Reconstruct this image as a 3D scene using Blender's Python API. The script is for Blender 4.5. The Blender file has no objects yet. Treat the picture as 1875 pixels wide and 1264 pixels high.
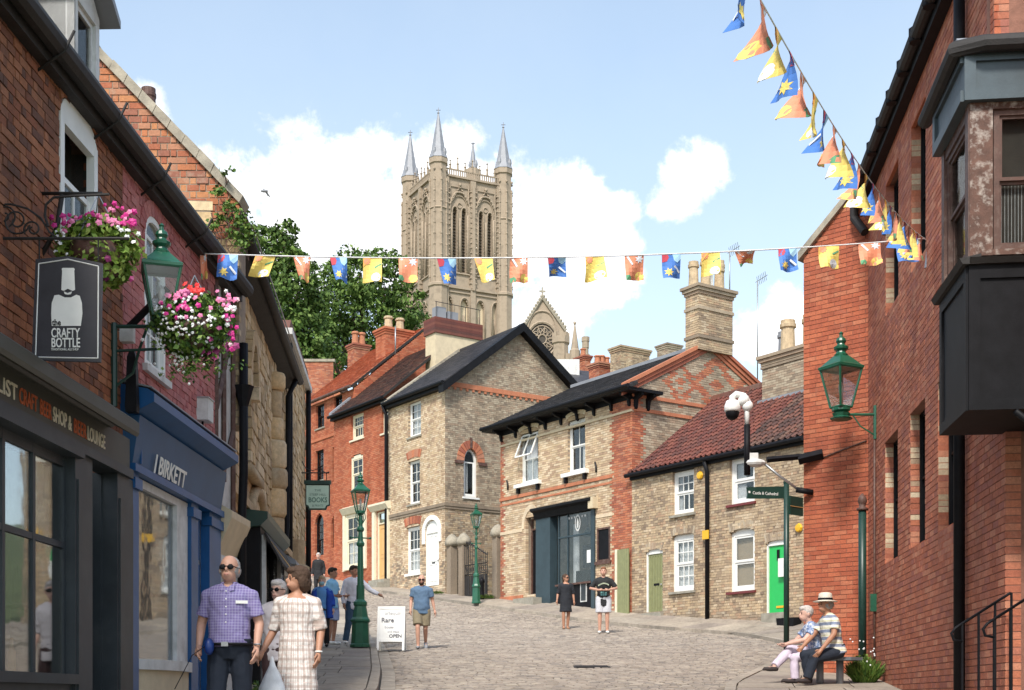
import bpy, math, random
import numpy as np
from mathutils import Matrix, Vector
R = math.radians
scene = bpy.context.scene
COL = scene.collection
rng = random.Random(7)
# ------------------------------------------------------------------ camera, sky, sun, exposure
F, CX, HZ, EYE = 2450.0, 937.5, 1280.0, 1.6
cam_d = bpy.data.cameras.new('camera'); cam = bpy.data.objects.new('camera', cam_d); COL.objects.link(cam)
cam.location = (0, 0, EYE); cam.rotation_euler = (R(90), 0, 0)
cam_d.lens = 36 * F / 1875; cam_d.sensor_width = 36; cam_d.shift_y = (HZ - 632) / 1875
cam_d.clip_start = 0.2; cam_d.clip_end = 6000
scene.camera = cam
SUN_AZ, SUN_EL = 196.0, 48.0          # compass azimuth from +Y clockwise, elevation
world = bpy.data.worlds.new('World'); scene.world = world; world.use_nodes = True
nt = world.node_tree; N = nt.nodes; L = nt.links
for n in list(N): N.remove(n)
out = N.new('ShaderNodeOutputWorld'); bg = N.new('ShaderNodeBackground'); bg.inputs[1].default_value = 0.15
L.new(bg.outputs[0], out.inputs[0])
sky = N.new('ShaderNodeTexSky'); sky.sky_type = 'NISHITA'; sky.sun_disc = False
sky.sun_elevation = R(SUN_EL); sky.sun_rotation = R(SUN_AZ); sky.air_density = 1.0; sky.dust_density = 1.2; sky.ozone_density = 2.0
def mth(op, a, b=None, c=None, cl=False, T=None):
    T = T or nt
    n = T.nodes.new('ShaderNodeMath'); n.operation = op; n.use_clamp = cl
    for i, v in enumerate((a, b, c)):
        if v is None: continue
        if isinstance(v, (int, float)): n.inputs[i].default_value = v
        else: T.links.new(v, n.inputs[i])
    return n.outputs[0]
tc = N.new('ShaderNodeTexCoord'); sx = N.new('ShaderNodeSeparateXYZ'); L.new(tc.outputs['Generated'], sx.inputs[0])
az = mth('ARCTAN2', sx.outputs[0], sx.outputs[1]); el = mth('ARCSINE', sx.outputs[2])
def noise_w(scale, detail, rough=.55, off=(0, 0, 0), dist=0):
    mp = N.new('ShaderNodeMapping'); L.new(tc.outputs['Generated'], mp.inputs[0]); mp.inputs[1].default_value = off
    n = N.new('ShaderNodeTexNoise'); n.inputs['Scale'].default_value = scale; n.inputs['Detail'].default_value = detail
    n.inputs['Roughness'].default_value = rough; n.inputs['Distortion'].default_value = dist
    L.new(mp.outputs[0], n.inputs[0]); return n.outputs[0]
blobs = [(590, 400, 165, 175), (760, 400, 190, 175), (690, 300, 120, 70), (905, 410, 170, 150), (1040, 420, 125, 130), (845, 262, 60, 44),
         (430, 350, 110, 95), (520, 460, 260, 120), (960, 560, 170, 110), (1270, 332, 66, 78), (1235, 372, 60, 44), (245, 190, 60, 50),
         (1100, 520, 80, 60), (1450, 600, 120, 70), (1130, 380, 50, 50)]
dens = None
for (bx_, by_, rx_, ry_) in blobs:
    a0 = math.atan((bx_ - CX) / F); e0 = math.atan((HZ - by_) / F * math.cos(a0))
    dx = mth('MULTIPLY', mth('SUBTRACT', az, a0), F / rx_); dy = mth('MULTIPLY', mth('SUBTRACT', el, e0), F / ry_ * 1.12)
    q = mth('SUBTRACT', 1.0, mth('ADD', mth('MULTIPLY', dx, dx), mth('MULTIPLY', dy, dy)))
    q = mth('MULTIPLY', q, min(1.0, min(rx_, ry_) / 120 + .12)); dens = q if dens is None else mth('MAXIMUM', dens, q)
dens = mth('MINIMUM', mth('MAXIMUM', dens, -1.2), .55)
n1 = noise_w(19, 8, .62, dist=.25); n2 = noise_w(52, 6, .65)
far = mth('MULTIPLY', mth('SUBTRACT', noise_w(3.1, 8, .6, off=(4.2, 1.1, .3)), .60), 9.0)       # loose cumulus everywhere else
side = mth('GREATER_THAN', mth('ABSOLUTE', az), .62)
far = mth('ADD', mth('MULTIPLY', far, side), mth('MULTIPLY', mth('SUBTRACT', side, 1.0), 2.0))
dd = mth('MAXIMUM', mth('ADD', dens, mth('MULTIPLY', mth('SUBTRACT', n1, .5), 2.6)), far)
dd = mth('ADD', dd, mth('MULTIPLY', mth('SUBTRACT', n2, .5), 1.1))
mr = N.new('ShaderNodeMapRange'); mr.interpolation_type = 'SMOOTHSTEP'; L.new(dd, mr.inputs[0]); mr.inputs[1].default_value = -.10; mr.inputs[2].default_value = .55
cl_mask = mr.outputs[0]
thin = mth('MULTIPLY', noise_w(5, 6, .6, off=(2, 0, 0)), .30)       # thin veil low down
hz = mth('MULTIPLY', mth('SUBTRACT', 1.0, mth('MULTIPLY', el, 1.7)), .62, cl=True)
veil = mth('ADD', mth('MULTIPLY', mth('ADD', thin, hz), .72), .06, cl=True)
# cloud shade
cr = N.new('ShaderNodeValToRGB'); L.new(noise_w(9, 5, .5, off=(0, .6, .2)), cr.inputs[0])
cr.color_ramp.elements[0].position = .38; cr.color_ramp.elements[0].color = (.80, .80, .84, 1)
cr.color_ramp.elements[1].position = .56; cr.color_ramp.elements[1].color = (1, 1, 1, 1)
cs = N.new('ShaderNodeVectorMath'); cs.operation = 'SCALE'; L.new(cr.outputs[0], cs.inputs[0]); cs.inputs[3].default_value = 5.6
skg = N.new('ShaderNodeVectorMath'); skg.operation = 'MULTIPLY'; L.new(sky.outputs[0], skg.inputs[0]); skg.inputs[1].default_value = (1.12, 1.06, .93)
m1 = N.new('ShaderNodeMix'); m1.data_type = 'RGBA'; L.new(veil, m1.inputs[0]); L.new(skg.outputs[0], m1.inputs[6]); m1.inputs[7].default_value = (3.55, 3.85, 4.05, 1)
m2 = N.new('ShaderNodeMix'); m2.data_type = 'RGBA'; L.new(cl_mask, m2.inputs[0]); L.new(m1.outputs[2], m2.inputs[6]); L.new(cs.outputs[0], m2.inputs[7])
L.new(m2.outputs[2], bg.inputs[0])
sd = bpy.data.lights.new('sun', 'SUN'); sun = bpy.data.objects.new('sun', sd); COL.objects.link(sun)
sd.energy = 2.3; sd.angle = R(9.0); sd.color = (1, .955, .88)
sdir = Vector((math.sin(R(SUN_AZ)) * math.cos(R(SUN_EL)), math.cos(R(SUN_AZ)) * math.cos(R(SUN_EL)), math.sin(R(SUN_EL))))
sun.rotation_euler = sdir.to_track_quat('Z', 'Y').to_euler(); sun.location = (-20, -20, 40)
vs = scene.view_settings; vs.view_transform = 'Standard'; vs.look = 'None'; vs.exposure = 0.95; vs.gamma = 1; vs.use_curve_mapping = False

# ------------------------------------------------------------------ frames
class Fr:
    """u along, w outward, z up (or up-slope)"""
    def __init__(s, O, A, B, C): s.O, s.A, s.B, s.C = Vector(O), Vector(A).normalized(), Vector(B).normalized(), Vector(C).normalized()
    def P(s, u, w, z): return s.O + s.A * u + s.C * w + s.B * z
    def uz(s, x, y, w=0.0):
        r = Vector(((x - CX) / F, 1, (HZ - y) / F)); e = Vector((0, 0, EYE))
        t = (s.O + s.C * w - e).dot(s.C) / r.dot(s.C); p = e + r * t - s.O
        return p.dot(s.A), p.dot(s.B)
    def M(s, u=0, w=0, z=0):                      # matrix with local x=u, y=-w, z=z
        m = Matrix.Identity(4)
        for i, v in enumerate((s.A, -s.C, s.B, s.P(u, w, z))):
            for k in range(3): m[k][i] = v[k]
        return m
def wall(x, y, dx, dy, z=0.0):
    l = math.hypot(dx, dy); dx /= l; dy /= l
    return Fr((x, y, z), (dx, dy, 0), (0, 0, 1), (dy, -dx, 0))
def roofframe(f, u0, ez, over, pitch):            # starts at the eave, 'over' in front of wall f, rising inwards
    c, s_ = math.cos(pitch), math.sin(pitch)
    return Fr(f.P(u0, over, ez), f.A, -f.C * c + Vector((0, 0, s_)), f.C * s_ + Vector((0, 0, c)))
def px(x, y, Y): return Vector(((x - CX) / F * Y, Y, EYE + (HZ - y) / F * Y))
KY = [-60, 0, 11.7, 20, 32, 37, 39.6, 42, 48, 51.4, 55, 61, 70, 110, 300, 600, 5000]
KZ = [-5, 0, 1.03, 1.76, 2.82, 3.38, 3.68, 4.0, 5.0, 5.55, 6.12, 7.1, 8.5, 15, 42, 60, 60]
def zg(Y): return float(np.interp(Y, KY, KZ))
def gpx(x, Y, dz=0.0):
    return Vector(((x - CX) / F * Y, Y, zg(Y) + dz))

# ------------------------------------------------------------------ objects
MATS = {}; TREE = {}
def props(o, label=None, cat=None, group=None, kind=None):
    if label: o['label'] = label
    if cat: o['category'] = cat
    if group: o['group'] = group
    if kind: o['kind'] = kind
def thing(name, loc, rz=0.0, label=None, cat=None, group=None):
    o = bpy.data.objects.new(name, None); COL.objects.link(o); o.empty_display_size = .2
    o.location = loc; o.rotation_euler = (0, 0, rz); props(o, label, cat, group)
    MATS[o.name] = Matrix.Translation(Vector(loc)) @ Matrix.Rotation(rz, 4, 'Z'); TREE[o.name] = []
    return o
def link(o, parent, mw=None):
    COL.objects.link(o)
    if parent is not None:
        o.parent = parent; TREE.setdefault(parent.name, []).append(o)
        MATS[o.name] = MATS[parent.name] @ (mw if mw is not None else Matrix.Identity(4))
    else: MATS[o.name] = mw if mw is not None else Matrix.Identity(4)
    TREE.setdefault(o.name, [])
    return o
def copy_tree(o, parent=None):
    c = o.copy(); COL.objects.link(c); TREE[c.name] = []
    if parent is not None: c.parent = parent; TREE[parent.name].append(c)
    for ch in TREE.get(o.name, []): copy_tree(ch, c)
    return c
def put(o, loc, rz=0.0, sc=1.0):
    o.location = loc; o.rotation_euler = (0, 0, rz); o.scale = (sc, sc, sc)
BOXF = np.array([(0, 1, 2, 3), (7, 6, 5, 4), (1, 0, 4, 5), (2, 1, 5, 6), (3, 2, 6, 7), (0, 3, 7, 4)])
class MB:
    def __init__(s): s.v = []; s.f = []; s.m = []; s.r = []; s.sm = False
    def add(s, vs_, fs, mi=0, rnd=.5):
        b = len(s.v); s.v.extend([tuple(v) for v in vs_])
        for f in fs: s.f.append([b + i for i in f]); s.m.append(mi); s.r.append(rnd)
    def box(s, f, u0, u1, w0, w1, z0, z1, mi=0, rnd=.5):
        p = [f.P(u0, w1, z0), f.P(u1, w1, z0), f.P(u1, w1, z1), f.P(u0, w1, z1), f.P(u0, w0, z0), f.P(u1, w0, z0), f.P(u1, w0, z1), f.P(u0, w0, z1)]
        s.add(p, BOXF, mi, rnd)
    def prism(s, f, pts, w0, w1, mi=0, rnd=.5):
        n = len(pts); p = [f.P(u, w1, z) for u, z in pts] + [f.P(u, w0, z) for u, z in pts]
        s.add(p, [list(range(n)), list(range(2 * n - 1, n - 1, -1))] + [[(i + 1) % n, i, n + i, n + (i + 1) % n] for i in range(n)], mi, rnd)
    def extr(s, f, prof, u0, u1, mi=0, rnd=.5):      # profile (w,z) swept along u
        n = len(prof); p = [f.P(u0, w, z) for w, z in prof] + [f.P(u1, w, z) for w, z in prof]
        s.add(p, [list(range(n)), list(range(2 * n - 1, n - 1, -1))] + [[(i + 1) % n, i, n + i, n + (i + 1) % n] for i in range(n)], mi, rnd)
    def tube(s, pts, rad, n=8, mi=0, rnd=.5, cap=True, flat=None):
        pts = [Vector(p) for p in pts]; rads = rad if isinstance(rad, (list, tuple)) else [rad] * len(pts)
        rings = []; ref = None
        for i, p in enumerate(pts):
            t = (pts[min(i + 1, len(pts) - 1)] - pts[max(i - 1, 0)])
            if t.length < 1e-9: t = Vector((0, 0, 1))
            t.normalize()
            if ref is None:
                ref = Vector((1, 0, 0)) if abs(t.x) < .9 else Vector((0, 1, 0))
            a = (ref - t * ref.dot(t)).normalized(); ref = a; b = t.cross(a)
            rr = rads[i]; rx, ry = rr if isinstance(rr, (tuple, list)) else (rr, rr)
            rings.append([p + a * (rx * math.cos(2 * math.pi * k / n)) + b * (ry * math.sin(2 * math.pi * k / n)) for k in range(n)])
        vs_ = [v for r_ in rings for v in r_]; fs = []
        for i in range(len(rings) - 1):
            for k in range(n): fs.append([i * n + k, i * n + (k + 1) % n, (i + 1) * n + (k + 1) % n, (i + 1) * n + k])
        if cap: fs.append(list(range(n))[::-1]); fs.append([(len(rings) - 1) * n + k for k in range(n)])
        s.add(vs_, fs, mi, rnd)
    def lathe(s, c, prof, n=16, mi=0, rnd=.5, sx=1, sy=1, rot=0):
        c = Vector(c); vs_ = []; fs = []
        for r_, z in prof:
            for k in range(n):
                a = rot + 2 * math.pi * k / n; vs_.append(c + Vector((r_ * sx * math.cos(a), r_ * sy * math.sin(a), z)))
        for i in range(len(prof) - 1):
            for k in range(n): fs.append([i * n + k, i * n + (k + 1) % n, (i + 1) * n + (k + 1) % n, (i + 1) * n + k])
        fs.append(list(range(n))[::-1]); fs.append([(len(prof) - 1) * n + k for k in range(n)])
        s.add(vs_, fs, mi, rnd)
    def ball(s, c, r, n=10, m=7, mi=0, rnd=.5):
        rx, ry, rz_ = r if isinstance(r, (tuple, list)) else (r, r, r)
        prof = [(math.sin(math.pi * i / m) or 1e-4, -math.cos(math.pi * i / m) * rz_) for i in range(m + 1)]
        s.lathe(c, [(max(a, 1e-4), b) for a, b in prof], n, mi, rnd, rx, ry)
    def build(s, name, mats, parent=None, local=False, smooth=False, label=None, cat=None, group=None, kind=None):
        if not s.v: return None
        if not isinstance(mats, (list, tuple)): mats = [mats]
        v = np.array(s.v, dtype=np.float64)
        if parent is not None and not local:
            mi = np.array(MATS[parent.name].inverted()); v = v @ mi[:3, :3].T + mi[:3, 3]
        me = bpy.data.meshes.new(name); nf = len(s.f)
        ln = np.array([len(f) for f in s.f], dtype=np.int32); ls = np.concatenate(([0], np.cumsum(ln)[:-1])).astype(np.int32)
        flat = np.fromiter((i for f in s.f for i in f), dtype=np.int32)
        me.vertices.add(len(v)); me.vertices.foreach_set('co', v.ravel().astype(np.float32))
        me.loops.add(len(flat)); me.loops.foreach_set('vertex_index', flat)
        me.polygons.add(nf); me.polygons.foreach_set('loop_start', ls); me.polygons.foreach_set('loop_total', ln)
        me.polygons.foreach_set('material_index', np.array(s.m, dtype=np.int32))
        me.polygons.foreach_set('use_smooth', np.full(nf, smooth))
        at = me.attributes.new('rnd', 'FLOAT', 'FACE'); at.data.foreach_set('value', np.array(s.r, dtype=np.float32))
        for m in mats: me.materials.append(m)
        me.update(calc_edges=True)
        o = bpy.data.objects.new(name, me); link(o, parent); props(o, label, cat, group, kind)
        return o
def modsmooth(o, vox=.012, it=3):
    m = o.modifiers.new('remesh', 'REMESH'); m.mode = 'VOXEL'; m.voxel_size = vox; m.use_smooth_shade = True
    m = o.modifiers.new('smooth', 'SMOOTH'); m.iterations = it; m.factor = .5
    return o

# ------------------------------------------------------------------ materials
def newmat(name):
    m = bpy.data.materials.new(name); m.use_nodes = True; t = m.node_tree
    return m, t, t.nodes['Principled BSDF']
def _noise(t, scale, detail=4, rough=.6, vec=None):
    n = t.nodes.new('ShaderNodeTexNoise'); n.inputs['Scale'].default_value = scale; n.inputs['Detail'].default_value = detail; n.inputs['Roughness'].default_value = rough
    if vec is not None: t.links.new(vec, n.inputs[0])
    return n.outputs[0]
def _ramp(t, fac, stops, interp='LINEAR'):
    r_ = t.nodes.new('ShaderNodeValToRGB'); r_.color_ramp.interpolation = interp; e = r_.color_ramp.elements
    while len(e) < len(stops): e.new(.5)
    for i, (p, c) in enumerate(stops):
        e[i].position = p; e[i].color = (*c, 1) if len(c) == 3 else c
    t.links.new(fac, r_.inputs[0]); return r_.outputs[0]
def _mix(t, fac, a, b, mode='MIX'):
    m = t.nodes.new('ShaderNodeMix'); m.data_type = 'RGBA'; m.blend_type = mode
    for i, v in ((0, fac), (6, a), (7, b)):
        if isinstance(v, (int, float)): m.inputs[i].default_value = v
        elif isinstance(v, tuple): m.inputs[i].default_value = (*v, 1) if len(v) == 3 else v
        else: t.links.new(v, m.inputs[i])
    return m.outputs[2]
def _pos(t):
    g = t.nodes.new('ShaderNodeNewGeometry'); return g.outputs['Position']
def _bump(t, b, h, strength, dist=.01):
    n = t.nodes.new('ShaderNodeBump'); n.inputs['Strength'].default_value = strength; n.inputs['Distance'].default_value = dist
    t.links.new(h, n.inputs['Height']); t.links.new(n.outputs[0], b.inputs['Normal'])
def mat(name, c, rough=.6, metal=0.0, var=.25, scale=6, bump=.15, bscale=60, spec=.5, dirt=0, dirtc=(.05, .045, .04), dscale=2):
    m, t, b = newmat(name); p = _pos(t)
    lo = tuple(max(0, x * (1 - var)) for x in c); hi = tuple(min(1, x * (1 + var * .7)) for x in c)
    colr = _ramp(t, _noise(t, scale, 5, .6, p), [(.3, lo), (.7, hi)])
    if dirt: colr = _mix(t, _ramp(t, _noise(t, dscale, 6, .65, p), [(.5, (0, 0, 0)), (.72, (dirt,) * 3)]), colr, dirtc)
    t.links.new(colr, b.inputs['Base Color']); b.inputs['Roughness'].default_value = rough; b.inputs['Metallic'].default_value = metal
    b.inputs['Specular IOR Level'].default_value = spec
    if bump: _bump(t, b, _noise(t, bscale, 4, .6, p), bump)
    return m
def brickmat(name, cols, rough=.85, stain=(.08, .06, .05), st=.35, sscale=.9, light=None, lt=0.0, bump=.5, fine=35):
    m, t, b = newmat(name); p = _pos(t)
    a = t.nodes.new('ShaderNodeAttribute'); a.attribute_name = 'rnd'
    n = len(cols); c = _ramp(t, a.outputs['Fac'], [(i / n, cols[i]) for i in range(n)], 'CONSTANT')
    c = _mix(t, .75, c, _ramp(t, _noise(t, fine, 4, .7, p), [(.25, (.62, .62, .62)), (.75, (1.25, 1.22, 1.18))]), 'MULTIPLY')
    if st: c = _mix(t, _ramp(t, _noise(t, sscale, 7, .7, p), [(.46, (0, 0, 0)), (.70, (st,) * 3)]), c, stain)
    if st:
        mp = t.nodes.new('ShaderNodeMapping'); mp.inputs[3].default_value = (1.6, 1.6, .22); t.links.new(p, mp.inputs[0])
        c = _mix(t, .55, c, _ramp(t, _noise(t, 1.0, 7, .7, mp.outputs[0]), [(.32, (.60, .57, .55)), (.5, (.95, .94, .93)), (.68, (1.18, 1.16, 1.14))]), 'MULTIPLY')
    if light: c = _mix(t, _ramp(t, _noise(t, 2.3, 8, .75, p), [(.55, (0, 0, 0)), (.68, (lt,) * 3)]), c, light)
    t.links.new(c, b.inputs['Base Color']); b.inputs['Roughness'].default_value = rough; b.inputs['Specular IOR Level'].default_value = .3
    _bump(t, b, _noise(t, fine * 2, 5, .7, p), bump, .006)
    return m
def flat(name, c, rough=.6, emit=0):
    m, t, b = newmat(name); b.inputs['Base Color'].default_value = (*c, 1); b.inputs['Roughness'].default_value = rough
    return m
def glassmat(name, tint=(.86, .87, .86), refl=.004, k=.14):
    m = bpy.data.materials.new(name); m.use_nodes = True; t = m.node_tree
    for n in list(t.nodes): t.nodes.remove(n)
    o = t.nodes.new('ShaderNodeOutputMaterial'); mx = t.nodes.new('ShaderNodeMixShader')
    tr = t.nodes.new('ShaderNodeBsdfTransparent'); tr.inputs[0].default_value = (*tint, 1)
    gl = t.nodes.new('ShaderNodeBsdfGlossy'); gl.inputs['Roughness'].default_value = .03; gl.inputs[0].default_value = (.95, .97, 1, 1)
    lw = t.nodes.new('ShaderNodeLayerWeight'); lw.inputs[0].default_value = .35
    ad = mth('ADD', mth('MULTIPLY', lw.outputs['Fresnel'], k, T=t), refl, cl=True, T=t)
    t.links.new(ad, mx.inputs[0]); t.links.new(tr.outputs[0], mx.inputs[1]); t.links.new(gl.outputs[0], mx.inputs[2]); t.links.new(mx.outputs[0], o.inputs[0])
    nz = _noise(t, 3.0, 2, .5, _pos(t)); bn = t.nodes.new('ShaderNodeBump'); bn.inputs['Strength'].default_value = .05; bn.inputs['Distance'].default_value = .02
    t.links.new(nz, bn.inputs['Height']); t.links.new(bn.outputs[0], gl.inputs['Normal'])
    return m
M = {}
M['brown_brick'] = brickmat('brown_brick', [(.27, .095, .05), (.20, .075, .045), (.33, .13, .065), (.24, .10, .06), (.15, .07, .05), (.36, .15, .08)], stain=(.07, .05, .04), st=.45)
M['pink_brick'] = brickmat('pink_painted_brick', [(.52, .19, .18), (.48, .17, .16), (.55, .22, .21), (.44, .14, .14), (.5, .2, .2)], st=.5, stain=(.26, .10, .10), sscale=9, light=(.6, .35, .33), lt=.4)
M['orange_brick'] = brickmat('old_orange_brick', [(.45, .17, .08), (.5, .22, .10), (.38, .13, .07), (.42, .2, .12), (.3, .12, .08)], st=.3, light=(.5, .42, .32), lt=.4)
BUFF = [(.50, .385, .255), (.45, .345, .235), (.55, .43, .29), (.38, .29, .20), (.48, .33, .22), (.53, .42, .28), (.43, .33, .225), (.54, .41, .265), (.60, .49, .35), (.30, .23, .165)]
M['buff_brick'] = brickmat('buff_brick', BUFF, st=.4, stain=(.13, .10, .085), sscale=.8)
M['buff_light'] = brickmat('pale_buff_brick', [(.60, .46, .30), (.66, .53, .37), (.52, .39, .26), (.70, .58, .42), (.45, .32, .22), (.62, .47, .32)], st=.25, stain=(.2, .15, .12), sscale=1.2)
M['grey_brick'] = brickmat('weathered_buff_brick', [(.40, .32, .235), (.35, .28, .205), (.45, .37, .275), (.28, .225, .17), (.39, .29, .21), (.48, .41, .31)], st=.4, stain=(.12, .10, .085))
M['house_red'] = brickmat('terrace_red_brick', [(.46, .14, .07), (.42, .12, .06), (.50, .17, .09), (.38, .11, .06), (.48, .18, .10)], st=.2, stain=(.25, .10, .07))
M['quoin_red'] = brickmat('red_quoin_brick', [(.46, .16, .09), (.40, .13, .075), (.52, .2, .11), (.34, .115, .075), (.48, .22, .14)], st=.25)
M['new_red'] = brickmat('orange_red_brick', [(.50, .175, .10), (.46, .155, .09), (.54, .20, .12), (.42, .14, .085), (.47, .175, .115), (.40, .145, .105), (.56, .24, .15)], st=.45, stain=(.17, .08, .065), sscale=.7, light=(.6, .45, .36), lt=.12)
M['side_red'] = brickmat('red_wall_brick', [(.47, .135, .07), (.43, .12, .065), (.51, .155, .08), (.39, .11, .06), (.51, .18, .10)], st=.25, stain=(.2, .07, .05), light=(.6, .42, .3), lt=.15)
M['mortar'] = mat('lime_mortar', (.25, .20, .15), .95, var=.3, scale=9, bump=.4)
M['mortar_dark'] = mat('dark_mortar', (.20, .11, .08), .95, var=.3, scale=9, bump=.4)
M['mortar_red'] = mat('red_mortar', (.25, .115, .08), .95, var=.25, scale=9, bump=.4)
M['mortar_pink'] = mat('pink_mortar', (.42, .16, .15), .9, var=.35, scale=12, bump=.4)
M['mortar_pale'] = mat('pale_mortar', (.30, .235, .175), .95, var=.25, scale=9, bump=.4)
M['stone'] = brickmat('old_limestone', [(.66, .48, .27), (.56, .41, .24), (.70, .55, .35), (.48, .36, .22), (.72, .58, .39), (.60, .44, .25)], st=.4, stain=(.15, .12, .085), sscale=1.6, light=(.62, .55, .42), lt=.35, bump=1.0, fine=14)
M['cath_stone'] = mat('cathedral_limestone', (.37, .295, .215), .9, var=.32, scale=.6, bump=.3, bscale=3, dirt=.7, dirtc=(.17, .13, .095), dscale=.6)
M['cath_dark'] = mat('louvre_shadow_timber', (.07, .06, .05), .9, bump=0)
M['lead'] = mat('grey_lead', (.24, .25, .275), .5, var=.2, scale=1, bump=.1)
M['slate'] = brickmat('blue_grey_slate', [(.055, .055, .065), (.07, .068, .078), (.045, .045, .053), (.085, .08, .088), (.06, .06, .07)], rough=.55, st=.2, stain=(.12, .11, .10), bump=.3)
M['pantile_red'] = brickmat('red_pantile', [(.17, .055, .042), (.135, .046, .038), (.20, .07, .05), (.11, .045, .038), (.18, .065, .048)], rough=.7, st=.45, stain=(.07, .04, .038), bump=.3)
M['pantile_brown'] = brickmat('brown_pantile', [(.13, .062, .05), (.10, .052, .045), (.17, .075, .055), (.075, .045, .04), (.15, .085, .065)], rough=.75, st=.4, stain=(.06, .05, .045), bump=.3)
M['tile_orange'] = brickmat('orange_clay_tile', [(.50, .17, .09), (.45, .14, .08), (.55, .21, .12), (.42, .15, .09)], rough=.8, st=.2, stain=(.3, .12, .08))
M['white'] = mat('white_paint', (.78, .78, .75), .45, var=.06, bump=.05)
M['offwhite'] = mat('aged_white_paint', (.62, .62, .60), .6, var=.15, bump=.1, dirt=.5, dirtc=(.25, .23, .2), dscale=4)
M['cream'] = mat('cream_paint', (.72, .66, .50), .5, var=.08, bump=.05)
M['black'] = mat('black_paint', (.009, .009, .011), .55, var=.35, bump=.1, spec=.15)
M['black_rough'] = mat('black_iron', (.020, .017, .016), .7, var=.4, bump=.3)
M['lampgreen'] = mat('green_lamp_paint', (.012, .10, .055), .35, var=.2, bump=.04, spec=.6)
M['dkgreen'] = mat('dark_green_paint', (.012, .045, .035), .4, var=.2, bump=.04)
M['shopgrey'] = mat('slate_grey_paint', (.030, .038, .044), .5, var=.25, scale=3, bump=.06, dirt=.25, dirtc=(.12, .12, .11))
M['fascia'] = mat('olive_grey_fascia_paint', (.060, .060, .050), .55, var=.15, scale=3, bump=.06)
M['shopblue'] = mat('blue_shop_paint', (.007, .080, .235), .4, var=.18, scale=3, bump=.05, dirt=.2, dirtc=(.03, .10, .26))
M['fasciablue'] = mat('pale_blue_fascia_paint', (.020, .080, .18), .5, var=.12, scale=3, bump=.05)
M['teal'] = mat('blue_grey_shop_paint', (.032, .055, .068), .5, var=.2, scale=3, bump=.05)
M['render_cream'] = mat('cream_render', (.60, .50, .34), .8, var=.12, scale=5, bump=.3)
M['olive'] = mat('olive_door_paint', (.24, .25, .12), .5, var=.12, bump=.05)
M['dgreen'] = mat('bright_green_door_paint', (.02, .47, .10), .35, var=.05, bump=.03)
M['ochre'] = mat('ochre_door_paint', (.66, .40, .16), .45, var=.1, bump=.03)
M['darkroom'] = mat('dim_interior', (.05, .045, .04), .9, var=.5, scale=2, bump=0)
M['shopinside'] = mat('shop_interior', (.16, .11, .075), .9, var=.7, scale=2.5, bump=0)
M['glass'] = glassmat('window_glass'); M['glass_shop'] = glassmat('shop_glass', (.8, .82, .8), .14, .42)
M['lampglass'] = glassmat('lamp_glass', (.93, .95, .95), .04, .3)
M['curtain'] = mat('white_net_curtain', (.70, .71, .74), .9, var=.2, scale=14, bump=.4, bscale=30)
M['blind'] = mat('beige_blind', (.48, .36, .24), .9, var=.06, bump=.1)
M['redsill'] = mat('dark_red_sill_paint', (.16, .03, .03), .5, var=.15, bump=.05)
M['stonesill'] = mat('stone_sill', (.30, .28, .23), .85, var=.25, bump=.3)
M['yellow'] = mat('yellow_plastic', (.75, .42, .02), .4, var=.06, bump=0)
M['timber'] = mat('brown_peeling_timber', (.115, .055, .038), .7, var=.35, scale=9, bump=.5, dirt=.95, dirtc=(.50, .45, .40), dscale=11)
M['timber_brown'] = mat('brown_timber_paint', (.10, .048, .035), .6, var=.3, scale=8, bump=.3, dirt=.25, dirtc=(.4, .35, .3), dscale=9)
M['oriel_top'] = mat('blue_grey_painted_board', (.05, .075, .09), .5, var=.25, scale=4, bump=.1)
M['pot'] = mat('terracotta_pot', (.42, .17, .09), .85, var=.2, scale=8, bump=.3)
M['pot_buff'] = mat('buff_chimney_pot', (.50, .38, .24), .85, var=.25, scale=8, bump=.3, dirt=.4, dirtc=(.12, .1, .09), dscale=5)
M['coping'] = mat('coping_stone', (.36, .32, .25), .9, var=.3, scale=5, bump=.5, dirt=.4, dscale=3)
M['cloth_string'] = mat('white_cord', (.8, .8, .8), .8, bump=0)
M['leaf'] = brickmat('leaf_green', [(.06, .13, .02), (.09, .18, .03), (.13, .22, .04), (.04, .09, .02), (.17, .25, .05)], rough=.6, st=0, bump=0)
M['leaf_lime'] = brickmat('lime_leaf', [(.16, .26, .04), (.22, .33, .05), (.12, .20, .03), (.28, .36, .08)], rough=.6, st=0, bump=0)
M['steel'] = mat('galvanised_steel', (.40, .41, .42), .4, metal=.7, var=.1, bump=.05)
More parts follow.
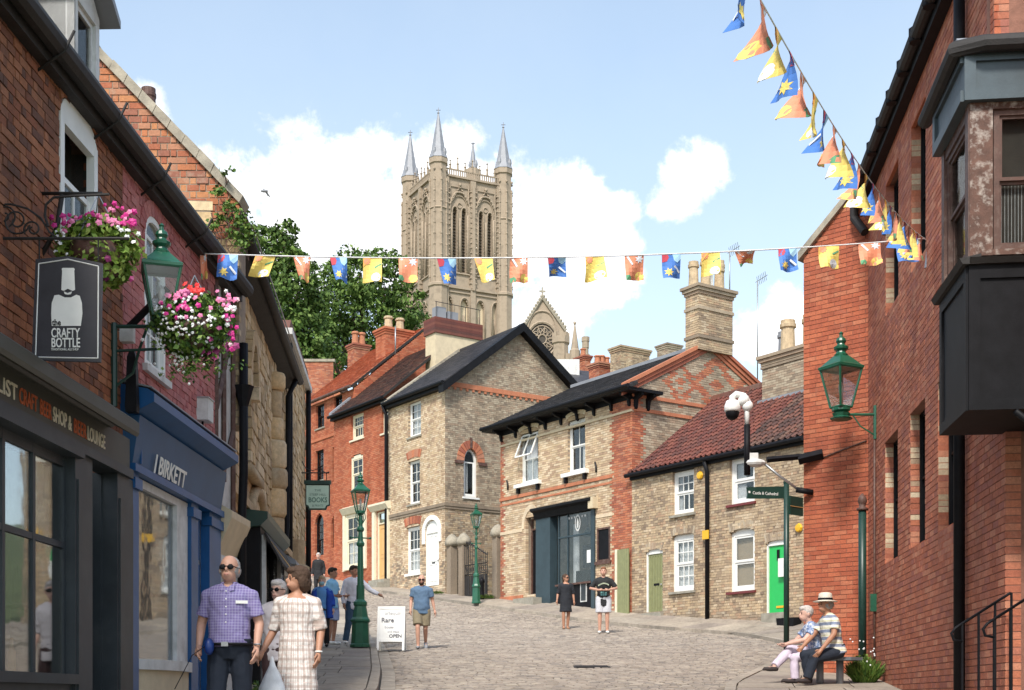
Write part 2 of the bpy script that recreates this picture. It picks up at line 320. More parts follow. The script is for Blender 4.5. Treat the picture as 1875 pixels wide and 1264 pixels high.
# ------------------------------------------------------------------ masonry: every brick, slate and tile is geometry
def opening(u0, u1, z0, z1, rise=0.0, kind=''):
    return dict(u0=min(u0, u1), u1=max(u0, u1), z0=min(z0, z1), z1=max(z0, z1), rise=rise)
def ohalf(o, z):
    if z < o['z0'] or z > o['z1']: return None
    c = (o['u0'] + o['u1']) / 2; h = (o['u1'] - o['u0']) / 2
    if o['rise'] > 0 and z > o['z1'] - o['rise']:
        t = (z - (o['z1'] - o['rise'])) / o['rise']; h *= math.sqrt(max(0, 1 - t * t))
    return (c - h, c + h) if h > .01 else None
def spans(poly, ops, z):
    xs = []
    n = len(poly)
    for i in range(n):
        (a, b), (c, d) = poly[i], poly[(i + 1) % n]
        if (b <= z < d) or (d <= z < b): xs.append(a + (z - b) / (d - b) * (c - a))
    xs.sort(); iv = [(xs[i], xs[i + 1]) for i in range(0, len(xs) - 1, 2)]
    for o in ops:
        h = ohalf(o, z)
        if not h: continue
        nv = []
        for a, b in iv:
            if h[1] <= a or h[0] >= b: nv.append((a, b)); continue
            if h[0] > a: nv.append((a, h[0]))
            if h[1] < b: nv.append((h[1], b))
        iv = nv
    return [(a, b) for a, b in iv if b - a > .015]
def unit(kind):
    """unit element: u 0..1, w 0..1 (outwards), z 0..1"""
    if kind == 'pantile':
        prof = [(0, .15), (.18, 0), (.42, .12), (.66, .75), (.84, 1.0), (1.04, .35)]
        v = []; f = []
        for z, lift in ((0, 0), (1.22, -.55)):
            for u, w in prof: v.append((u, w + lift, z))
        for u, w in prof: v.append((u, w - .45, 0))
        n = len(prof)
        for i in range(n - 1): f.append((i, i + 1, n + i + 1, n + i)); f.append((2 * n + i, 2 * n + i + 1, i + 1, i))
        return np.array(v), [list(x) for x in f]
    if kind == 'slate':
        v = [(0, 1, 0), (1, 1, 0), (1, .2, 1.12), (0, .2, 1.12), (0, 0, 0), (1, 0, 0), (1, -.4, 1.12), (0, -.4, 1.12)]
        return np.array(v, dtype=float), [list(x) for x in BOXF[[0, 2, 3, 4, 5]]]
    if kind == 'sett':
        v = [(0, .72, .0), (1, .72, .0), (1, .72, 1), (0, .72, 1), (0, 0, 0), (1, 0, 0), (1, 0, 1), (0, 0, 1), (.18, 1, .2), (.82, 1, .2), (.82, 1, .8), (.18, 1, .8)]
        return np.array(v, dtype=float), [[8, 9, 10, 11], [0, 1, 9, 8], [1, 2, 10, 9], [2, 3, 11, 10], [3, 0, 8, 11]] + [list(x) for x in BOXF[2:]]
    v = [(0, 1, 0), (1, 1, 0), (1, 1, 1), (0, 1, 1), (0, 0, 0), (1, 0, 0), (1, 0, 1), (0, 0, 1)]
    return np.array(v, dtype=float), [list(x) for x in BOXF[[0, 2, 3, 4, 5]]]
UM = {}
def lay(parent, f, elems, mats, kind, name, nmax=300, smooth=False):
    """elems: (u0,u1,w0,w1,z0,z1,matindex,rnd) -> nmax nearest as objects, the rest one mesh"""
    if not elems: return
    uv, uf = unit(kind)
    E = np.array(elems)
    c = np.stack([(E[:, 0] + E[:, 1]) / 2, E[:, 3], (E[:, 4] + E[:, 5]) / 2], 1)
    Pw = np.array(f.O) + c[:, :1] * np.array(f.A) + c[:, 1:2] * np.array(f.C) + c[:, 2:] * np.array(f.B)
    Y = np.maximum(Pw[:, 1], .3); X = CX + F * Pw[:, 0] / Y; Z = HZ - F * (Pw[:, 2] - EYE) / Y
    vis = (X > 0) & (X < 1875) & (Z > 0) & (Z < 1264) & (Pw[:, 1] > 1)
    score = (E[:, 1] - E[:, 0]) * (E[:, 5] - E[:, 4]) / Y ** 2 * vis
    order = np.argsort(-score); top = [i for i in order[:nmax] if score[i] > 0]
    sel = np.zeros(len(E), bool); sel[top] = True
    mb = np.nonzero(~sel)[0]
    if len(mb):
        e = E[mb]; nv = len(uv)
        U = e[:, 0:1] + uv[None, :, 0] * (e[:, 1:2] - e[:, 0:1]); Wd = e[:, 2:3] + uv[None, :, 1] * (e[:, 3:4] - e[:, 2:3]); Zz = e[:, 4:5] + uv[None, :, 2] * (e[:, 5:6] - e[:, 4:5])
        V = (np.array(f.O) + U[..., None] * np.array(f.A) + Wd[..., None] * np.array(f.C) + Zz[..., None] * np.array(f.B)).reshape(-1, 3)
        b = MB(); b.v = V
        b.f = [[k * nv + i for i in fc] for k in range(len(e)) for fc in uf]
        b.m = np.repeat(e[:, 6].astype(int), len(uf)); b.r = np.repeat(e[:, 7], len(uf))
        class _B(MB): pass
        b.__class__ = MB
        if len(b.v): buildnp(b, name, mats, parent, smooth, 'stuff' if sel.any() or len(mb) > 300 else None)
    pinv = MATS[parent.name].inverted() if parent is not None else Matrix.Identity(4)
    for i in top:
        e = E[i]; k = int(e[6]); q = int(e[7] * 9.99)
        key = (kind, mats[k].name, q)
        if key not in UM:
            me = bpy.data.meshes.new(name); me.from_pydata([tuple((a, -b_, c_)) for a, b_, c_ in uv], [], uf)
            at = me.attributes.new('rnd', 'FLOAT', 'FACE'); at.data.foreach_set('value', np.full(len(uf), (q + .5) / 10, dtype=np.float32)); me.materials.append(mats[k])
            me.polygons.foreach_set('use_smooth', np.full(len(uf), smooth)); UM[key] = me
        o = bpy.data.objects.new(name, UM[key]); COL.objects.link(o); o.parent = parent
        if parent is not None: TREE[parent.name].append(o)
        mw = f.M(e[0], e[2], e[4]) @ Matrix.Diagonal((e[1] - e[0], e[3] - e[2], e[5] - e[4], 1))
        o.matrix_local = pinv @ mw
def buildnp(b, name, mats, parent, smooth, kind):
    v = np.asarray(b.v)
    if parent is not None:
        mi = np.array(MATS[parent.name].inverted()); v = v @ mi[:3, :3].T + mi[:3, 3]
    me = bpy.data.meshes.new(name); nf = len(b.f)
    ln = np.array([len(f) for f in b.f], dtype=np.int32); ls = np.concatenate(([0], np.cumsum(ln)[:-1])).astype(np.int32)
    fl = np.fromiter((i for f in b.f for i in f), dtype=np.int32)
    me.vertices.add(len(v)); me.vertices.foreach_set('co', v.ravel().astype(np.float32)); me.loops.add(len(fl)); me.loops.foreach_set('vertex_index', fl)
    me.polygons.add(nf); me.polygons.foreach_set('loop_start', ls); me.polygons.foreach_set('loop_total', ln)
    me.polygons.foreach_set('material_index', np.asarray(b.m, dtype=np.int32)); me.polygons.foreach_set('use_smooth', np.full(nf, smooth))
    at = me.attributes.new('rnd', 'FLOAT', 'FACE'); at.data.foreach_set('value', np.asarray(b.r, dtype=np.float32))
    for m in mats: me.materials.append(m)
    me.update(calc_edges=True); o = bpy.data.objects.new(name, me); link(o, parent); props(o, kind=kind); return o
def courses(poly, h):
    z0 = min(p[1] for p in poly); z1 = max(p[1] for p in poly); k0 = math.floor(z0 / h); k = k0
    while k * h < z1: yield k, max(z0, k * h), min(z1, (k + 1) * h); k += 1
def backing(parent, f, poly, ops, m, depth=.22, ch=.075, name='wall', w=0.0):
    b = MB()
    for k, a, c in courses(poly, ch):
        if c - a < .004: continue
        for s0, s1 in spans(poly, ops, (a + c) / 2): b.box(f, s0, s1, w - depth, w, a, c)
    return b.build(name, m, parent)
def masonry(parent, f, poly, ops, mats, mortar, bl=.225, bh=.075, j=.011, proud=.010, depth=.22, rough=.004, zone=None, name='brick', nmax=300, flem=False, seed=1, bdepth=.11, wl='wall', random_len=False):
    rr = random.Random(seed); backing(parent, f, poly, ops, mortar, depth, bh, wl)
    el = []
    for k, a, c in courses(poly, bh):
        if c - a < bh * .4: continue
        off = (k % 2) * bl / 2 + (rr.uniform(0, bl) if random_len else 0)
        for s0, s1 in spans(poly, ops, (a + c) / 2):
            u = math.floor((s0 - off) / bl) * bl + off; hd = 0
            while u < s1:
                L_ = bl * (rr.uniform(.6, 1.5) if random_len else 1)
                pieces = [(u, u + L_)]
                if flem: pieces = [(u, u + bl * .66), (u + bl * .66, u + L_)] if (rr.random() < .55) else pieces
                for p0, p1 in pieces:
                    q0 = s0 - .004 if p0 <= s0 else p0 + j / 2; q1 = s1 + .004 if p1 >= s1 else p1 - j / 2
                    if q1 - q0 > .02:
                        mi = zone((q0 + q1) / 2, (a + c) / 2) if zone else 0
                        if mi is not None:
                            dz = rr.uniform(0, rough * .6) if random_len else 0
                            el.append((q0, q1, -bdepth, proud + rr.uniform(-rough, rough), a + j / 2 + dz, c - j / 2 - dz, mi, rr.random()))
                u += L_
    lay(parent, f, el, mats, 'brick', name, nmax)
def tiles(parent, f, poly, mats, kind, tw, th, thick, zone=None, name='tile', nmax=300, seed=3, base=None, jit=.004):
    rr = random.Random(seed); el = []
    b = MB(); b.prism(f, poly, -.12, -.02); b.build('roof_deck', base or M['black_rough'], parent)
    for k, a, c in courses(poly, th):
        off = (k % 2) * tw / 2 if kind == 'slate' else 0
        for s0, s1 in spans(poly, [], (a + c) / 2):
            u = math.floor((s0 - off) / tw) * tw + off
            while u < s1:
                q0 = max(u + (.002 if kind == 'slate' else 0), s0); q1 = min(u + tw - (.002 if kind == 'slate' else 0), s1)
                if q1 - q0 > .03:
                    z = a + rr.uniform(-jit, jit)
                    el.append((q0, q1, -.012, thick + rr.uniform(-.1, .1) * thick, z, z + (c - a), zone((q0 + q1) / 2, a) if zone else 0, rr.random()))
                u += tw
    lay(parent, f, el, mats, kind, name, nmax)
def arch(parent, f, o, h, mats, drop=0.0, n=13, w0=-.1, w1=.022, flatb=False, name='arch', splay=.5, color=0):
    """fan of voussoirs over an opening o"""
    b = MB(); c = (o['u0'] + o['u1']) / 2; hw = (o['u1'] - o['u0']) / 2; r = o['rise']; zs = o['z1'] - r; rr = random.Random(int(c * 100))
    for i in range(n):
        pts = []
        for t, k in ((i + .06, 0), (i + .94, 0), (i + .94, 1), (i + .06, 1)):
            if r > .45 * hw:
                a = math.pi - math.pi * t / n
                pts.append((c + math.cos(a) * (hw + k * h), zs + math.sin(a) * (r + k * h)))
            else:
                x = -1 + 2 * t / n; zz = zs + r * math.sqrt(max(0, 1 - (x * .93) ** 2)) if r else zs
                pts.append((c + x * (hw + k * h * splay), zz + k * h))
        b.prism(f, pts, w0, w1, color, rr.random())
    return b.build(name, mats, parent)
PANE = {}
def window(parent, f, o, cols=2, rows=(1, 1), m=None, w=-.09, ft=.055, sill=None, sillw=.06, sillh=.07, cover=None, label=None, bar=.02, glass='glass', room=True, openhead=False, sillm=0.0, name='window'):
    m = m or M['white']; b = MB(); u0, u1, z0, z1, r = o['u0'], o['u1'], o['z0'], o['z1'], o['rise']
    zt = z1 - r
    b.box(f, u0, u0 + ft, w - .07, w, z0, zt); b.box(f, u1 - ft, u1, w - .07, w, z0, zt)
    b.box(f, u0 + ft, u1 - ft, w - .07, w, z0, z0 + ft)
    c = (u0 + u1) / 2; hw = (u1 - u0) / 2
    if r > .45 * hw and r > .15:                            # round head: ring
        n = 12
        for i in range(n):
            pts = []
            for t, k in ((i, 0), (i + 1, 0), (i + 1, 1), (i, 1)):
                a = math.pi - math.pi * t / n; pts.append((c + math.cos(a) * (hw - k * ft), zt + math.sin(a) * (r - k * ft)))
            b.prism(f, pts, w - .07, w)
        ztop = zt
    elif r > 0:
        n = 10; pts = [(u0, zt - ft)] + [(u0 + (u1 - u0) * i / n, zt + r * math.sqrt(max(0, 1 - ((i / n * 2 - 1)) ** 2))) for i in range(n + 1)] + [(u1, zt - ft)]
        b.prism(f, pts, w - .07, w - .004); ztop = zt - ft
    else: b.box(f, u0 + ft, u1 - ft, w - .07, w, z1 - ft, z1); ztop = z1 - ft
    win = b.build(name, m, parent, label=label)
    a0, a1, c0, c1 = u0 + ft, u1 - ft, z0 + ft, ztop
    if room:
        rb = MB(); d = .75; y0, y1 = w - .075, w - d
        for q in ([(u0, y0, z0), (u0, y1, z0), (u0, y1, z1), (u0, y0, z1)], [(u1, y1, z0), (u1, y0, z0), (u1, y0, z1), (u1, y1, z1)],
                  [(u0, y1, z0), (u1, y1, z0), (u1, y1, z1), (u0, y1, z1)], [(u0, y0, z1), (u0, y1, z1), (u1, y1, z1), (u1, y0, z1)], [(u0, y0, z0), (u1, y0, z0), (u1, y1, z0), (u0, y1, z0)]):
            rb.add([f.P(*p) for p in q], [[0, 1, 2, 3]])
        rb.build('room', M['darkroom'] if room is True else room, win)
    sb = MB(); mid = c0 + (c1 - c0) * .5
    st = ft * .55
    for zlo, zhi, ww, rw in ((c0, mid, w - .045, rows[0]), (mid, c1, w - .02, rows[1])) if rows[1] else ((c0, c1, w - .03, rows[0]),):
        if openhead and zlo == mid: continue
        sb.box(f, a0, a0 + st, ww - .03, ww, zlo, zhi); sb.box(f, a1 - st, a1, ww - .03, ww, zlo, zhi)
        sb.box(f, a0 + st, a1 - st, ww - .03, ww, zlo, zlo + st * 1.15); sb.box(f, a0 + st, a1 - st, ww - .03, ww, zhi - st, zhi)
        g0, g1, h0, h1 = a0 + st, a1 - st, zlo + st * 1.15, zhi - st
        for i in range(1, cols):
            x = g0 + (g1 - g0) * i / cols; sb.box(f, x - bar / 2, x + bar / 2, ww - .028, ww - .004, h0, h1)
        for i in range(1, rw):
            x = h0 + (h1 - h0) * i / rw; sb.box(f, g0, g1, ww - .027, ww - .005, x - bar / 2, x + bar / 2)
        pw = (g1 - g0) / cols; ph = (h1 - h0) / rw
        me = None
        for i in range(cols):
            for k in range(rw):
                if me is None:
                    mb = MB(); mb.box(Fr((0, 0, 0), (1, 0, 0), (0, 0, 1), (0, -1, 0)), 0, pw, 0, .004, 0, ph); po = mb.build('pane', M[glass], win, local=True); me = po.data
                else:
                    po = bpy.data.objects.new('pane', me); COL.objects.link(po); po.parent = win; TREE[win.name].append(po)
                po.matrix_local = MATS[win.name].inverted() @ f.M(g0 + i * pw, ww - .018, h0 + k * ph)
    sb.build('sash', m, win)
    if r > .45 * hw and r > .15:
        g = MB(); n = 10; g.prism(f, [(c + math.cos(math.pi * i / n) * (hw - ft), zt + math.sin(math.pi * i / n) * (r - ft)) for i in range(n + 1)], w - .035, w - .03); g.build('pane', M[glass], win)
    if sill is not None:
        s_ = MB(); s_.box(f, u0 - .07, u1 + .07, w, sillw, z0 - sillh, z0 - .002); s_.build('sill', sill, win)
    if cover:
        cb = MB(); cm, lo, hi = cover[:3]; nf_ = 16; frac = cover[3] if len(cover) > 3 else (0, 1)
        p = []
        for i in range(nf_ + 1):
            u = a0 + (a1 - a0) * (frac[0] + (frac[1] - frac[0]) * i / nf_); ww = w - .12 + (.018 if i % 2 else -.018) * (0 if cm == M['blind'] else 1)
            p += [f.P(u, ww, c0 + (c1 - c0) * lo), f.P(u, ww, c0 + (c1 - c0) * hi)]
        cb.add(p, [[2 * i, 2 * i + 2, 2 * i + 3, 2 * i + 1] for i in range(nf_)]); cb.build('blind' if cm == M['blind'] else 'curtain', cm, win)
    return win
def door(parent, f, o, m, frame=None, panels=((.15, .85, .08, .40), (.15, .85, .46, .93)), w=-.12, ft=.06, knob=True, slot=None, label=None, fan=0.0):
    u0, u1, z0, z1, r = o['u0'], o['u1'], o['z0'], o['z1'], o['rise']; frame = frame or M['white']
    b = MB(); zt = z1 - r
    b.box(f, u0, u0 + ft, w - .05, w + .03, z0, zt); b.box(f, u1 - ft, u1, w - .05, w + .03, z0, zt)
    if r:
        n = 10; b.prism(f, [(u0, zt - ft)] + [(u0 + (u1 - u0) * i / n, zt + r * math.sqrt(max(0, 1 - (i / n * 2 - 1) ** 2))) for i in range(n + 1)] + [(u1, zt - ft)], w - .05, w + .029)
    else: b.box(f, u0 + ft, u1 - ft, w - .05, w + .03, z1 - ft, z1)
    top = zt - ft - fan
    if fan: b.box(f, u0 + ft, u1 - ft, w - .05, w + .03, top, top + .05)
    d = MB(); a0, a1 = u0 + ft + .004, u1 - ft - .004; H = top - z0; Wd = a1 - a0
    d.box(f, a0, a1, w - .045, w - .012, z0, top)
    do = d.build('door', m, parent, label=label)
    fo = b.build('door_frame', frame, do)
    pb = MB()
    for x0, x1, y0, y1 in panels:
        A0, A1, B0, B1 = a0 + Wd * x0, a0 + Wd * x1, z0 + H * y0, z0 + H * y1
        for q in ((A0, A1, B0, B0 + .025), (A0, A1, B1 - .025, B1), (A0, A0 + .025, B0 + .025, B1 - .025), (A1 - .025, A1, B0 + .025, B1 - .025)):
            pb.box(f, q[0], q[1], w - .012, w + .004, q[2], q[3])
    pb.build('panel_moulding', m, do)
    if knob:
        k = MB(); k.ball(f.P(a1 - .08, w + .02, z0 + H * .47), .03); k.build('knob', M['steel'], do)
    if slot:
        k = MB(); x, y, ww, hh, mm = slot; k.box(f, a0 + Wd * x - ww / 2, a0 + Wd * x + ww / 2, w - .01, w + .006, z0 + H * y, z0 + H * y + hh); k.build('letterbox', M[mm], do)
    if fan:
        g = MB(); g.box(f, a0, a1, w - .03, w - .026, top + .05, zt - ft); g.build('pane', M['glass'], do)
    return do
def bar(parent, name, m, pts, r=.035, n=8, smooth=True, **k):
    b = MB(); b.tube(pts, r, n); return b.build(name, m, parent, smooth=smooth, **k)
def text(parent, s, f, u, z, size, m, w=0.0, name='lettering', align='LEFT', sx=1.0, ext=.003, bold=0.0, width=None):
    cu = bpy.data.curves.new(name, 'FONT'); cu.body = s; cu.size = size; cu.align_x = align; cu.extrude = ext; cu.offset = bold; cu.resolution_u = 3
    to = bpy.data.objects.new(name, cu); me = bpy.data.meshes.new_from_object(to); bpy.data.objects.remove(to)
    o = bpy.data.objects.new(name, me); me.materials.clear(); me.materials.append(m); link(o, parent)
    if width: xs_ = [v.co.x for v in me.vertices]; sx = width / (max(xs_) - min(xs_))
    # text lies in local xy; map x->A, y->B, z->C
    mm = Matrix.Identity(4)
    for i, v in enumerate((f.A, f.B, f.C, f.P(u, w, z))):
        for k in range(3): mm[k][i] = v[k]
    mm = mm @ Matrix.Diagonal((sx, 1, 1, 1))
    o.matrix_local = (MATS[parent.name].inverted() if parent is not None else Matrix.Identity(4)) @ mm
    return o
def leafcloud(b, c, rad, n, size, rr, mats=1, shell=.75, flat=.9, wts=None):
    c = Vector(c)
    for i in range(n):
        d = Vector((rr.gauss(0, 1), rr.gauss(0, 1), rr.gauss(0, 1))).normalized()
        t = shell + (1 - shell) * rr.random()
        p = c + Vector((d.x * rad[0], d.y * rad[1], d.z * rad[2])) * t
        nn = (d + Vector((rr.uniform(-flat, flat), rr.uniform(-flat, flat), rr.uniform(-flat, flat)))).normalized()
        a = nn.orthogonal().normalized(); a.rotate(Matrix.Rotation(rr.random() * 6.28, 3, nn)); q = nn.cross(a); s_ = size * rr.uniform(.6, 1.35)
        b.add([p - a * s_ * .5, p - q * s_ * .34, p + a * s_ * .55, p + q * s_ * .34], [[0, 1, 2, 3]], rr.randrange(mats), rr.random())

# ------------------------------------------------------------------ ground, road, pavements
m_, t_, b_ = newmat('sett_stone'); p_ = _pos(t_)
a_ = t_.nodes.new('ShaderNodeAttribute'); a_.attribute_name = 'rnd'
c_ = _ramp(t_, a_.outputs['Fac'], [(0, (.28, .24, .20)), (.2, (.325, .28, .235)), (.4, (.245, .21, .18)), (.6, (.30, .255, .215)), (.8, (.35, .305, .255)), (.93, (.21, .185, .165))], 'CONSTANT')
c_ = _mix(t_, .8, c_, _ramp(t_, _noise(t_, 1.1, 7, .7, p_), [(.3, (.72, .70, .68)), (.7, (1.2, 1.17, 1.12))]), 'MULTIPLY')
t_.links.new(c_, b_.inputs['Base Color']); b_.inputs['Roughness'].default_value = .8; _bump(t_, b_, _noise(t_, 40, 5, .7, p_), .5, .01)
M['sett'] = m_
M['sett_joint'] = mat('sandy_sett_joints', (.20, .17, .14), .95, var=.3, scale=3, bump=.5, dirt=.6, dirtc=(.11, .11, .07), dscale=1.4)
M['paving'] = brickmat('sandstone_paving', [(.33, .285, .235), (.38, .33, .27), (.29, .25, .215), (.35, .31, .26)], st=.35, stain=(.17, .15, .13), sscale=1.3, fine=10)
M['kerb'] = brickmat('stone_kerb', [(.35, .31, .26), (.29, .26, .22), (.40, .35, .29)], st=.4, stain=(.14, .12, .1), sscale=2, fine=12)
M['earth'] = mat('earth_and_grass', (.10, .12, .05), .95, var=.4, scale=.3, bump=.4)
b = MB(); xs = [-2500, -600, -150, -40, -15, 15, 40, 150, 600, 2500]; ys = [k for k in KY]
for y in ys:
    for x in xs: b.v.append((x, y, zg(y) - .12))
for i in range(len(ys) - 1):
    for k in range(len(xs) - 1):
        n = len(xs); b.f.append([i * n + k, i * n + k + 1, (i + 1) * n + k + 1, (i + 1) * n + k]); b.m.append(0); b.r.append(.5)
b.build('ground', M['earth'], kind='structure')
KL = [(-1.85, 4), (-1.88, 18.8), (-2.25, 23), (-3.13, 31), (-4.1, 38), (-5.15, 44), (-9.6, 60), (-16, 78)]     # left kerb x at y
KRp = [(2.1, 4), (2.3, 15), (3.2, 20), (5.5, 27), (6.95, 31.5), (6.3, 36.26)] + [(6.3 - .567 * t, 36.26 + .8236 * t) for t in (3, 6, 9, 12, 14, 17, 20, 24, 28, 33, 45)]
def xat(pts, y): return float(np.interp(y, [p[1] for p in pts], [p[0] for p in pts]))
road = thing('road', (0, 30, zg(30)), 0); props(road, kind='structure')
b = MB(); ys = list(np.arange(4, 78, 1.0))
for y in ys: b.v += [(xat(KL, y) - .05, y, zg(y) - .02), (xat(KRp, y) + .05, y, zg(y) - .02)]
for i in range(len(ys) - 1): b.f.append([2 * i, 2 * i + 1, 2 * i + 3, 2 * i + 2]); b.m.append(0); b.r.append(.5)
b.build('road_bed', M['sett_joint'], road)
rr = random.Random(5); groups = {}
y = 16.5
class Gnd:                                             # setts follow the slope of the ground
    pass
segs = [(KY[i], KY[i + 1]) for i in range(len(KY) - 1)]
for (ya, yb) in segs:
    if yb < 16 or ya > 62: continue
    ya2 = max(ya, 16.3); yb2 = min(yb, 62)
    sl = (zg(yb) - zg(ya)) / (yb - ya); f = Fr((0, ya2, zg(ya2) - .022), (1, 0, 0), (0, 1, sl), (0, -sl, 1)); ln = (yb2 - ya2) * math.hypot(1, sl)
    el = []; v = 0.0
    while v < ln - .03:
        d = rr.uniform(.10, .14); d = min(d, ln - v); yy = ya2 + v / math.hypot(1, sl)
        x0, x1 = xat(KL, yy) + .26, xat(KRp, yy) - .12; u = x0 - rr.uniform(0, .15)
        while u < x1:
            L_ = rr.uniform(.12, .21)
            if (u + L_ / 2) > x0 and abs((u + L_ / 2)) / yy < .42:
                el.append((u + .008, u + L_ - .008, 0, .030 + rr.uniform(-.009, .012), v + .006, v + d - .006, 0, rr.random()))
            u += L_
        v += d
    groups[ya] = (f, el)
first = True
for ya, (f, el) in sorted(groups.items()):
    lay(road, f, el, [M['sett']], 'sett', 'sett', nmax=300 if first else 0); first = False if el and ya >= 11 else first
# left kerb, gutter stones and paved footway
def resample(pts, step, y0, y1):
    o = []; y = y0
    while y < y1: o.append(y); y += step
    return o + [y1]
def strip(name, left, right, y0, y1, dz, th, m, step=.9, parent=None, gap=.008, cols=1, rnd=True, lift=None):
    ys = resample(None, step, y0, y1); res = []; rr = random.Random(9)
    for i in range(len(ys) - 1):
        a, c = ys[i] + gap, ys[i + 1] - gap
        if c <= a: continue
        la, ra, lc, rc = left(a), right(a), left(c), right(c)
        edges = [0] + sorted(rr.uniform((k - .25) / cols, (k + .25) / cols) for k in range(1, cols)) + [1]
        for k in range(cols):
            s0, s1 = edges[k], edges[k + 1]
            if (ra - la) * (s1 - s0) < .08: continue
            g = gap
            xa0, xa1, xc0, xc1 = la + (ra - la) * s0 + g, la + (ra - la) * s1 - g, lc + (rc - lc) * s0 + g, lc + (rc - lc) * s1 - g
            j = rr.uniform(-.003, .003)
            za, zc = zg(a) + dz + j, zg(c) + dz + j
            l0, l1 = (lift(a) * s0, lift(a) * s1) if lift else (0, 0)
            b = MB(); b.add([(xa0, a, za + l0), (xa1, a, za + l1), (xc1, c, zc + l1), (xc0, c, zc + l0), (xa0, a, za - th), (xa1, a, za - th), (xc1, c, zc - th), (xc0, c, zc - th)], BOXF, 0, rr.random())
            res.append(b.build(name, m, parent))
    return res
kl = lambda o: (lambda y: xat(KL, y) + o)
kr = lambda o: (lambda y: xat(KRp, y) + o)
pavl = thing('pavement_left', (-3, 25, zg(25)), 0); props(pavl, kind='structure')
strip('kerb_stone', kl(-.16), kl(0), 12, 46, .10, .2, M['kerb'], .95, pavl)
strip('gutter_stone', kl(.012), kl(.25), 14, 40, .012, .1, M['kerb'], .8, pavl)
def leftwall(y):
    if y < 16.6: return -3.6 + .0378 * (y - 12.4) - .25
    return -3.74 - .074 * (y - 16.6) - .25 if y < 31 else -4.8 - .3 * (y - 31) - .3
strip('paving_slab', leftwall, kl(-.17), 10, 46, .095, .18, M['paving'], .8, pavl, cols=3)
b = MB()
for y in range(8, 60): b.v += [(leftwall(y) - .3, y, zg(y) + .06), (xat(KL, y) - .03, y, zg(y) + .06)]
for i in range(51): b.f.append([2 * i, 2 * i + 1, 2 * i + 3, 2 * i + 2]); b.m.append(0); b.r.append(.5)
b.build('paving_bed', M['sett_joint'], pavl)
pavr = thing('pavement_right', (6, 30, zg(30)), 0); props(pavr, kind='structure')
facx = lambda y: 7.37 + .35 - .6884 * (y - 37)            # facade line x at y
def rightx(y): return (5.73 + .1110 * (y - 21.5) + .3) if y < 21.5 else (6.2 + (y - 21.5) * .45 if y < 30 else facx(y))
strip('kerb_stone', kr(0), kr(.17), 12, 70, .10, .2, M['kerb'], .95, pavr)
strip('paving_slab', kr(.18), rightx, 13, 33.8, .095, .18, M['paving'], .85, pavr, cols=3)
LIFT = lambda y: float(np.interp(y, [33, 36, 42, 45, 50], [.2, .34, .24, .2, 0]))
strip('paving_slab', kr(.18), facx, 33.85, 64, .095, .18, M['paving'], .8, pavr, cols=2, lift=LIFT)
b = MB(); ys = [8 + i for i in range(62)]
for y in ys: b.v += [(xat(KRp, y) + .03, y, zg(y) + .06), (rightx(y) + .3, y, zg(y) + .06)]
for i in range(len(ys) - 1): b.f.append([2 * i, 2 * i + 1, 2 * i + 3, 2 * i + 2]); b.m.append(0); b.r.append(.5)
b.build('paving_bed', M['sett_joint'], pavr)
# ------------------------------------------------------------------ LEFT ROW
LW = wall(-3.6 - .0378 * 12.4, 0, .0378, 1)
def U(x, w=0.0, f=LW): return f.uz(x, 700, w)[0]
def body(parent, f, u0, u1, z0, z1, d0, d1, m, name='body'):
    b = MB(); b.box(f, u0, u1, -d1, -d0, z0, z1); return b.build(name, m, parent)
gL = zg(11)
# ---- brown brick bottle shop
B1 = thing('shop_building', tuple(LW.P(10.5, 0, zg(10.5))), 0, 'brown brick shop with a slate grey front, arched sash window and dormer, nearest left', 'building')
o1 = opening(U(108), U(176), 5.42, 6.56, .18)
masonry(B1, LW, [(5.5, 3.9), (12.35, 3.9), (12.35, 6.62), (5.5, 6.62)], [o1], [M['brown_brick']], M['mortar_dark'], flem=True, seed=11, bh=.073, rough=.006)
arch(B1, LW, o1, .16, [M['brown_brick']], n=13)
window(B1, LW, o1, 2, (1, 1), w=.015, ft=.085, sill=M['offwhite'], openhead=True, cover=(M['curtain'], 0, .55, (0, .4)))
b = MB(); b.box(LW, 12.05, 12.34, -.2, .0, zg(12) - .3, 3.9); b.box(LW, 5.5, 12.3, -.9, -.85, zg(9) - .5, 3.9); b.build('wall', M['mortar_dark'], B1)
# gutter + roof
b = MB(); b.tube([LW.P(5, .16, 6.66), LW.P(16.6, .16, 6.66)], .085, 10); b.box(LW, 5, 16.6, -.02, .10, 6.52, 6.66)
b.build('gutter', M['black_rough'], B1, smooth=False)
rf = roofframe(LW, 0, 6.66, .12, R(38))
tiles(B1, rf, [(5, .0), (12.35, 0), (12.35, 4.0), (5, 4.0)], [M['pantile_brown']], 'pantile', .24, .28, .04, nmax=60, name='roof_tile')
for u in (9.1, 10.35, 11.6, 12.9, 14.4):
    bar(B1, 'gutter_bracket', M['black_rough'], [LW.P(u, .0, 6.45), LW.P(u, .22, 6.60), LW.P(u, .30, 6.76)], .012, 5)
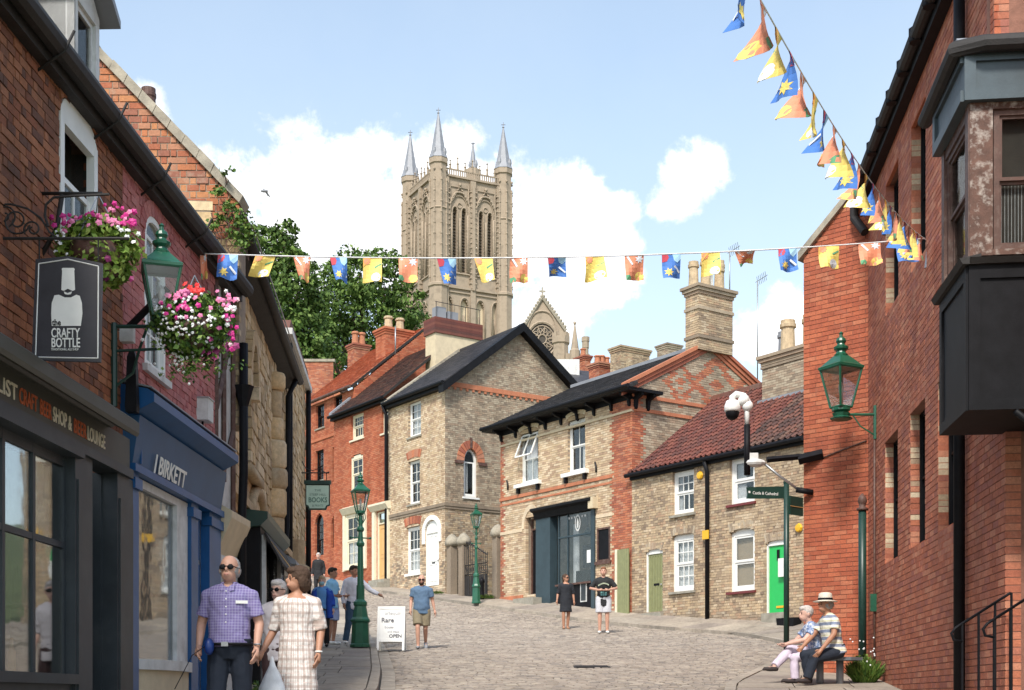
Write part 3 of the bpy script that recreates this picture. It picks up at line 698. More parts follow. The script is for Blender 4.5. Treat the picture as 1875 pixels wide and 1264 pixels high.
# dormer
du0, du1 = U(136, -.2), U(182, -.2); dz0, dz1 = 6.75, 7.85
dm = MB(); dm.prism(Fr(LW.P(du0, 0, 0), -LW.C, (0, 0, 1), -LW.A), [(.2, dz0), (.2, dz1), (1.6, dz1 + .1), (1.6, dz0 + 1.3)], -.03, .0); d0 = dm.build('dormer_cheek', M['offwhite'], B1)
od = opening(du0, du1, dz0, dz1)
wd = window(B1, Fr(LW.P(0, -.2, 0), LW.A, LW.B, LW.C), od, 1, (1, 0), M['offwhite'], w=0, ft=.09, name='dormer_window')
b = MB(); cu = (du0 + du1) / 2
rp = [(du0 - .12, dz1 - .02), (du0 - .12, dz1 + .05), (cu, dz1 + .33), (du1 + .12, dz1 + .05), (du1 + .12, dz1 - .02), (cu, dz1 + .25)]
b.prism(LW, rp, -1.9, -.04); b.build('dormer_roof', M['lead'], B1)
b = MB(); b.prism(LW, [(du0, dz1 + .0), (cu, dz1 + .24), (du1, dz1 + .0)], -.3, -.2); b.build('dormer_gable', M['offwhite'], B1)
# ---- bottle shop front
gz = zg(11) - .1
b = MB()
b.extr(LW, [(0, 4.02), (.14, 4.0), (.33, 3.90), (.35, 3.93), (.35, 4.02), (.30, 4.06), (0, 4.18)], 6, 11.78)
b.extr(LW, [(.0, 3.98), (.14, 3.97), (.18, 4.01), (0, 4.02)], 6, 11.70)
b.build('cornice', M['fascia'], B1)
b = MB(); b.box(LW, 6, 12.28, -.1, .10, 3.70, 3.98); b.build('fascia', M['fascia'], B1)
b = MB(); b.box(LW, 6, 12.3, -.1, .13, 3.62, 3.70); b.box(LW, 6, 11.0, -.1, .15, 3.57, 3.62)
for x0, x1 in ((U(150), U(118)), (U(226), U(197))): 
    a, c = min(x0, x1), max(x0, x1); b.box(LW, a, c, -.15, .09, zg(c) - .05, 3.62); b.box(LW, a + .04, c - .04, .09, .105, zg(c) + .5, 3.4)
b.box(LW, 11.3, 11.36, -.6, -.02, gz, 3.6)
b.build('pilaster', M['shopgrey'], B1)
b = MB(); b.box(LW, 6, 10.98, -.12, .06, gz - .2, 1.72); b.box(LW, 6, 10.98, -.12, .12, 1.72, 1.80)
for q in range(3): b.box(LW, 7 + q * 1.3, 8.1 + q * 1.3, .06, .075, gz + .15, 1.6)
b.build('stall_riser', M['shopgrey'], B1)
ow = opening(8.3, U(117), 1.80, 3.36)
us = [8.3, U(4), U(60), U(116)]; zt_ = 2.85
b = MB()
for u in us: b.box(LW, u - .025, u + .025, -.04, .012, 1.80, 3.57)
b.box(LW, 8.3, us[-1], -.035, .009, zt_ - .025, zt_ + .025); b.box(LW, 8.3, us[-1], -.035, .01, 3.49, 3.57)
sw = b.build('shop_window', M['shopgrey'], B1)
for i in range(3):
    for z0, z1 in ((1.8, zt_ - .03), (zt_ + .03, 3.49)):
        p = MB(); p.box(LW, us[i] + .025, us[i + 1] - .025, -.012, -.006, z0, z1); p.build('pane', M['glass_shop'], sw)
b = MB()
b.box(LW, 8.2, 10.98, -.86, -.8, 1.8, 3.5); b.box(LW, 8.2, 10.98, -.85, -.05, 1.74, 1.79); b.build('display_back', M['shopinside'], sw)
rr = random.Random(3)
ORD = ['first', 'second', 'third', 'fourth', 'fifth', 'sixth', 'seventh', 'eighth']
for i in range(8):
    u = 9.75 + i * .15; zz = 1.80 if i % 2 else 2.36; hh = rr.uniform(.24, .32); r_ = rr.uniform(.033, .045)
    b = MB(); b.lathe(LW.P(u, -.28 - .1 * (i % 3), zz), [(r_, 0), (r_, hh * .6), (r_ * .4, hh * .78), (r_ * .36, hh)], 8)
    b.build('bottle', M[['dkgreen', 'timber_brown', 'black', 'ochre'][i % 4]], None, smooth=True, label=['green', 'brown', 'black', 'amber'][i % 4] + ' glass bottle, ' + ORD[i] + ' along the display behind the grey shop window', cat='bottle', group='bottles in the grey shop window')
b = MB(); b.box(LW, 8.4, 10.9, -.55, -.2, 2.33, 2.355); b.build('shelf', M['timber_brown'], sw)
# curtain-like draped panel behind the upper lights
b = MB(); n = 60
for i in range(n + 1):
    u = 9.6 + 1.35 * i / n; ww = -.14 + .02 * math.sin(i * 1.3)
    b.v += [tuple(LW.P(u, ww, 2.9)), tuple(LW.P(u, ww, 3.5))]
for i in range(n): b.f.append([2 * i, 2 * i + 2, 2 * i + 3, 2 * i + 1]); b.m.append(0); b.r.append(.5)
b.build('net_curtain', M['curtain'], sw)
# recessed door
fd = Fr(LW.P(0, -.55, 0), LW.A, LW.B, LW.C)
door(B1, fd, opening(11.36, 11.95, zg(11.6) + .1, 3.6), M['shopgrey'], M['shopgrey'], panels=((.12, .88, .06, .32), (.12, .88, .38, .96)), w=0, fan=.4)
b = MB(); b.box(fd, 11.5, 11.8, .0, .006, zg(11.6) + 1.05, zg(11.6) + 1.9); b.build('door_glass', M['glass'], B1)
b = MB(); b.box(LW, 11.95, 11.99, -.6, -.05, gz, 3.6); b.box(LW, 11.3, 11.98, -.6, .0, gz - .1, zg(11.3) + .12); b.build('door_reveal', M['shopgrey'], B1)
p = MB(); p.box(fd, 11.55, 11.72, .007, .01, zg(11.6) + 1.1, zg(11.6) + 1.35); p.build('notice', M['white'], B1)
tw = mat('cream_lettering', (.62, .55, .42), .6, bump=0, var=.05); to = mat('orange_lettering', (.42, .09, .03), .6, bump=0, var=.05)
M['cream_lettering'] = tw
for s_, m_, xa, xb in (('SPECIALIST', tw, None, 31), ('CRAFT', to, 35, 68), ('BEER', to, 73, 94), ('SHOP &', tw, 97, 131), ('BEER', to, 135, 158), ('LOUNGE', tw, 160, 192)):
    ub_ = U(xb, .104); ua_ = U(xa, .104) if xa is not None else ub_ - .95
    text(B1, s_, LW, ua_, 3.765, .165, m_, .104, bold=.002, width=ub_ - ua_)
# ---- pink painted house with the blue shop
B2 = thing('shop_building', tuple(LW.P(14, 0, zg(14))), 0, 'pink painted brick house above a blue shop front', 'building')
o2 = opening(U(263), U(301), 4.85, 6.38, .22)
masonry(B2, LW, [(12.36, 4.38), (15.62, 4.38), (15.62, 6.62), (12.36, 6.62)], [o2], [M['pink_brick']], M['mortar_pink'], flem=True, seed=12, bh=.073, rough=.006, j=.008)
arch(B2, LW, o2, .15, [M['pink_brick']], n=11)
window(B2, LW, o2, 2, (2, 2), w=.01, ft=.06, sill=M['offwhite'], cover=(M['curtain'], 0, 1, (0, 1)))
tiles(B2, rf, [(12.37, .0), (15.62, 0), (15.62, 3.0), (12.37, 3.0)], [M['pantile_brown']], 'pantile', .24, .28, .04, nmax=40, name='roof_tile')
b = MB(); b.box(LW, 12.36, 15.62, -.25, -.02, zg(14) - .5, 4.38); b.build('wall', M['shopblue'], B2)
b = MB()
b.extr(LW, [(0, 4.20), (.10, 4.22), (.26, 4.30), (.32, 4.33), (.32, 4.41), (.26, 4.45), (0, 4.50)], 12.30, 15.5)
b.build('cornice', M['shopblue'], B2)
b = MB(); b.extr(LW, [(.0, 4.52), (.30, 4.455), (.30, 4.47), (0, 4.54)], 12.3, 15.5); b.build('lead_flashing', M['lead'], B2)
b = MB(); b.extr(LW, [(0, 3.78), (.10, 3.78), (.17, 4.22), (0, 4.22)], 12.36, 15.55); b.build('fascia', M['fasciablue'], B2)
b = MB(); b.box(LW, 12.36, 15.6, -.0, .13, 3.71, 3.78)
for x0, x1 in ((U(228), U(239)), (U(337), U(350)), (U(371), U(392))):
    b.box(LW, x0, x1, -.12, .08, zg(x0) - .1, 3.71); b.box(LW, x0 - .02, x1 + .02, .0, .11, 3.56, 3.66); b.box(LW, x0 - .02, x1 + .02, .0, .10, zg(x0), zg(x0) + .25)
b.build('pilaster', M['shopblue'], B2)
a0, a1 = U(239), U(337); zs = 1.6 + .38
# bowed cream stall riser and sill
b = MB(); n = 14; pr = [(a0 + (a1 - a0) * i / n, .03 + .16 * math.sin(math.pi * i / n) ** .7) for i in range(n + 1)]
for z0, z1, e, nm, mm in ((zg(13) - .2, zs - .1, 0, 'stall_riser', 'render_cream'), (zs - .1, zs, .04, 'sill', 'offwhite')):
    b = MB(); vv = [LW.P(u, w + e, z0) for u, w in pr] + [LW.P(a1, -.1, z0), LW.P(a0, -.1, z0)]; k = len(vv)
    vv += [p + Vector((0, 0, z1 - z0)) for p in vv]
    b.add(vv, [list(range(k))[::-1], list(range(k, 2 * k))] + [[i, (i + 1) % k, k + (i + 1) % k, k + i] for i in range(k)]); b.build(nm, M[mm], B2)
b = MB(); b.box(LW, a0 + .002, a0 + .06, -.06, .04, zs, 3.7); b.box(LW, U(317), a1 - .002, -.06, .04, zs, 3.7); b.box(LW, a0 + .06, U(317), -.06, .04, 3.62, 3.7)
sw2 = b.build('shop_window', M['offwhite'], B2)
p = MB(); p.box(LW, a0 + .06, U(317), -.012, -.006, zs, 3.62); p.build('pane', M['glass_shop'], sw2)
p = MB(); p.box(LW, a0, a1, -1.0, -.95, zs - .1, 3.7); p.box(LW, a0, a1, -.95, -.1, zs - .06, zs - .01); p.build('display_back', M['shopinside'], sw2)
for i in range(5):
    p = MB(); u = a0 + .25 + i * .22; p.lathe(LW.P(u, -.4, zs), [(.06, 0), (.07, .1), (.02, .13), (.02, .22), (.08, .24)], 10); p.build('display_vase', M['offwhite'], None, smooth=True, label='small pale ornament, ' + ORD[i] + ' from the near edge inside the blue shop window', cat='ornament', group='ornaments in the blue shop window')
od2 = opening(U(350), U(371), zg(15) + .1, 3.66)
door(B2, LW, od2, M['shopblue'], M['offwhite'], w=-.05, fan=.5, ft=.05)
text(B2, 'J BIRKETT', Fr(LW.P(0, .137, 3.9), LW.A, Vector(LW.B) + Vector(LW.C) * .16, Vector(LW.C) - Vector(LW.B) * .16), U(284, .14), -.105, .24, M['white'], .006, bold=.004, width=U(341, .14) - U(284, .14))
p = MB(); p.box(LW, 12.55, 12.57, .11, .125, 3.8, 4.2); p.build('fascia_joint', M['shopblue'], B2)
# floodlight / alarm box on the pink wall
eb = thing('wall_box', tuple(LW.P(15.3, 0, 4.95)), 0, 'grey electrical box fixed to the end of the pink wall', 'electrical box')
x0, z1 = LW.uz(378, 732, .12); x1, z0 = LW.uz(412, 795, .12)
b = MB(); b.box(LW, x0, x0 + .22, .0, .14, z0, z1 + .02); b.build('casing', M['offwhite'], eb)
b = MB(); b.box(LW, x0 - .01, x0 + .23, -.0, .15, z1 + .02, z1 + .035); b.build('lid', M['steel'], eb)
bar(eb, 'conduit', M['black'], [LW.P(x0 + .1, .05, z0), LW.P(x0 + .1, .05, z0 - .35)], .012)
# ---- white timber section between pink house and stone house
B3 = thing('timber_building', tuple(LW.P(16.1, 0, zg(16))), 0, 'narrow white plastered building with timber struts between the pink and stone houses', 'building')
b = MB(); b.box(LW, 15.63, 16.6, -2.5, -.02, zg(16) - .3, 6.7); b.build('wall', M['offwhite'], B3)
for pts in ([(15.68, 6.6), (15.68, 2.6)], [(16.05, 6.6), (16.05, 4.2)], [(16.5, 6.6), (16.5, 2.6)], [(15.7, 5.0), (16.48, 6.2)], [(15.7, 3.9), (16.5, 4.9)]):
    bar(B3, 'timber', M['timber_brown'], [LW.P(u, .005, z) for u, z in pts], .035, 4, smooth=False)
bar(B3, 'downpipe', M['black'], [LW.P(16.58, .12, 6.0), LW.P(16.58, .12, 4.4), LW.P(16.58, .10, 3.9), LW.P(16.58, .10, 1.7)], .055)
b = MB(); b.lathe(LW.P(16.58, .12, 5.35), [(.05, -.15), (.11, .05), (.13, .12)], 8); b.build('rainwater_hopper', M['black'], B3)
b = MB(); b.extr(LW, [(0, 3.25), (.20, 3.72), (.20, 3.80), (0, 3.92)], 15.66, 16.6); b.build('shop_canopy', M['render_cream'], B3)
b = MB(); b.box(LW, 15.66, 16.6, -.01, .05, zg(16), 3.3); b.build('shop_front', M['offwhite'], B3)
b = MB(); b.box(LW, 15.75, 16.4, .05, .058, 2.3, 3.1); b.build('pane', M['glass'], B3)
# ---- old stone house (line turns a little left)
NW = wall(-3.74, 16.6, -.074, 1)
def UN(x, w=0.0): return NW.uz(x, 700, w)[0]
B4 = thing('stone_house', tuple(NW.P(3, 0, zg(19.5))), 0, 'medieval golden stone house with arched window and a brick gable end', 'building')
uE = UN(519)
oa = opening(UN(446), UN(458), 5.05, 6.95, .75)
masonry(B4, NW, [(0, zg(17) - .4), (uE, zg(17) - .4), (uE, 7.78), (0, 7.78)], [oa, opening(UN(470), UN(497), zg(19), 3.7)], [M['stone']], M['mortar'], bl=.31, bh=.17, j=.014, proud=.022, rough=.014, depth=.5, seed=14, name='stone_block', random_len=True, bdepth=.3)
arch(B4, NW, oa, .22, [M['stone']], n=11, w1=.14, w0=-.3)
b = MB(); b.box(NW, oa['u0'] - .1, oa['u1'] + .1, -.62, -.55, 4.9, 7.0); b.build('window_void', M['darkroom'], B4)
b = MB()
c0 = (oa['u0'] + oa['u1']) / 2; b.tube([NW.P(c0, -.15, 5.05), NW.P(c0, -.15, 6.5)], .05, 8); b.box(NW, oa['u0'] - .3, oa['u1'] + .5, 0, .16, 4.92, 5.04)
b.build('window_shaft', M['stone'], B4, smooth=True)
# big half round hood mould over the old doorway and the projecting chimney breast (rounded shafts)
b = MB(); cx_ = UN(462); pts = []
for i in range(15):
    a = math.pi * i / 14; pts.append(NW.P(cx_ - 1.25 * math.cos(a) + .3, .04, 3.55 + 1.35 * math.sin(a)))
b.tube(pts, .09, 8); b.build('hood_mould', M['stone'], B4, smooth=True)
b = MB(); uc = UN(497)
zz = 3.6
for i, (r_, h) in enumerate(((.12, .5), (.15, .3), (.18, .42), (.22, .5), (.24, .35), (.22, .5), (.17, .4), (.14, .5), (.2, .3))):
    b.lathe(NW.P(uc, .05, zz), [(r_ * .85, 0), (r_, .06), (r_, h - .06), (r_ * .88, h)], 12, rnd=rng.random()); zz += h
b.build('corbelled_chimney_breast', M['stone'], B4, smooth=True)
b = MB(); b.box(NW, -.2, uE + .2, -.02, .16, 4.35, 4.47, rnd=.3); b.build('string_course', M['stone'], B4)
# eaves
b = MB(); b.extr(NW, [(-.1, 7.62), (.22, 7.70), (.28, 7.80), (.26, 7.9), (-.1, 8.1)], .1, uE + .2); b.build('eaves_board', M['black_rough'], B4)
bar(B4, 'gutter', M['black_rough'], [NW.P(.2, .31, 7.78), NW.P(uE + .1, .31, 7.78)], .075)
bar(B4, 'gutter_rail', M['steel'], [NW.P(1.5, .38, 7.88), NW.P(uE + .1, .38, 7.88)], .012, 5)
rn = roofframe(NW, 0, 7.82, .2, R(46))
tiles(B4, rn, [(.55, 0), (uE + .1, 0), (uE + .1, 6), (.55, 6)], [M['pantile_brown']], 'pantile', .25, .3, .045, nmax=0, name='roof_tile')
bar(B4, 'downpipe', M['black'], [NW.P(uE - .3, .3, 7.8), NW.P(uE - .3, .12, 7.4), NW.P(uE - .3, .1, 4.9), NW.P(uE - .5, .1, 4.6), NW.P(uE - .5, .1, 2.2)], .05)
# brick gable end facing the camera
GW = wall(-3.44, 16.62, 1, 0)
def GP(x, y): return GW.uz(x, y)
ga, gb, gc = GP(150, 72), GP(440, 372), GP(440, 520)
poly = [(-3.2, 5.0), (.05, 5.0), (0.05, gb[1]), (ga[0], ga[1]), (-3.2, 8.2)]
stz = GP(0, 428)[1]
masonry(B4, GW, poly, [], [M['orange_brick'], M['stone']], M['mortar_pale'], seed=15, bl=.24, bh=.085, j=.014, rough=.009, zone=lambda u, z: 1 if (z < stz + .1 * math.sin(u * 9) and u > -.65) else 0, flem=True, depth=.4)
b = MB(); dx_ = gb[0] - ga[0]; dz_ = gb[1] - ga[1]; rr = random.Random(2); n = 11
for i in range(n):
    s0, s1 = i / n, (i + .97) / n
    p0 = (ga[0] + dx_ * s0, ga[1] + dz_ * s0); p1 = (ga[0] + dx_ * s1, ga[1] + dz_ * s1); j = rr.uniform(-.012, .015)
    b.prism(GW, [(p0[0], p0[1] - .02), (p1[0], p1[1] - .02), (p1[0] + .05, p1[1] + .08 + j), (p0[0] + .05, p0[1] + .08 + j)], -.35, .06, 0, rr.random())
b.build('verge_coping', M['coping'], B4)
st = MB(); st.box(wall(-5.2, 18.3, 1, 0), -.35, .6, -.7, .0, 8.5, 9.15); st.build('chimney_stack', M['orange_brick'], B4)
for i, (x, y0, y1, r_) in enumerate(((272, 163, 232, .095), (243, 161, 190, .085))):
    p = px(x, y0, 18.0); b = MB(); b.lathe((p.x, 18.0 + i * .5, p.z - .75), [(r_, 0), (r_, .62), (r_ * 1.1, .64), (r_ * 1.1, .68), (r_, .69), (r_, .75), (r_ * .75, .75)], 14); b.build('chimney_pot', M['timber_brown'], B4, smooth=False)
# ---- second stone house at the end of the left row
B5 = thing('stone_house', tuple(NW.P(8.8, 0, zg(25))), 0, 'tall narrow pale stone house at the far end of the left row', 'building')
u0, u1 = UN(521) + .02, UN(558)
o5 = opening(u0 + 1.0, u0 + 1.7, 5.9, 7.1)
masonry(B5, NW, [(u0, zg(22) - .3), (u1, zg(22) - .3), (u1, 8.75), (u0, 8.75)], [o5, opening(u0 + .8, u0 + 2.2, zg(24), 4.4, .6)], [M['stone']], M['mortar_pale'], bl=.30, bh=.16, j=.014, proud=.02, rough=.014, depth=.4, seed=16, name='stone_block', random_len=True, bdepth=.3)
window(B5, NW, o5, 2, (2, 2), M['offwhite'])
EW = wall(NW.P(u1, 0, 0).x, NW.P(u1, 0, 0).y, -1, -.07)
b = MB(); b.box(NW, u0 - .1, u1 + .12, -.1, .16, 8.72, 8.84); b.build('eaves_board', M['offwhite'], B5)
b = MB(); b.prism(NW, [(u0 - .1, 8.84), (u1 + .1, 8.84), (u1 - .4, 9.1), (u0 + .3, 9.1)], -3.5, .1); b.build('roof', M['pantile_brown'], B5)
bar(B5, 'downpipe', M['black'], [NW.P(u1 - .2, .1, 8.7), NW.P(u1 - .2, .1, 3.4)], .06)
bar(B5, 'downpipe', M['black'], [NW.P(u0 + .15, .1, 8.6), NW.P(u0 + .15, .1, 3.2)], .045)
# black shopfronts under the stone houses
B6 = thing('shop_premises', tuple(NW.P(3.4, .3, zg(20))), 0, 'projecting black shop front with dark green cornice below the golden stone house', 'shop')
b = MB(); ua, ub = UN(438), UN(484)
b.box(NW, ua, ub, 0, .30, zg(20) - .3, 4.15); b.build('carcass', M['black'], B6)
b = MB(); b.extr(NW, [(0, 4.05), (.32, 4.1), (.42, 4.2), (.42, 4.3), (0, 4.34)], ua - .12, ub + .1); b.build('cornice', M['dkgreen'], B6)
for i in range(3):
    q = ua + .2 + (ub - ua) * i / 3; b = MB(); b.box(NW, q, q + .07, .30, .36, zg(20), 4.0); b.build('mullion', M['offwhite' if i != 1 else 'black'], B6)
    p = MB(); p.box(NW, q + .09, q + (ub - ua) / 3 - .06, .30, .31, 2.5, 3.9); p.build('pane', M['glass'], B6)
b = MB(); b.extr(NW, [(.34, 4.0), (.60, 3.55), (.62, 3.57), (.36, 4.04)], ua + .1, ub - .1); b.build('awning', M['black_rough'], B6)
bar(B6, 'awning_rail', M['yellow'], [NW.P(ua + .2, .42, 3.9), NW.P(ub - .2, .60, 3.6)], .02, 5)
B7 = thing('shop_premises', tuple(NW.P(8.2, .2, zg(24))), 0, 'small white shop front with a slate canopy beside the lamp-side stone pier', 'shop')
ua, ub = UN(490), UN(520)
b = MB(); b.box(NW, ua, ub, 0, .22, zg(23) - .3, 3.9); b.build('carcass', M['white'], B7)
b = MB(); b.extr(NW, [(0, 4.25), (.5, 3.98), (.52, 3.9), (0, 3.95)], ua - .3, ub + .35); b.build('canopy', M['lead'], B7)
for q in (ua, (ua + ub) / 2, ub - .08):
    b = MB(); b.box(NW, q, q + .09, .22, .28, zg(23), 3.9); b.build('post', M['black'], B7)
p = MB(); p.box(NW, ua + .12, ub - .12, .222, .23, 2.9, 3.8); p.build('pane', M['glass'], B7)
# arched gateway pier at the end
b = MB(); b.lathe(NW.P(UN(534), .06, zg(27)), [(.26, 0), (.26, 1.7), (.31, 1.8), (.31, 1.95), (.22, 2.0), (.22, 2.5)], 12); b.build('stone_pier', M['stone'], B5, smooth=False)
# ------------------------------------------------------------------ RIGHT: modern red brick building with oriel
RW = wall(5.73, 21.5, -.1103, -.9939)
def UR(x, w=0.0): return RW.uz(x, 900, w)[0]
def RZ(x, y, w=0.0): return RW.uz(x, y, w)[1]
C1 = thing('red_brick_building', tuple(RW.P(5, 0, zg(17))), 0, 'large orange red brick building with narrow windows along the right side', 'building')
ops = []
def ro(x0, x1, z0, z1): 
    o = opening(UR(x0), UR(x1), z0, z1); ops.append(o); return o
w1 = ro(1621, 1645, 3.62, 5.42); w2 = ro(1667, 1695, 3.62, 5.42); w3 = ro(1718, 1757, 3.62, 5.42)
w4 = ro(1622, 1646, 7.25, 9.2); w5 = ro(1669, 1696, 7.25, 9.2)
uD = UR(1842)
dr = opening(uD, uD + 2.5, -1, 4.55); 
poly = [(0, .8), (11.5, -.2), (11.5, 7.35), (UR(1821), 7.35), (UR(1821), 9.72), (0, 9.72)]
masonry(C1, RW, poly, ops + [dr], [M['new_red'], M['buff_brick']], M['mortar_red'], seed=21, bl=.225, bh=.075, j=.010, depth=.45, bdepth=.14, proud=.007, rough=.002)
for o in ops:
    # striped reveal on the far jamb, slim dark window deep in the opening
    b = MB(); rr = random.Random(int(o['u0'] * 10))
    k = 0
    z = o['z0']
    while z < o['z1'] - .01:
        b.box(RW, o['u0'] - .01, o['u0'] + .006, -.118, -.001, z, min(z + .065, o['z1']), 1 if (k // 3) % 2 and rr.random() < .8 else 0, rr.random()); z += .075; k += 1
    b.build('reveal_brickwork', [M['new_red'], M['buff_light']], C1)
    window(C1, RW, o, 1, (1, 1), M['black'], w=-.12, ft=.045, sill=M['black'], sillw=-.02, sillh=.04)
    b = MB(); b.box(RW, o['u0'], o['u1'], -.05, .004, o['z0'] - .40, o['z0'] - .012, rnd=.5); b.build('sill_panel', M['side_red'], C1)
    b = MB(); b.box(RW, o['u0'], o['u1'], -.05, .004, o['z1'] + .002, o['z1'] + .32, rnd=.5); b.build('lintel', M['side_red'], C1)
# return wall that faces the camera above the oriel
RT = wall(*RW.P(UR(1821), 0, 0).xy, 1, 0)
masonry(C1, RT, [(0, 7.35), (3, 7.35), (3, 9.72), (0, 9.72)], [], [M['side_red']], M['mortar_red'], seed=24, nmax=60, wl='wall')
b = MB(); b.box(RT, -.02, 3, -.3, .05, 7.27, 7.35); b.build('string_course', M['buff_light'], C1)
# far side wall facing the camera at an angle
SD = Vector((-.73, .68, 0)); cS = Vector((5.73, 21.5, 0)); pS = cS + SD * 1.18
SW = wall(pS.x, pS.y, .73, -.68)
zl = SW.uz(1476, 470)[1]; zr_ = 10.05
masonry(C1, SW, [(0, 2.0), (1.18, 2.0), (1.18, zr_), (0, zl)], [], [M['side_red']], M['mortar_red'], seed=22, bl=.225, bh=.075, j=.010, proud=.007, rough=.002)
RTn = wall(pS.x - .35 * 0 + 0, pS.y, .1103, .9939)
b = MB(); q_ = [(pS.x + .05, pS.y + .12), (pS.x + 2.6, pS.y + 9), (pS.x + 6, pS.y + 9), (pS.x + 6, pS.y + .12)]; b.add([(x, y, z) for z in (1.5, zl - .1) for x, y in q_], [[3, 2, 1, 0], [4, 5, 6, 7], [0, 1, 5, 4], [1, 2, 6, 5], [2, 3, 7, 6], [3, 0, 4, 7]]); b.build('rear_wing', M['side_red'], C1)
b = MB(); b.prism(SW, [(-.08, zl - .06), (1.25, zr_ + .02), (1.25, zr_ + .14), (-.08, zl + .08)], -.6, .07); b.build('verge_coping', M['coping'], C1)
# eaves and gutter
b = MB(); b.box(RW, -.05, UR(1821), -.05, .14, 9.58, 9.72); b.build('soffit_board', M['black'], C1)
b = MB(); b.tube([RW.P(-.1, .2, 9.76), RW.P(UR(1821) + .6, .2, 9.76)], .085, 10); b.build('gutter', M['black_rough'], C1)
for k in range(11): b = MB(); b.lathe(RW.P(k * .85, .2, 9.67), [(.085, 0), (.092, .02), (.092, .17)], 8); b.build('gutter_bracket', M['black'], C1)
rfr = roofframe(RW, -.1, 9.84, .2, R(38))
tiles(C1, rfr, [(0, 0), (9.2, 0), (9.2, 4), (0, 4)], [M['slate']], 'slate', .28, .16, .018, nmax=120, name='roof_slate')
b = MB(); q = RW.P(.0, .2, 9.6); b.tube([RW.P(-.05, .22, 9.7), RW.P(-.05, .22, 9.35), RW.P(.15, .08, 9.05)], .07, 10); b.build('gutter_outlet', M['black_rough'], C1)
ud = UR(1772)
bar(C1, 'downpipe', M['black'], [RW.P(ud, .09, 9.7), RW.P(ud, .09, 0.5)], .062, 12)
bar(C1, 'conduit', M['timber_brown'], [RW.P(UR(1605), .03, 5.9), RW.P(UR(1605), .03, 1.4)], .017, 6)
b = MB(); b.box(RW, UR(1605) - .05, UR(1605) + .05, .0, .10, RZ(1605, 1120), RZ(1605, 1088)); b.build('junction_box', M['lampgreen'], C1)
bar(C1, 'conduit', M['timber_brown'], [SW.P(.25, .02, 5.55), SW.P(1.15, .02, 5.75)], .012, 6)
# dark recess with door at the near end
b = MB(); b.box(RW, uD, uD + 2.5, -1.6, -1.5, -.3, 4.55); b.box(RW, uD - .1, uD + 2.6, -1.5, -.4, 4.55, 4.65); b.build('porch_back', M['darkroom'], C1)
arch(C1, RW, opening(uD, uD + 2.5, 3, 4.55), .28, [M['new_red'], M['buff_light']], n=20, w0=-.2, w1=.012)
frr = Fr(RW.P(0, -.9, 0), RW.A, RW.B, RW.C)
door(C1, frr, opening(uD + .15, uD + 1.1, .6, 3.2), M['black'], M['black'], w=0)
# ---- oriel window
C2 = thing('oriel_window', tuple(RW.P(9, 0, 4.2)), 0, 'old timber oriel bay with peeling brown paint, black panelled base and blue grey cornice', 'bay window')
# part of the building but stands on its own brackets
yn = 12.0; Xn = (1773 - CX) / F * yn
on = Vector((Xn, yn, 0)); uN_ = RW.uz(1773, 700, 0)[0]
wO = .0
# front plane parallel to RW through the near corner
dist = (Vector((Xn, yn, 0)) - Vector(RW.O)).dot(RW.C)
OF = Fr(RW.O + RW.C * dist, RW.A, RW.B, RW.C)
un = OF.uz(1773, 700)[0]; uf = OF.uz(1724, 700)[0]
ON = wall(*OF.P(un, 0, 0).xy, -RW.C.x, -RW.C.y)     # near side face, u runs from the front corner into the wall
zb = EYE + (HZ - 752) / F * yn; z_box = EYE + (HZ - 487) / F * yn; z_w1 = EYE + (HZ - 190) / F * yn; z_top = EYE + (HZ - 95) / F * yn
d_ = dist + .25
b = MB()
b.prism(OF, [(uf, zb), (un, zb), (un, z_box), (uf, z_box)], -d_, 0); bx = b.build('base_box', M['black'], C2)
b = MB()                                            # panels on the base
for f_, a, c in ((OF, uf, un), (ON, 0, .95)):
    for x0, x1, y0, y1 in ((a + .0, c, zb, zb + .1), (a, c, z_box - .12, z_box), (a, a + .1, zb + .1, z_box - .12), (c - .1, c, zb + .1, z_box - .12)): b.box(f_, x0 - .0, x1, .0, .022, y0, y1)
b.build('panel_frame', M['black'], bx)
b = MB(); b.extr(OF, [(-.1, z_box), (.06, z_box), (.09, z_box + .05), (-.1, z_box + .09)], uf - .06, un + .06); b.extr(ON, [(-.1, z_box + .001), (.06, z_box + .001), (.09, z_box + .051), (-.1, z_box + .089)], .0, .98); b.build('sill_moulding', M['black_rough'], C2)
# corner posts and frames
b = MB(); z0, z1 = z_box + .085, z_w1
b.box(OF, un - .13, un - .001, -.16, .001, z0, z1); b.build('corner_post', M['timber_brown'], C2)
b = MB(); b.box(ON, .012, .21, -.10, .012, z0, z1); b.build('corner_post', M['timber'], C2)
b = MB(); b.box(OF, uf, uf + .12, -.12, .001, z0, z1); b.box(OF, uf + .12, un - .13, -.12, -.01, z1 - .1, z1); b.box(OF, uf + .12, un - .13, -.12, -.01, z0, z0 + .06); b.build('window_frame', M['timber_brown'], C2)
oF = opening(uf + .12, un - .13, z0 + .06, z1 - .1)
window(C2, OF, oF, 1, (1, 1), M['timber_brown'], w=-.03, ft=.05)
oN = opening(.225, 1.0, z0 + .05, z1 - .06)
window(C2, ON, oN, 1, (1, 1), M['timber_brown'], w=-.02, ft=.05, cover=(M['curtain'], 0, .52, (0, .35)))
b = MB(); b.box(ON, .21, 1.1, -.1, .005, z1 - .06, z1); b.box(ON, .21, 1.1, -.1, .02, z0, z0 + .05); b.build('window_frame', M['timber'], C2)
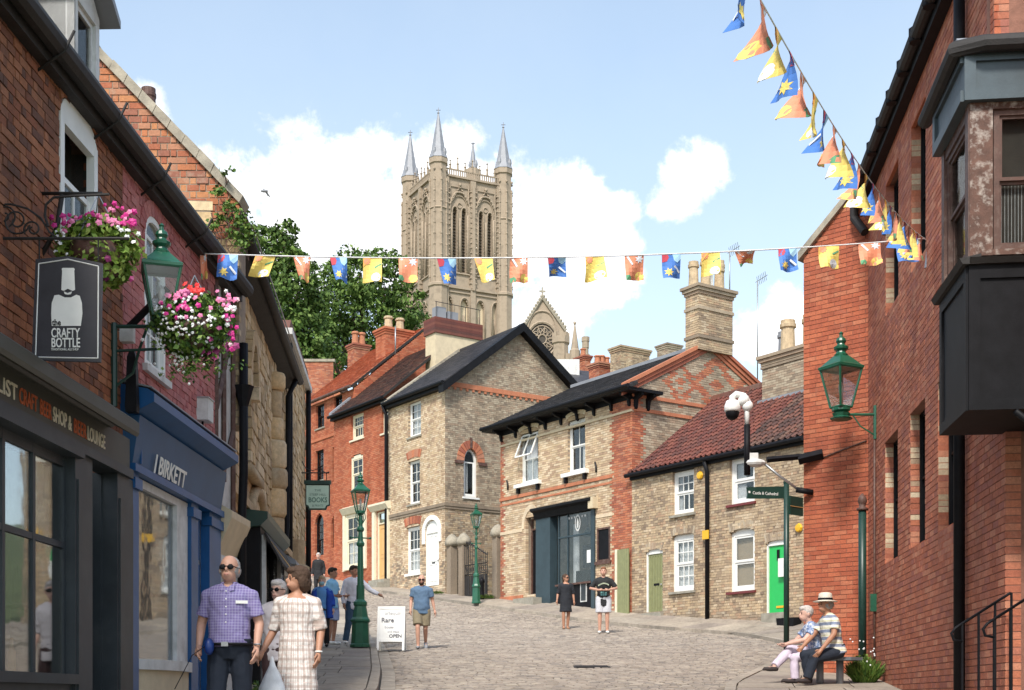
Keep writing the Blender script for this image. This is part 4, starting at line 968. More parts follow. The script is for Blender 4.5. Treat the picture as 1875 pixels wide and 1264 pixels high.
# cornice: blue grey panelled frieze and mossy black gutter
b = MB(); b.box(OF, uf - .04, un + .05, -d_, .05, z_w1, z_top - .05); fz = b.build('frieze', M['oriel_top'], C2)
b = MB()
for f_, a, c, e in ((OF, uf - .04, un + .05, .05), (ON, -.05, 1.2, .05)):
    b.box(f_, a, c, e, e + .03, z_w1, z_w1 + .10); b.box(f_, a, c, e, e + .03, z_top - .12, z_top - .05)
    b.box(f_, a, a + .10, e, e + .03, z_w1 + .1, z_top - .12)
b.build('frieze_moulding', M['oriel_top'], fz)
b = MB(); b.tube([OF.P(uf - .3, .10, z_top), OF.P(un + .06, .12, z_top), ON.P(.1, .14, z_top), ON.P(1.3, .14, z_top)], .075, 10); b.build('gutter', M['black_rough'], C2)
b = MB(); b.prism(OF, [(uf - .1, z_top - .02), (un + .08, z_top - .02), (un - .2, z_top + .22), (uf + .1, z_top + .22)], -d_ + .02, .06); b.build('lead_roof', M['lead'], C2)
for k in range(2):
    u = ON.P(.5 + k * .5, 0, 0); bar(C2, 'bracket', M['black'], [ON.P(.4 + .45 * k, .02, zb - .02), ON.P(.75 + .3 * k, -.1, zb - .25)], .03, 6)
# ------------------------------------------------------------------ MAIN ROW (faces the street, running away to the left)
DX, DY = .567, -.8236
CF = wall(3.79, 42.2, DX, DY)                     # facade frame, u=0 at the corner of the corner shop, cottage on +u
def cp(x, y, w=0.0): return CF.uz(x, y, w)
def cop(x0, x1, y0, y1, rise=0.0, f=CF, ref=None):
    """opening from pixel bounds: y values read on the opening's middle"""
    xm = (x0 + x1) / 2; return opening(f.uz(x0, 900)[0], f.uz(x1, 900)[0], f.uz(xm, y1)[1], f.uz(xm, y0)[1], rise)
UMAX = 7.4
# ---- cottage
H1 = thing('cottage', tuple(CF.P(3.5, 0, zg(39))), 0, 'low buff brick cottage pair with dark red pantiled roof, olive door and bright green door', 'house')
k1 = cop(1231, 1271, 862, 942); k2 = cop(1336, 1382, 836, 922); k3 = cop(1230, 1271, 977, 1083, .09); k4 = cop(1336, 1382, 968, 1083, .09)
kd1 = cop(1182, 1214, 1006, 1122, .08); kd2 = cop(1402, 1444, 989, 1122, .08)
EZ = 8.60
masonry(H1, CF, [(0, 3.2), (UMAX, 3.2), (UMAX, EZ), (0, EZ)], [k1, k2, k3, k4, kd1, kd2], [M['buff_brick'], M['grey_brick']], M['mortar_pale'], seed=31, flem=True, j=.012, rough=.007, bh=.078, zone=lambda u, z: 1 if z < zg(CF.P(u, 0, 0).y) + .45 + .12 * math.sin(u * 5) else 0)
for o in (k3, k4, kd1, kd2): arch(H1, CF, o, .22, [M['grey_brick']], n=13, splay=.3, w1=.012)
window(H1, CF, k1, 3, (1, 2), sill=M['stonesill'], sillw=.09, ft=.10, bar=.03, cover=(M['curtain'], 0, 1, (0, .18)))
window(H1, CF, k2, 1, (1, 1), sill=M['redsill'], sillw=.09, ft=.11, bar=.028, cover=(M['curtain'], 0, 1, (0, .45)))
window(H1, CF, k3, 3, (2, 2), sill=M['stonesill'], sillw=.09, ft=.11, bar=.028, cover=(M['curtain'], 0, 1))
window(H1, CF, k4, 1, (1, 1), sill=M['redsill'], sillw=.09, ft=.11, bar=.028, cover=(M['blind'], 0, 1))
door(H1, CF, kd1, M['olive'], M['white'], panels=[(.05 + .18 * i, .05 + .18 * i + .16, .02, .98) for i in range(5)], w=-.07, slot=(.55, .46, .26, .07, 'black'), label='olive green boarded door')
door(H1, CF, kd2, M['dgreen'], M['white'], panels=(), w=-.07, knob=False, slot=(.55, .07, .26, .06, 'yellow'), label='bright green flush door')
p = MB(); a = kd2['u0']; p.box(CF, a + .36, a + .46, -.08, -.065, kd2['z0'] + 1.45, kd2['z0'] + 1.75); p.build('door_window', M['black'], H1)
p = MB(); p.box(CF, *[cp(1426, 1020)[0], cp(1446, 1020)[0]], -.01, .03, *sorted([cp(1436, 1056)[1], cp(1436, 1022)[1]])); p.build('notice_board', M['white'], H1)
# doorsteps
for o in (kd1, kd2):
    p = MB(); p.box(CF, o['u0'] - .04, o['u1'] + .04, -.1, .14, zg(CF.P(o['u0'], 0, 0).y) - .1, o['z0'] - .005); p.build('doorstep', M['stonesill'], H1)
# eaves gutter, roof
b = MB(); b.tube([CF.P(-.1, .2, EZ + .02), CF.P(UMAX, .2, EZ + .02)], .07, 8); b.box(CF, 0, UMAX, -.05, .10, EZ - .12, EZ); b.build('gutter', M['black'], H1)
rc = roofframe(CF, 0, EZ + .12, .14, math.atan2(2.75, 3.55)); SL = 4.55
uz_b = cp(1352, 820)[0]
tiles(H1, rc, [(-.05, 0), (UMAX, 0), (UMAX, SL), (-.05, SL)], [M['pantile_red'], M['pantile_brown']], 'pantile', .225, .27, .055, zone=lambda u, z: 0 if u < uz_b + z * .06 else 1, name='pantile', seed=32, jit=.015)
b = MB()
for i in range(17): b.extr(Fr(rc.P(0, 0, SL), CF.A, (0, 0, 1), CF.C), [(-.14, -.1), (-.09, .06), (0, .11), (.09, .06), (.14, -.1)], i * .45, i * .45 + .44, 0, rng.random())
b.build('ridge_tile', M['pantile_brown'], H1)
up = cp(1299, 990)[0]
bar(H1, 'downpipe', M['black'], [CF.P(up, .2, EZ - .05), CF.P(up, .09, EZ - .35), CF.P(up, .09, zg(39) + .05)], .065, 10)
p = MB(); zc = cp(1300, 980)[1]; p.box(CF, up - .13, up + .13, .14, .17, zc - .13, zc + .13); p.build('yellow_notice', M['yellow'], H1)
for x, y in ((1284, 871), (1465, 967)):
    u, z = cp(x, y); p = MB(); p.lathe((0, 0, 0), [(.001, 0), (.1, .0), (.13, .05), (.1, .1), (.001, .11)], 8, sy=1)
    q = CF.M(u, .0, z); vv = [q @ Vector((v[0], -v[2], v[1])) for v in p.v]; p.v = vv; p.build('alarm_bell', M['yellow'], H1)
# cottage chimney by the right
ch = cp(1392, 745, -2.3)
def chimney(parent, f, x0, x1, ytop, ybot, w_, dep, m, pots, capn=3, potm=None, capm=None, bands=(), potr=.13, stuffname='chimney_stack', nmax=60, mort=None):
    """stack whose front plane is offset w_ from frame f; pixel bounds"""
    u0 = f.uz(x0, ybot, w_)[0]; u1 = f.uz(x1, ybot, w_)[0]; xm = (x0 + x1) / 2; z1 = f.uz(xm, ytop, w_)[1]; z0 = f.uz(xm, ybot, w_)[1]
    g = Fr(f.P(u0, w_, 0), f.A, f.B, f.C); gr = Fr(f.P(u1, w_, 0), -f.C, f.B, f.A); W_ = u1 - u0
    for g_, ww in ((g, W_), (gr, dep), (Fr(f.P(u0, w_ - dep, 0), f.C, f.B, -f.A), dep)):
        masonry(parent, g_, [(0, z0), (ww, z0), (ww, z1 - .3), (0, z1 - .3)], [], [m], mort or M['mortar'], nmax=nmax, seed=int(x0), depth=.1, bdepth=.05, wl=stuffname)
        nmax = 30
    b = MB()
    for k in range(capn):
        e = .04 + .05 * k; b.box(g, -e, W_ + e, -dep - e, e, z1 - .3 + k * .1, z1 - .3 + (k + 1) * .1 - .004, 0, rng.random())
    for fr_, h in bands: zz = z0 + (z1 - z0) * fr_; b.box(g, -.045, W_ + .045, -dep - .045, .045, zz, zz + h, 0, rng.random())
    b.build('chimney_cap', capm or m, parent)
    for i, (ux, hh, rr_, mm) in enumerate(pots):
        b = MB(); rr_ *= potr; b.lathe(g.P(W_ * ux, -dep * (.3 if i % 2 else .65), z1 - .01), [(rr_ * 1.05, 0), (rr_, .05), (rr_ * .88, hh * .75), (rr_ * 1.1, hh * .78), (rr_ * 1.12, hh * .88), (rr_ * .95, hh * .9), (rr_ * .98, hh), (rr_ * .7, hh), (rr_ * .7, hh * .9)], 12); b.build('chimney_pot', mm, parent, smooth=False)
    return g, W_, z0, z1
gq = Fr(CF.O, CF.A, CF.B, CF.C)
chimney(H1, CF, 1396, 1490, 640, 760, -2.4, 1.0, M['grey_brick'], [(.13, .80, 1, M['lead']), (.37, .98, 1.2, M['pot_buff']), (.62, 1.08, 1.05, M['pot_buff'])], bands=((.8, .07),), potr=.19, nmax=150)
b = MB(); b.prism(Fr(CF.P(0, -2.36, 0), CF.A, CF.B, CF.C), [(cp(1388, 752, -2.36)[0], cp(1388, 752, -2.36)[1]), (cp(1480, 705, -2.36)[0] + .4, cp(1480, 705, -2.36)[1] - .3), (cp(1480, 705, -2.36)[0] + .4, cp(1480, 705, -2.36)[1] - .1), (cp(1388, 742, -2.36)[0], cp(1388, 735, -2.36)[1])], -.01, .03); b.build('lead_flashing', M['lead'], H1)
# ---- corner shop with diamond patterned gable (left of the cottage, u<0)
H2 = thing('corner_building', tuple(CF.P(-4, 0, zg(45))), 0, 'buff brick corner shop with dark shop window and red diamond pattern in its gable', 'building')
ULF = -7.40; HE = 11.22
s1 = cop(953, 986, 792, 884); s2 = cop(1040, 1072, 768, 864)
s1['z1'] -= 0; 
shp = cop(984, 1091, 932, 1112); shp['z0'] = 3.7; shp['z1'] = cp(1035, 925)[1]
sdr = cop(963, 983, 948, 1088, .0); bbd = cop(1094, 1118, 966, 1028)
uqr = cp(1122, 900)[0]
def hz_(u, z):
    t = (math.floor(z / .30) % 2) * .12
    if u > uqr + t - .06 or u < ULF + .16 + t: return 1
    for zc_, hh in ((cp(1000, 905)[1], .10), (cp(1000, 905)[1] + .28, .05)):
        pass
    return 0
masonry(H2, CF, [(ULF, 4.0), (0, 3.3), (0, HE), (ULF, HE)], [s1, s2, shp, sdr, bbd], [M['buff_light'], M['quoin_red']], M['mortar_pale'], seed=41, zone=hz_, rough=.004, j=.011)
b = MB(); zs1 = cp(1020, 893)[1]
b.box(CF, ULF - .02, uqr, -.05, .05, zs1 - .07, zs1 + .04); b.box(CF, ULF - .02, uqr, -.05, .03, zs1 - .26, zs1 - .19); b.build('string_course', M['quoin_red'], H2)
zs2 = cp(1105, 944)[1]
b = MB(); b.box(CF, shp['u1'] + .05, uqr, -.05, .03, zs2 - .06, zs2 + .05); b.box(CF, ULF, sdr['u0'] - .2, -.05, .03, zs2 - .06, zs2 + .05)
for i in range(12):
    a0_, a1_ = math.pi * i / 11, math.pi * (i + 1) / 11
    if i < 11:
        cx2 = (sdr['u0'] + sdr['u1']) / 2 - .0; r0, r1 = .42, .55; zc_ = zs2 + .02
        b.prism(CF, [(cx2 - r0 * math.cos(a0_), zc_ + r0 * 1.5 * math.sin(a0_)), (cx2 - r0 * math.cos(a1_), zc_ + r0 * 1.5 * math.sin(a1_)), (cx2 - r1 * math.cos(a1_), zc_ + r1 * 1.5 * math.sin(a1_)), (cx2 - r1 * math.cos(a0_), zc_ + r1 * 1.5 * math.sin(a0_))], -.05, .035)
b.build('string_course', M['buff_light'], H2)
b = MB(); b.box(CF, ULF, .02, -.05, .03, HE - .16, HE + .02); b.build('frieze_board', M['black'], H2)
cap_z = HE - .55
b = MB(); b.box(CF, ULF - .03, 0.03, -.05, .045, cap_z, cap_z + .07); b.build('string_course', M['render_cream'], H2)
# windows
for o in (s1, s2):
    oo = dict(o); oo['rise'] = .0
    arch(H2, CF, opening(o['u0'] - .02, o['u1'] + .02, o['z1'], o['z1'] + .16, .16), .13, [M['render_cream']], n=9, w1=.05)
    b = MB(); b.prism(CF, [(o['u0'], o['z1'] + .002)] + [(o['u0'] + (o['u1'] - o['u0']) * i / 8, o['z1'] + .16 * math.sqrt(max(0, 1 - (i / 4 - 1) ** 2))) for i in range(9)] + [(o['u1'], o['z1'] + .002)], -.04, .02); b.build('tympanum', M['stone'], H2)
    b = MB(); b.box(CF, o['u0'] - .2, o['u1'] + .2, -.08, .16, o['z0'] - .13, o['z0'] - .003); sl_ = b.build('window_ledge', M['white'], H2)
    for q in (o['u0'] - .08, o['u1'] + .0): b = MB(); b.box(CF, q, q + .09, .01, .13, o['z0'] - .32, o['z0'] - .135); b.build('bracket', M['black'], sl_)
window(H2, CF, s2, 2, (1, 1), ft=.07, cover=(M['curtain'], 0, .5, (.6, 1)))
wn = window(H2, CF, s1, 2, (1, 1), ft=.07, openhead=True, cover=(M['curtain'], 0, 1, (0, .7)))
hm = (s1['z0'] + s1['z1']) / 2; hh_ = s1['z1'] - hm - .06                    # open top hopper, tilted outwards at the foot
tf = Fr(CF.P(0, -.04, s1['z1'] - .06), CF.A, Vector(CF.B) * .92 - Vector(CF.C) * .38, Vector(CF.C) * .92 + Vector(CF.B) * .38)
b = MB(); A0, A1 = s1['u0'] + .05, s1['u1'] - .05
for q in ((A0, A0 + .055, -hh_ - .05, 0), (A1 - .055, A1, -hh_ - .05, 0), (A0, A1, -.05, 0), (A0, A1, -hh_ - .05, -hh_), ((A0 + A1) / 2 - .015, (A0 + A1) / 2 + .015, -hh_, -.05)): b.box(tf, q[0], q[1], -.02, .02, q[2], q[3])
op_ = b.build('open_casement', M['white'], wn)
p = MB(); p.box(tf, A0 + .05, A1 - .05, -.004, .004, -hh_, -.05); p.build('pane', M['glass'], wn)
# eaves with black brackets, slate roof
b = MB(); b.box(CF, ULF - .5, .45, -.05, .5, HE + .02, HE + .10); b.tube([CF.P(ULF - .5, .54, HE + .12), CF.P(.45, .54, HE + .12)], .07, 8)
GF = wall(3.79, 42.2, .8236, .567)
b.box(GF, -.5, .9, -.02, .45, HE, HE + .10); b.build('eaves_soffit', M['black'], H2)
for i in range(9):
    u = ULF + .1 + (0 - ULF - .2) * i / 8; b = MB()
    b.prism(Fr(CF.P(u, 0, 0), -CF.C, CF.B, -CF.A), [(0, HE + .02), (-.40, HE + .02), (-.40, HE - .05), (-.12, HE - .14), (-.08, HE - .34), (0, HE - .38)], -.045, .045); b.build('eaves_bracket', M['black'], H2)
for i in range(2):
    b = MB(); b.prism(Fr(GF.P(.1 + i * .5, 0, 0), -GF.C, GF.B, -GF.A), [(0, HE), (-.40, HE), (-.40, HE - .08), (-.14, HE - .18), (-.10, HE - .45), (0, HE - .5)], -.05, .05); b.build('eaves_bracket', M['black'], H2)
pit = math.atan2(13.25 - HE - .1, 3.32 + .5); rh = roofframe(CF, 0, HE + .13, .55, pit); SLh = (3.32 + .55) / math.cos(pit)
tiles(H2, rh, [(ULF - .45, 0), (.42, 0), (.42, .45), (.0, .6), (.0, SLh), (ULF - .05, SLh)], [M['slate']], 'slate', .26, .19, .016, name='roof_slate', seed=42)
b = MB(); b.box(Fr(rh.P(0, 0, SLh), CF.A, (0, 0, 1), CF.C), ULF - .1, .12, -.1, .1, -.05, .07); b.build('ridge', M['lead'], H2)
# gable wall to the right
gpx_ = lambda x, y: GF.uz(x, y)
apz = rh.P(0, 0, SLh).z - .05
def diamonds(u, z):
    for (x, y, a, c) in ((1246, 702, .72, .80), (1312, 707, 1.10, 1.08), (1378, 708, .72, .74)):
        uc, zc_ = gpx_(x, y); d = abs(u - uc) / a + abs(z - zc_) / c
        if .64 < d < 1.0 or d < .24: return 1
    if u < .35 + (math.floor(z / .3) % 2) * .12 and z < HE + .0: return 1
    return 0
zv0 = HE + .05 + .55 * math.tan(pit)
gpoly = [(0, 3.4), (6.64, 3.4), (6.64, zv0), (3.32, apz), (0, zv0)]
masonry(H2, GF, gpoly, [], [M['grey_brick'], M['quoin_red']], M['mortar'], seed=43, zone=diamonds, rough=.005)
b = MB()
for a, c in (((-.40, zv0 + .12 - .4 * math.tan(pit)), (3.32, apz + .16)), ((7.0, zv0 + .12 - .4 * math.tan(pit)), (3.32, apz + .16))):
    for k, (t0, t1, ww) in enumerate(((-.34, -.22, .05), (-.21, -.08, .09), (-.07, .05, .14))):
        b.prism(GF, [(a[0], a[1] + t0), (c[0], c[1] + t0), (c[0], c[1] + t1), (a[0], a[1] + t1)], -.05, ww, 0, rng.random())
b.build('verge_brickwork', M['quoin_red'], H2)
for x, y in ((1240, 737), (1240, 762)):
    z = gpx_(x, y)[1]; b = MB(); b.box(GF, -.02, 6.6, -.05, .05, z - .05, z + .06); b.build('string_course', M['quoin_red'], H2)
body(H2, Fr(CF.P(0, -.3, 0), CF.A, CF.B, CF.C), ULF, -.05, 4, HE, 5.8, 6.3, M['mortar'], 'rear_wall')
chimney(H2, GF, 1279, 1341, 527, 645, .17, .62, M['buff_brick'], [(.1, .85, 1, M['pot_buff']), (.32, .95, 1, M['pot_buff']), (.52, .75, 1.1, M['white']), (.72, .8, 1, M['pot_buff']), (.88, 1.1, .9, M['pot_buff'])], capn=3, bands=((.18, .10), (.62, .10)), capm=M['grey_brick'], nmax=150, potr=.17)
# shop front
b = MB(); z1s = shp['z1']
b.extr(CF, [(-.1, z1s - .32), (.10, z1s - .32), (.16, z1s - .12), (.30, z1s - .05), (.30, z1s + .03), (-.1, z1s + .12)], shp['u0'] - .05, shp['u1'] + .02); b.build('cornice', M['black'], H2)
b = MB(); b.box(CF, shp['u1'] - .12, shp['u1'] + .14, -.02, .24, z1s - .32, z1s + .05); b.build('console', M['render_cream'], H2)
b = MB(); uw0 = cp(1021, 1000)[0]; uw1 = cp(1082, 1000)[0]; zsl = cp(1050, 1068)[1]; zt3 = cp(1050, 981)[1]
b.box(CF, shp['u0'], cp(1010, 1000)[0], -.25, .07, 4.2, z1s - .3); sp = b.build('pilaster', M['teal'], H2)
b = MB(); b.box(CF, shp['u1'] - .17, shp['u1'], -.3, .07, 3.8, z1s - .3); b.build('pilaster', M['teal'], H2)
b = MB(); b.box(CF, uw0 - .02, shp['u1'] - .17, -.2, -.0, 3.8, zsl - .06); b.build('stall_riser', M['black'], H2)
b = MB(); b.box(CF, uw0 - .05, shp['u1'] - .17, -.2, .08, zsl - .06, zsl); b.build('window_board', M['timber_brown'], H2)
b = MB()
for a in (uw0, (uw0 * .72 + uw1 * .28), uw1 - .04): b.box(CF, a, a + .05, -.08, -.02, zsl, z1s - .32)
b.box(CF, uw0, uw1, -.08, -.01, zt3 - .03, zt3 + .03)
sw3 = b.build('shop_window', M['teal'], H2)
xs_ = [uw0 + .05, uw0 * .72 + uw1 * .28, uw1 - .04]
for i in range(2):
    for za, zb_ in ((zsl, zt3 - .03), (zt3 + .03, z1s - .32)):
        p = MB(); p.box(CF, xs_[i] + (.05 if i else 0), xs_[i + 1], -.05, -.045, za, zb_); p.build('pane', M['glass'], sw3)
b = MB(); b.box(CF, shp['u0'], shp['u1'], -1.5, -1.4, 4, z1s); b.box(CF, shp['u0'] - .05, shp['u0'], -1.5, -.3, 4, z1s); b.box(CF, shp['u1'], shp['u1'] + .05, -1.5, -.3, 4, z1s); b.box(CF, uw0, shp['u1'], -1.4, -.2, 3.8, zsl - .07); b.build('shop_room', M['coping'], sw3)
b = MB(); b.box(CF, uw0 + .12, uw0 + .42, -.62, -.58, zsl, zt3 + .5); b.box(CF, uw0 + .62, uw1 - .3, -1.0, -.97, zsl, zt3 - .1); b.build('display_screen', M['curtain'], sw3)
b = MB(); [b.box(CF, uw0 + .5, uw1 - .1, -1.38, -1.15, z_s, z_s + .04) for z_s in (zsl + .5, zsl + 1.0, zsl + 1.5)]; b.build('shelf', M['timber_brown'], sw3)
b = MB(); b.box(CF, uw0 + .5, uw1 - .1, -.5, -.4, zsl, zsl + .45); b.box(CF, uw0 + .75, uw1 - .05, -.6, -.5, zsl + .55, zsl + 1.3); b.build('display_board', M['black'], sw3)
bar(sw3, 'hanging_lamp', M['black'], [CF.P(uw0 + .9, -.6, z1s - .3), CF.P(uw0 + .9, -.6, zt3 + .3)], .012, 5)
b = MB(); b.lathe(CF.P(uw0 + .9, -.6, zt3 + .02), [(.16, 0), (.14, .12), (.05, .26), (.02, .3)], 12); b.build('lamp_shade', M['dkgreen'], sw3, smooth=True)
for u, z, wd_, h, mm in ((uw1 - .27, zsl + .62, .2, .42, 'white'), (uw0 + 1.05, zt3 + .30, .24, .5, 'lampglass')):
    if mm == 'white': p = MB(); p.box(CF, u, u + wd_, -.044, -.04, z, z + h); p.build('poster', M[mm], sw3)
p = MB(); n = 20; cu_, cz_ = (uw0 + uw1) / 2 + .15, (zt3 + z1s - .3) / 2 + .02                 # pale oval emblem on the upper pane
for i in range(n):
    a0_, a1_ = 2 * math.pi * i / n, 2 * math.pi * (i + 1) / n
    p.prism(CF, [(cu_ + .15 * math.cos(a0_), cz_ + .28 * math.sin(a0_)), (cu_ + .15 * math.cos(a1_), cz_ + .28 * math.sin(a1_)), (cu_ + .11 * math.cos(a1_), cz_ + .22 * math.sin(a1_)), (cu_ + .11 * math.cos(a0_), cz_ + .22 * math.sin(a0_))], -.044, -.04)
p.prism(CF, [(cu_ - .04, cz_ - .16), (cu_ + .04, cz_ - .16), (cu_ + .05, cz_ + .02), (cu_ + .015, cz_ + .16), (cu_ - .015, cz_ + .16), (cu_ - .05, cz_ + .02)], -.044, -.04)
p.build('window_emblem', M['offwhite'], sw3)
p = MB()
for i in range(5): p.box(CF, uw0 + .55 + .16 * i + (.25 if i > 2 else 0), uw0 + .62 + .16 * i + (.25 if i > 2 else 0), -.044, -.04, z1s - .50, z1s - .43)
p.build('window_lettering', M['offwhite'], sw3)
frm = MB(); u, z = cp(1069, 1085)[0], cp(1066, 1085)[1]
frm.box(CF, u - .17, u + .17, .0, .02, z - .32, z + .32, 0); fo_ = frm.build('framed_menu', M['offwhite'], H2)
p = MB(); p.box(CF, u - .13, u + .13, .02, .024, z - .28, z + .28); p.box(CF, u - .1, u + .1, .024, .026, z - .02, z + .02); p.build('menu_sheet', M['shopgrey'], fo_)
# side door, black notice board, wall anchors
door(H2, CF, sdr, M['black'], M['timber_brown'], w=-.25, fan=.35, panels=((.1, .45, .05, .95), (.55, .9, .05, .95)))
b = MB(); b.box(CF, bbd['u0'] + .05, bbd['u1'] - .05, -.2, -.0, bbd['z0'] + .05, bbd['z1'] - .05); nb = b.build('notice_board', M['black'], H2)
b = MB(); 
for q in ((bbd['u0'], bbd['u0'] + .06, bbd['z0'], bbd['z1']), (bbd['u1'] - .06, bbd['u1'], bbd['z0'], bbd['z1']), (bbd['u0'] + .06, bbd['u1'] - .06, bbd['z0'], bbd['z0'] + .06), (bbd['u0'] + .06, bbd['u1'] - .06, bbd['z1'] - .06, bbd['z1'])): b.box(CF, q[0], q[1], -.1, .03, q[2], q[3])
b.box(CF, bbd['u0'] - .06, bbd['u1'] + .06, -.1, .08, bbd['z0'] - .1, bbd['z0'] - .002)
b.build('board_frame', M['timber_brown'], nb)
for x, y in ((1094, 855), (932, 888)):
    u, z = cp(x, y); bar(H2, 'wall_anchor', M['black_rough'], [CF.P(u - .1, .02, z + .16), CF.P(u, .06, z), CF.P(u - .02, .04, z - .18)], .035, 6)
b = MB(); b.box(CF, sdr['u0'] - .15, shp['u0'] + .35, -.1, .45, 4.2, zg(46.5) + .35); b.build('doorstep', M['stonesill'], H2)
b = MB(); b.box(CF, ULF, sdr['u0'] - .16, -.05, .05, 4.4, zg(47.5) + .34); b.build('plinth', M['quoin_red'], H2)
# green boarded gate leaf standing against the corner
G1 = thing('yard_gate', tuple(CF.P(-.3, .3, zg(42))), 0, 'pale olive boarded gate leaf at the corner between the shop and cottage', 'gate')
GT = Fr(CF.P(cp(1135, 1010)[0], .14, 0), CF.A, CF.B, CF.C); gw = cp(1158, 1010)[0] - cp(1135, 1010)[0]; gz0, gz1 = zg(42) + .12, cp(1147, 1005, .14)[1]
for i in range(6): b = MB(); b.box(GT, .06 + (gw - .06) * i / 6, .06 + (gw - .06) * (i + 1) / 6 - .008, -.02, .015, gz0, gz1, rnd=rng.random()); b.build('board', M['olive'], G1)
b = MB(); b.box(GT, -.05, .055, -.06, .03, gz0 - .1, gz1 + .02); b.build('gate_post', M['cream'], G1)
# ---- tower house with tall gable
TF = wall(-2.57, 51.4, DX, DY); TG = wall(-2.57, 51.4, .8236, .567)
H3 = thing('gabled_house', tuple(TF.P(-2, 0, zg(53))), 0, 'tall three storey buff brick house with a black bargeboard gable and white arched door', 'house')
TU = -4.43; TE = 13.62
t1 = cop(748, 771, 735, 799, f=TF); t2 = cop(748, 769, 843, 923, .0, f=TF); t3 = cop(744, 769, 965, 1050, .0, f=TF); td = cop(779, 804, 952, 1072, .45, f=TF)
masonry(H3, TF, [(TU, 5.0), (0, 5.0), (0, TE), (TU, TE)], [t1, t2, t3, td], [M['buff_light'], M['grey_brick']], M['mortar_pale'], seed=51, flem=True, rough=.006, zone=lambda u, z: 1 if (z < 7.0 + .3 * math.sin(u * 3) and rng.random() < .5) or u < TU + .2 else 0)
window(H3, TF, t1, 2, (2, 2), ft=.07, sill=M['stonesill'], cover=(M['curtain'], 0, 1))
window(H3, TF, t2, 2, (2, 2), ft=.07, sill=M['stonesill']); window(H3, TF, t3, 3, (2, 2), ft=.09, sill=M['white'], sillh=.1, cover=(M['curtain'], 0, .5))
for o in (t2, t3): arch(H3, TF, opening(o['u0'] - .04, o['u1'] + .04, o['z1'] - .1, o['z1'] + .12, .12), .30, [M['quoin_red']], n=11, w1=.03, splay=.4)
door(H3, TF, td, M['white'], M['white'], fan=.0, w=-.06, panels=((.14, .46, .08, .40), (.54, .86, .08, .40), (.14, .46, .46, .95), (.54, .86, .46, .95)), slot=(.5, .42, .2, .05, 'black'))
b = MB(); n = 14; cc = (td['u0'] + td['u1']) / 2; hw = (td['u1'] - td['u0']) / 2; zz_ = td['z1'] - td['rise']
for i in range(n):
    a0_, a1_ = math.pi * (i + .03) / n, math.pi * (i + .97) / n
    b.prism(TF, [(cc - (hw + e) * math.cos(a), zz_ + (td['rise'] + e) * math.sin(a)) for a, e in ((a0_, 0), (a1_, 0), (a1_, .18), (a0_, .18))], -.05, .06)
b.box(TF, td['u0'] - .18, td['u0'], -.05, .06, zz_ - .45, zz_); b.box(TF, td['u1'], td['u1'] + .18, -.05, .06, zz_ - .45, zz_); b.build('door_surround', M['white'], H3)
b = MB(); zc_ = TF.uz(765, 932)[1]
b.box(TF, TU, .05, -.05, .07, zc_ - .12, zc_); b.box(TF, TU, .04, -.05, .045, zc_ - .22, zc_ - .125); b.box(TG, -.05, 6.8, -.05, .07, zc_ - .12, zc_); b.box(TG, -.04, 6.8, -.05, .045, zc_ - .22, zc_ - .125); b.build('string_course', M['grey_brick'], H3)
ptt = math.atan2(16.35 - TE - .1, 3.4 + .25); rt = roofframe(TF, 0, TE + .12, .25, ptt); SLt = (3.65) / math.cos(ptt)
tiles(H3, rt, [(TU, 0), (.32, 0), (.32, SLt), (TU, SLt)], [M['slate']], 'slate', .26, .19, .016, name='roof_slate', seed=52, nmax=200)
b = MB(); b.tube([TF.P(TU, .3, TE + .06), TF.P(.3, .3, TE + .06)], .075, 8); b.box(TF, TU, .1, -.05, .22, TE - .12, TE + .02); b.build('gutter', M['black'], H3)
bar(H3, 'downpipe', M['black'], [TF.P(TU + .02, .3, TE), TF.P(TU + .02, .1, TE - .4), TF.P(TU + .02, .1, zg(55) + .1)], .06, 8)
tg = cop(849, 874, 822, 911, .5, f=TG)
apt = rt.P(0, 0, SLt).z
masonry(H3, TG, [(0, 5), (7.0, 5), (7.0, TE), (3.45, apt), (0, TE)], [tg], [M['grey_brick'], M['buff_brick']], M['mortar'], seed=53, flem=True, rough=.006, zone=lambda u, z: 1 if (z < zc_ and rng.random() < .5) else 0)
window(H3, TG, tg, 1, (1, 0), ft=.09, cover=(M['curtain'], .1, 1, (0, .5)), sill=M['white'])
arch(H3, TG, tg, .32, [M['quoin_red']], n=13, w1=.05)
b = MB(); z_ = tg['z1'] - tg['rise']; b.box(TG, tg['u0'] - .42, tg['u0'] - .04, -.05, .07, z_ - .12, z_); b.box(TG, tg['u1'] + .04, tg['u1'] + .42, -.05, .07, z_ - .12, z_)
b.box(TG, (tg['u0'] + tg['u1']) / 2 - .05, (tg['u0'] + tg['u1']) / 2 + .05, .0, .07, tg['z1'] + .02, tg['z1'] + .42); b.build('hood_stops', M['timber_brown'], H3)
b = MB(); z_ = TG.uz(870, 711)[1]; b.box(TG, -.02, 7, -.05, .06, z_ - .08, z_ + .10)
for i in range(24): b.box(TG, .1 + i * .28, .2 + i * .28, 0, .05, z_ - .18, z_ - .085)
b.build('string_course', M['quoin_red'], H3)
b = MB()
for a, c in (((-.3, TE - .02), (3.45, apt + .12)), ((7.35, TE - .1), (3.45, apt + .12))):
    b.prism(TG, [(a[0], a[1] - .30), (c[0], c[1] - .30), (c[0], c[1] + .04), (a[0], a[1] + .04)], .0, .36)
b.build('bargeboard', M['black'], H3)
b = MB(); sl = rt.B; B2_ = Fr(TG.P(3.45, 0, apt), TG.A, TG.B, TG.C); b.prism(TG, [(3.45, apt + .13), (7.4, TE + .0), (7.4, TE - .12), (3.45, apt + .0)], -4.4, .33); b.build('rear_roof', M['slate'], H3)
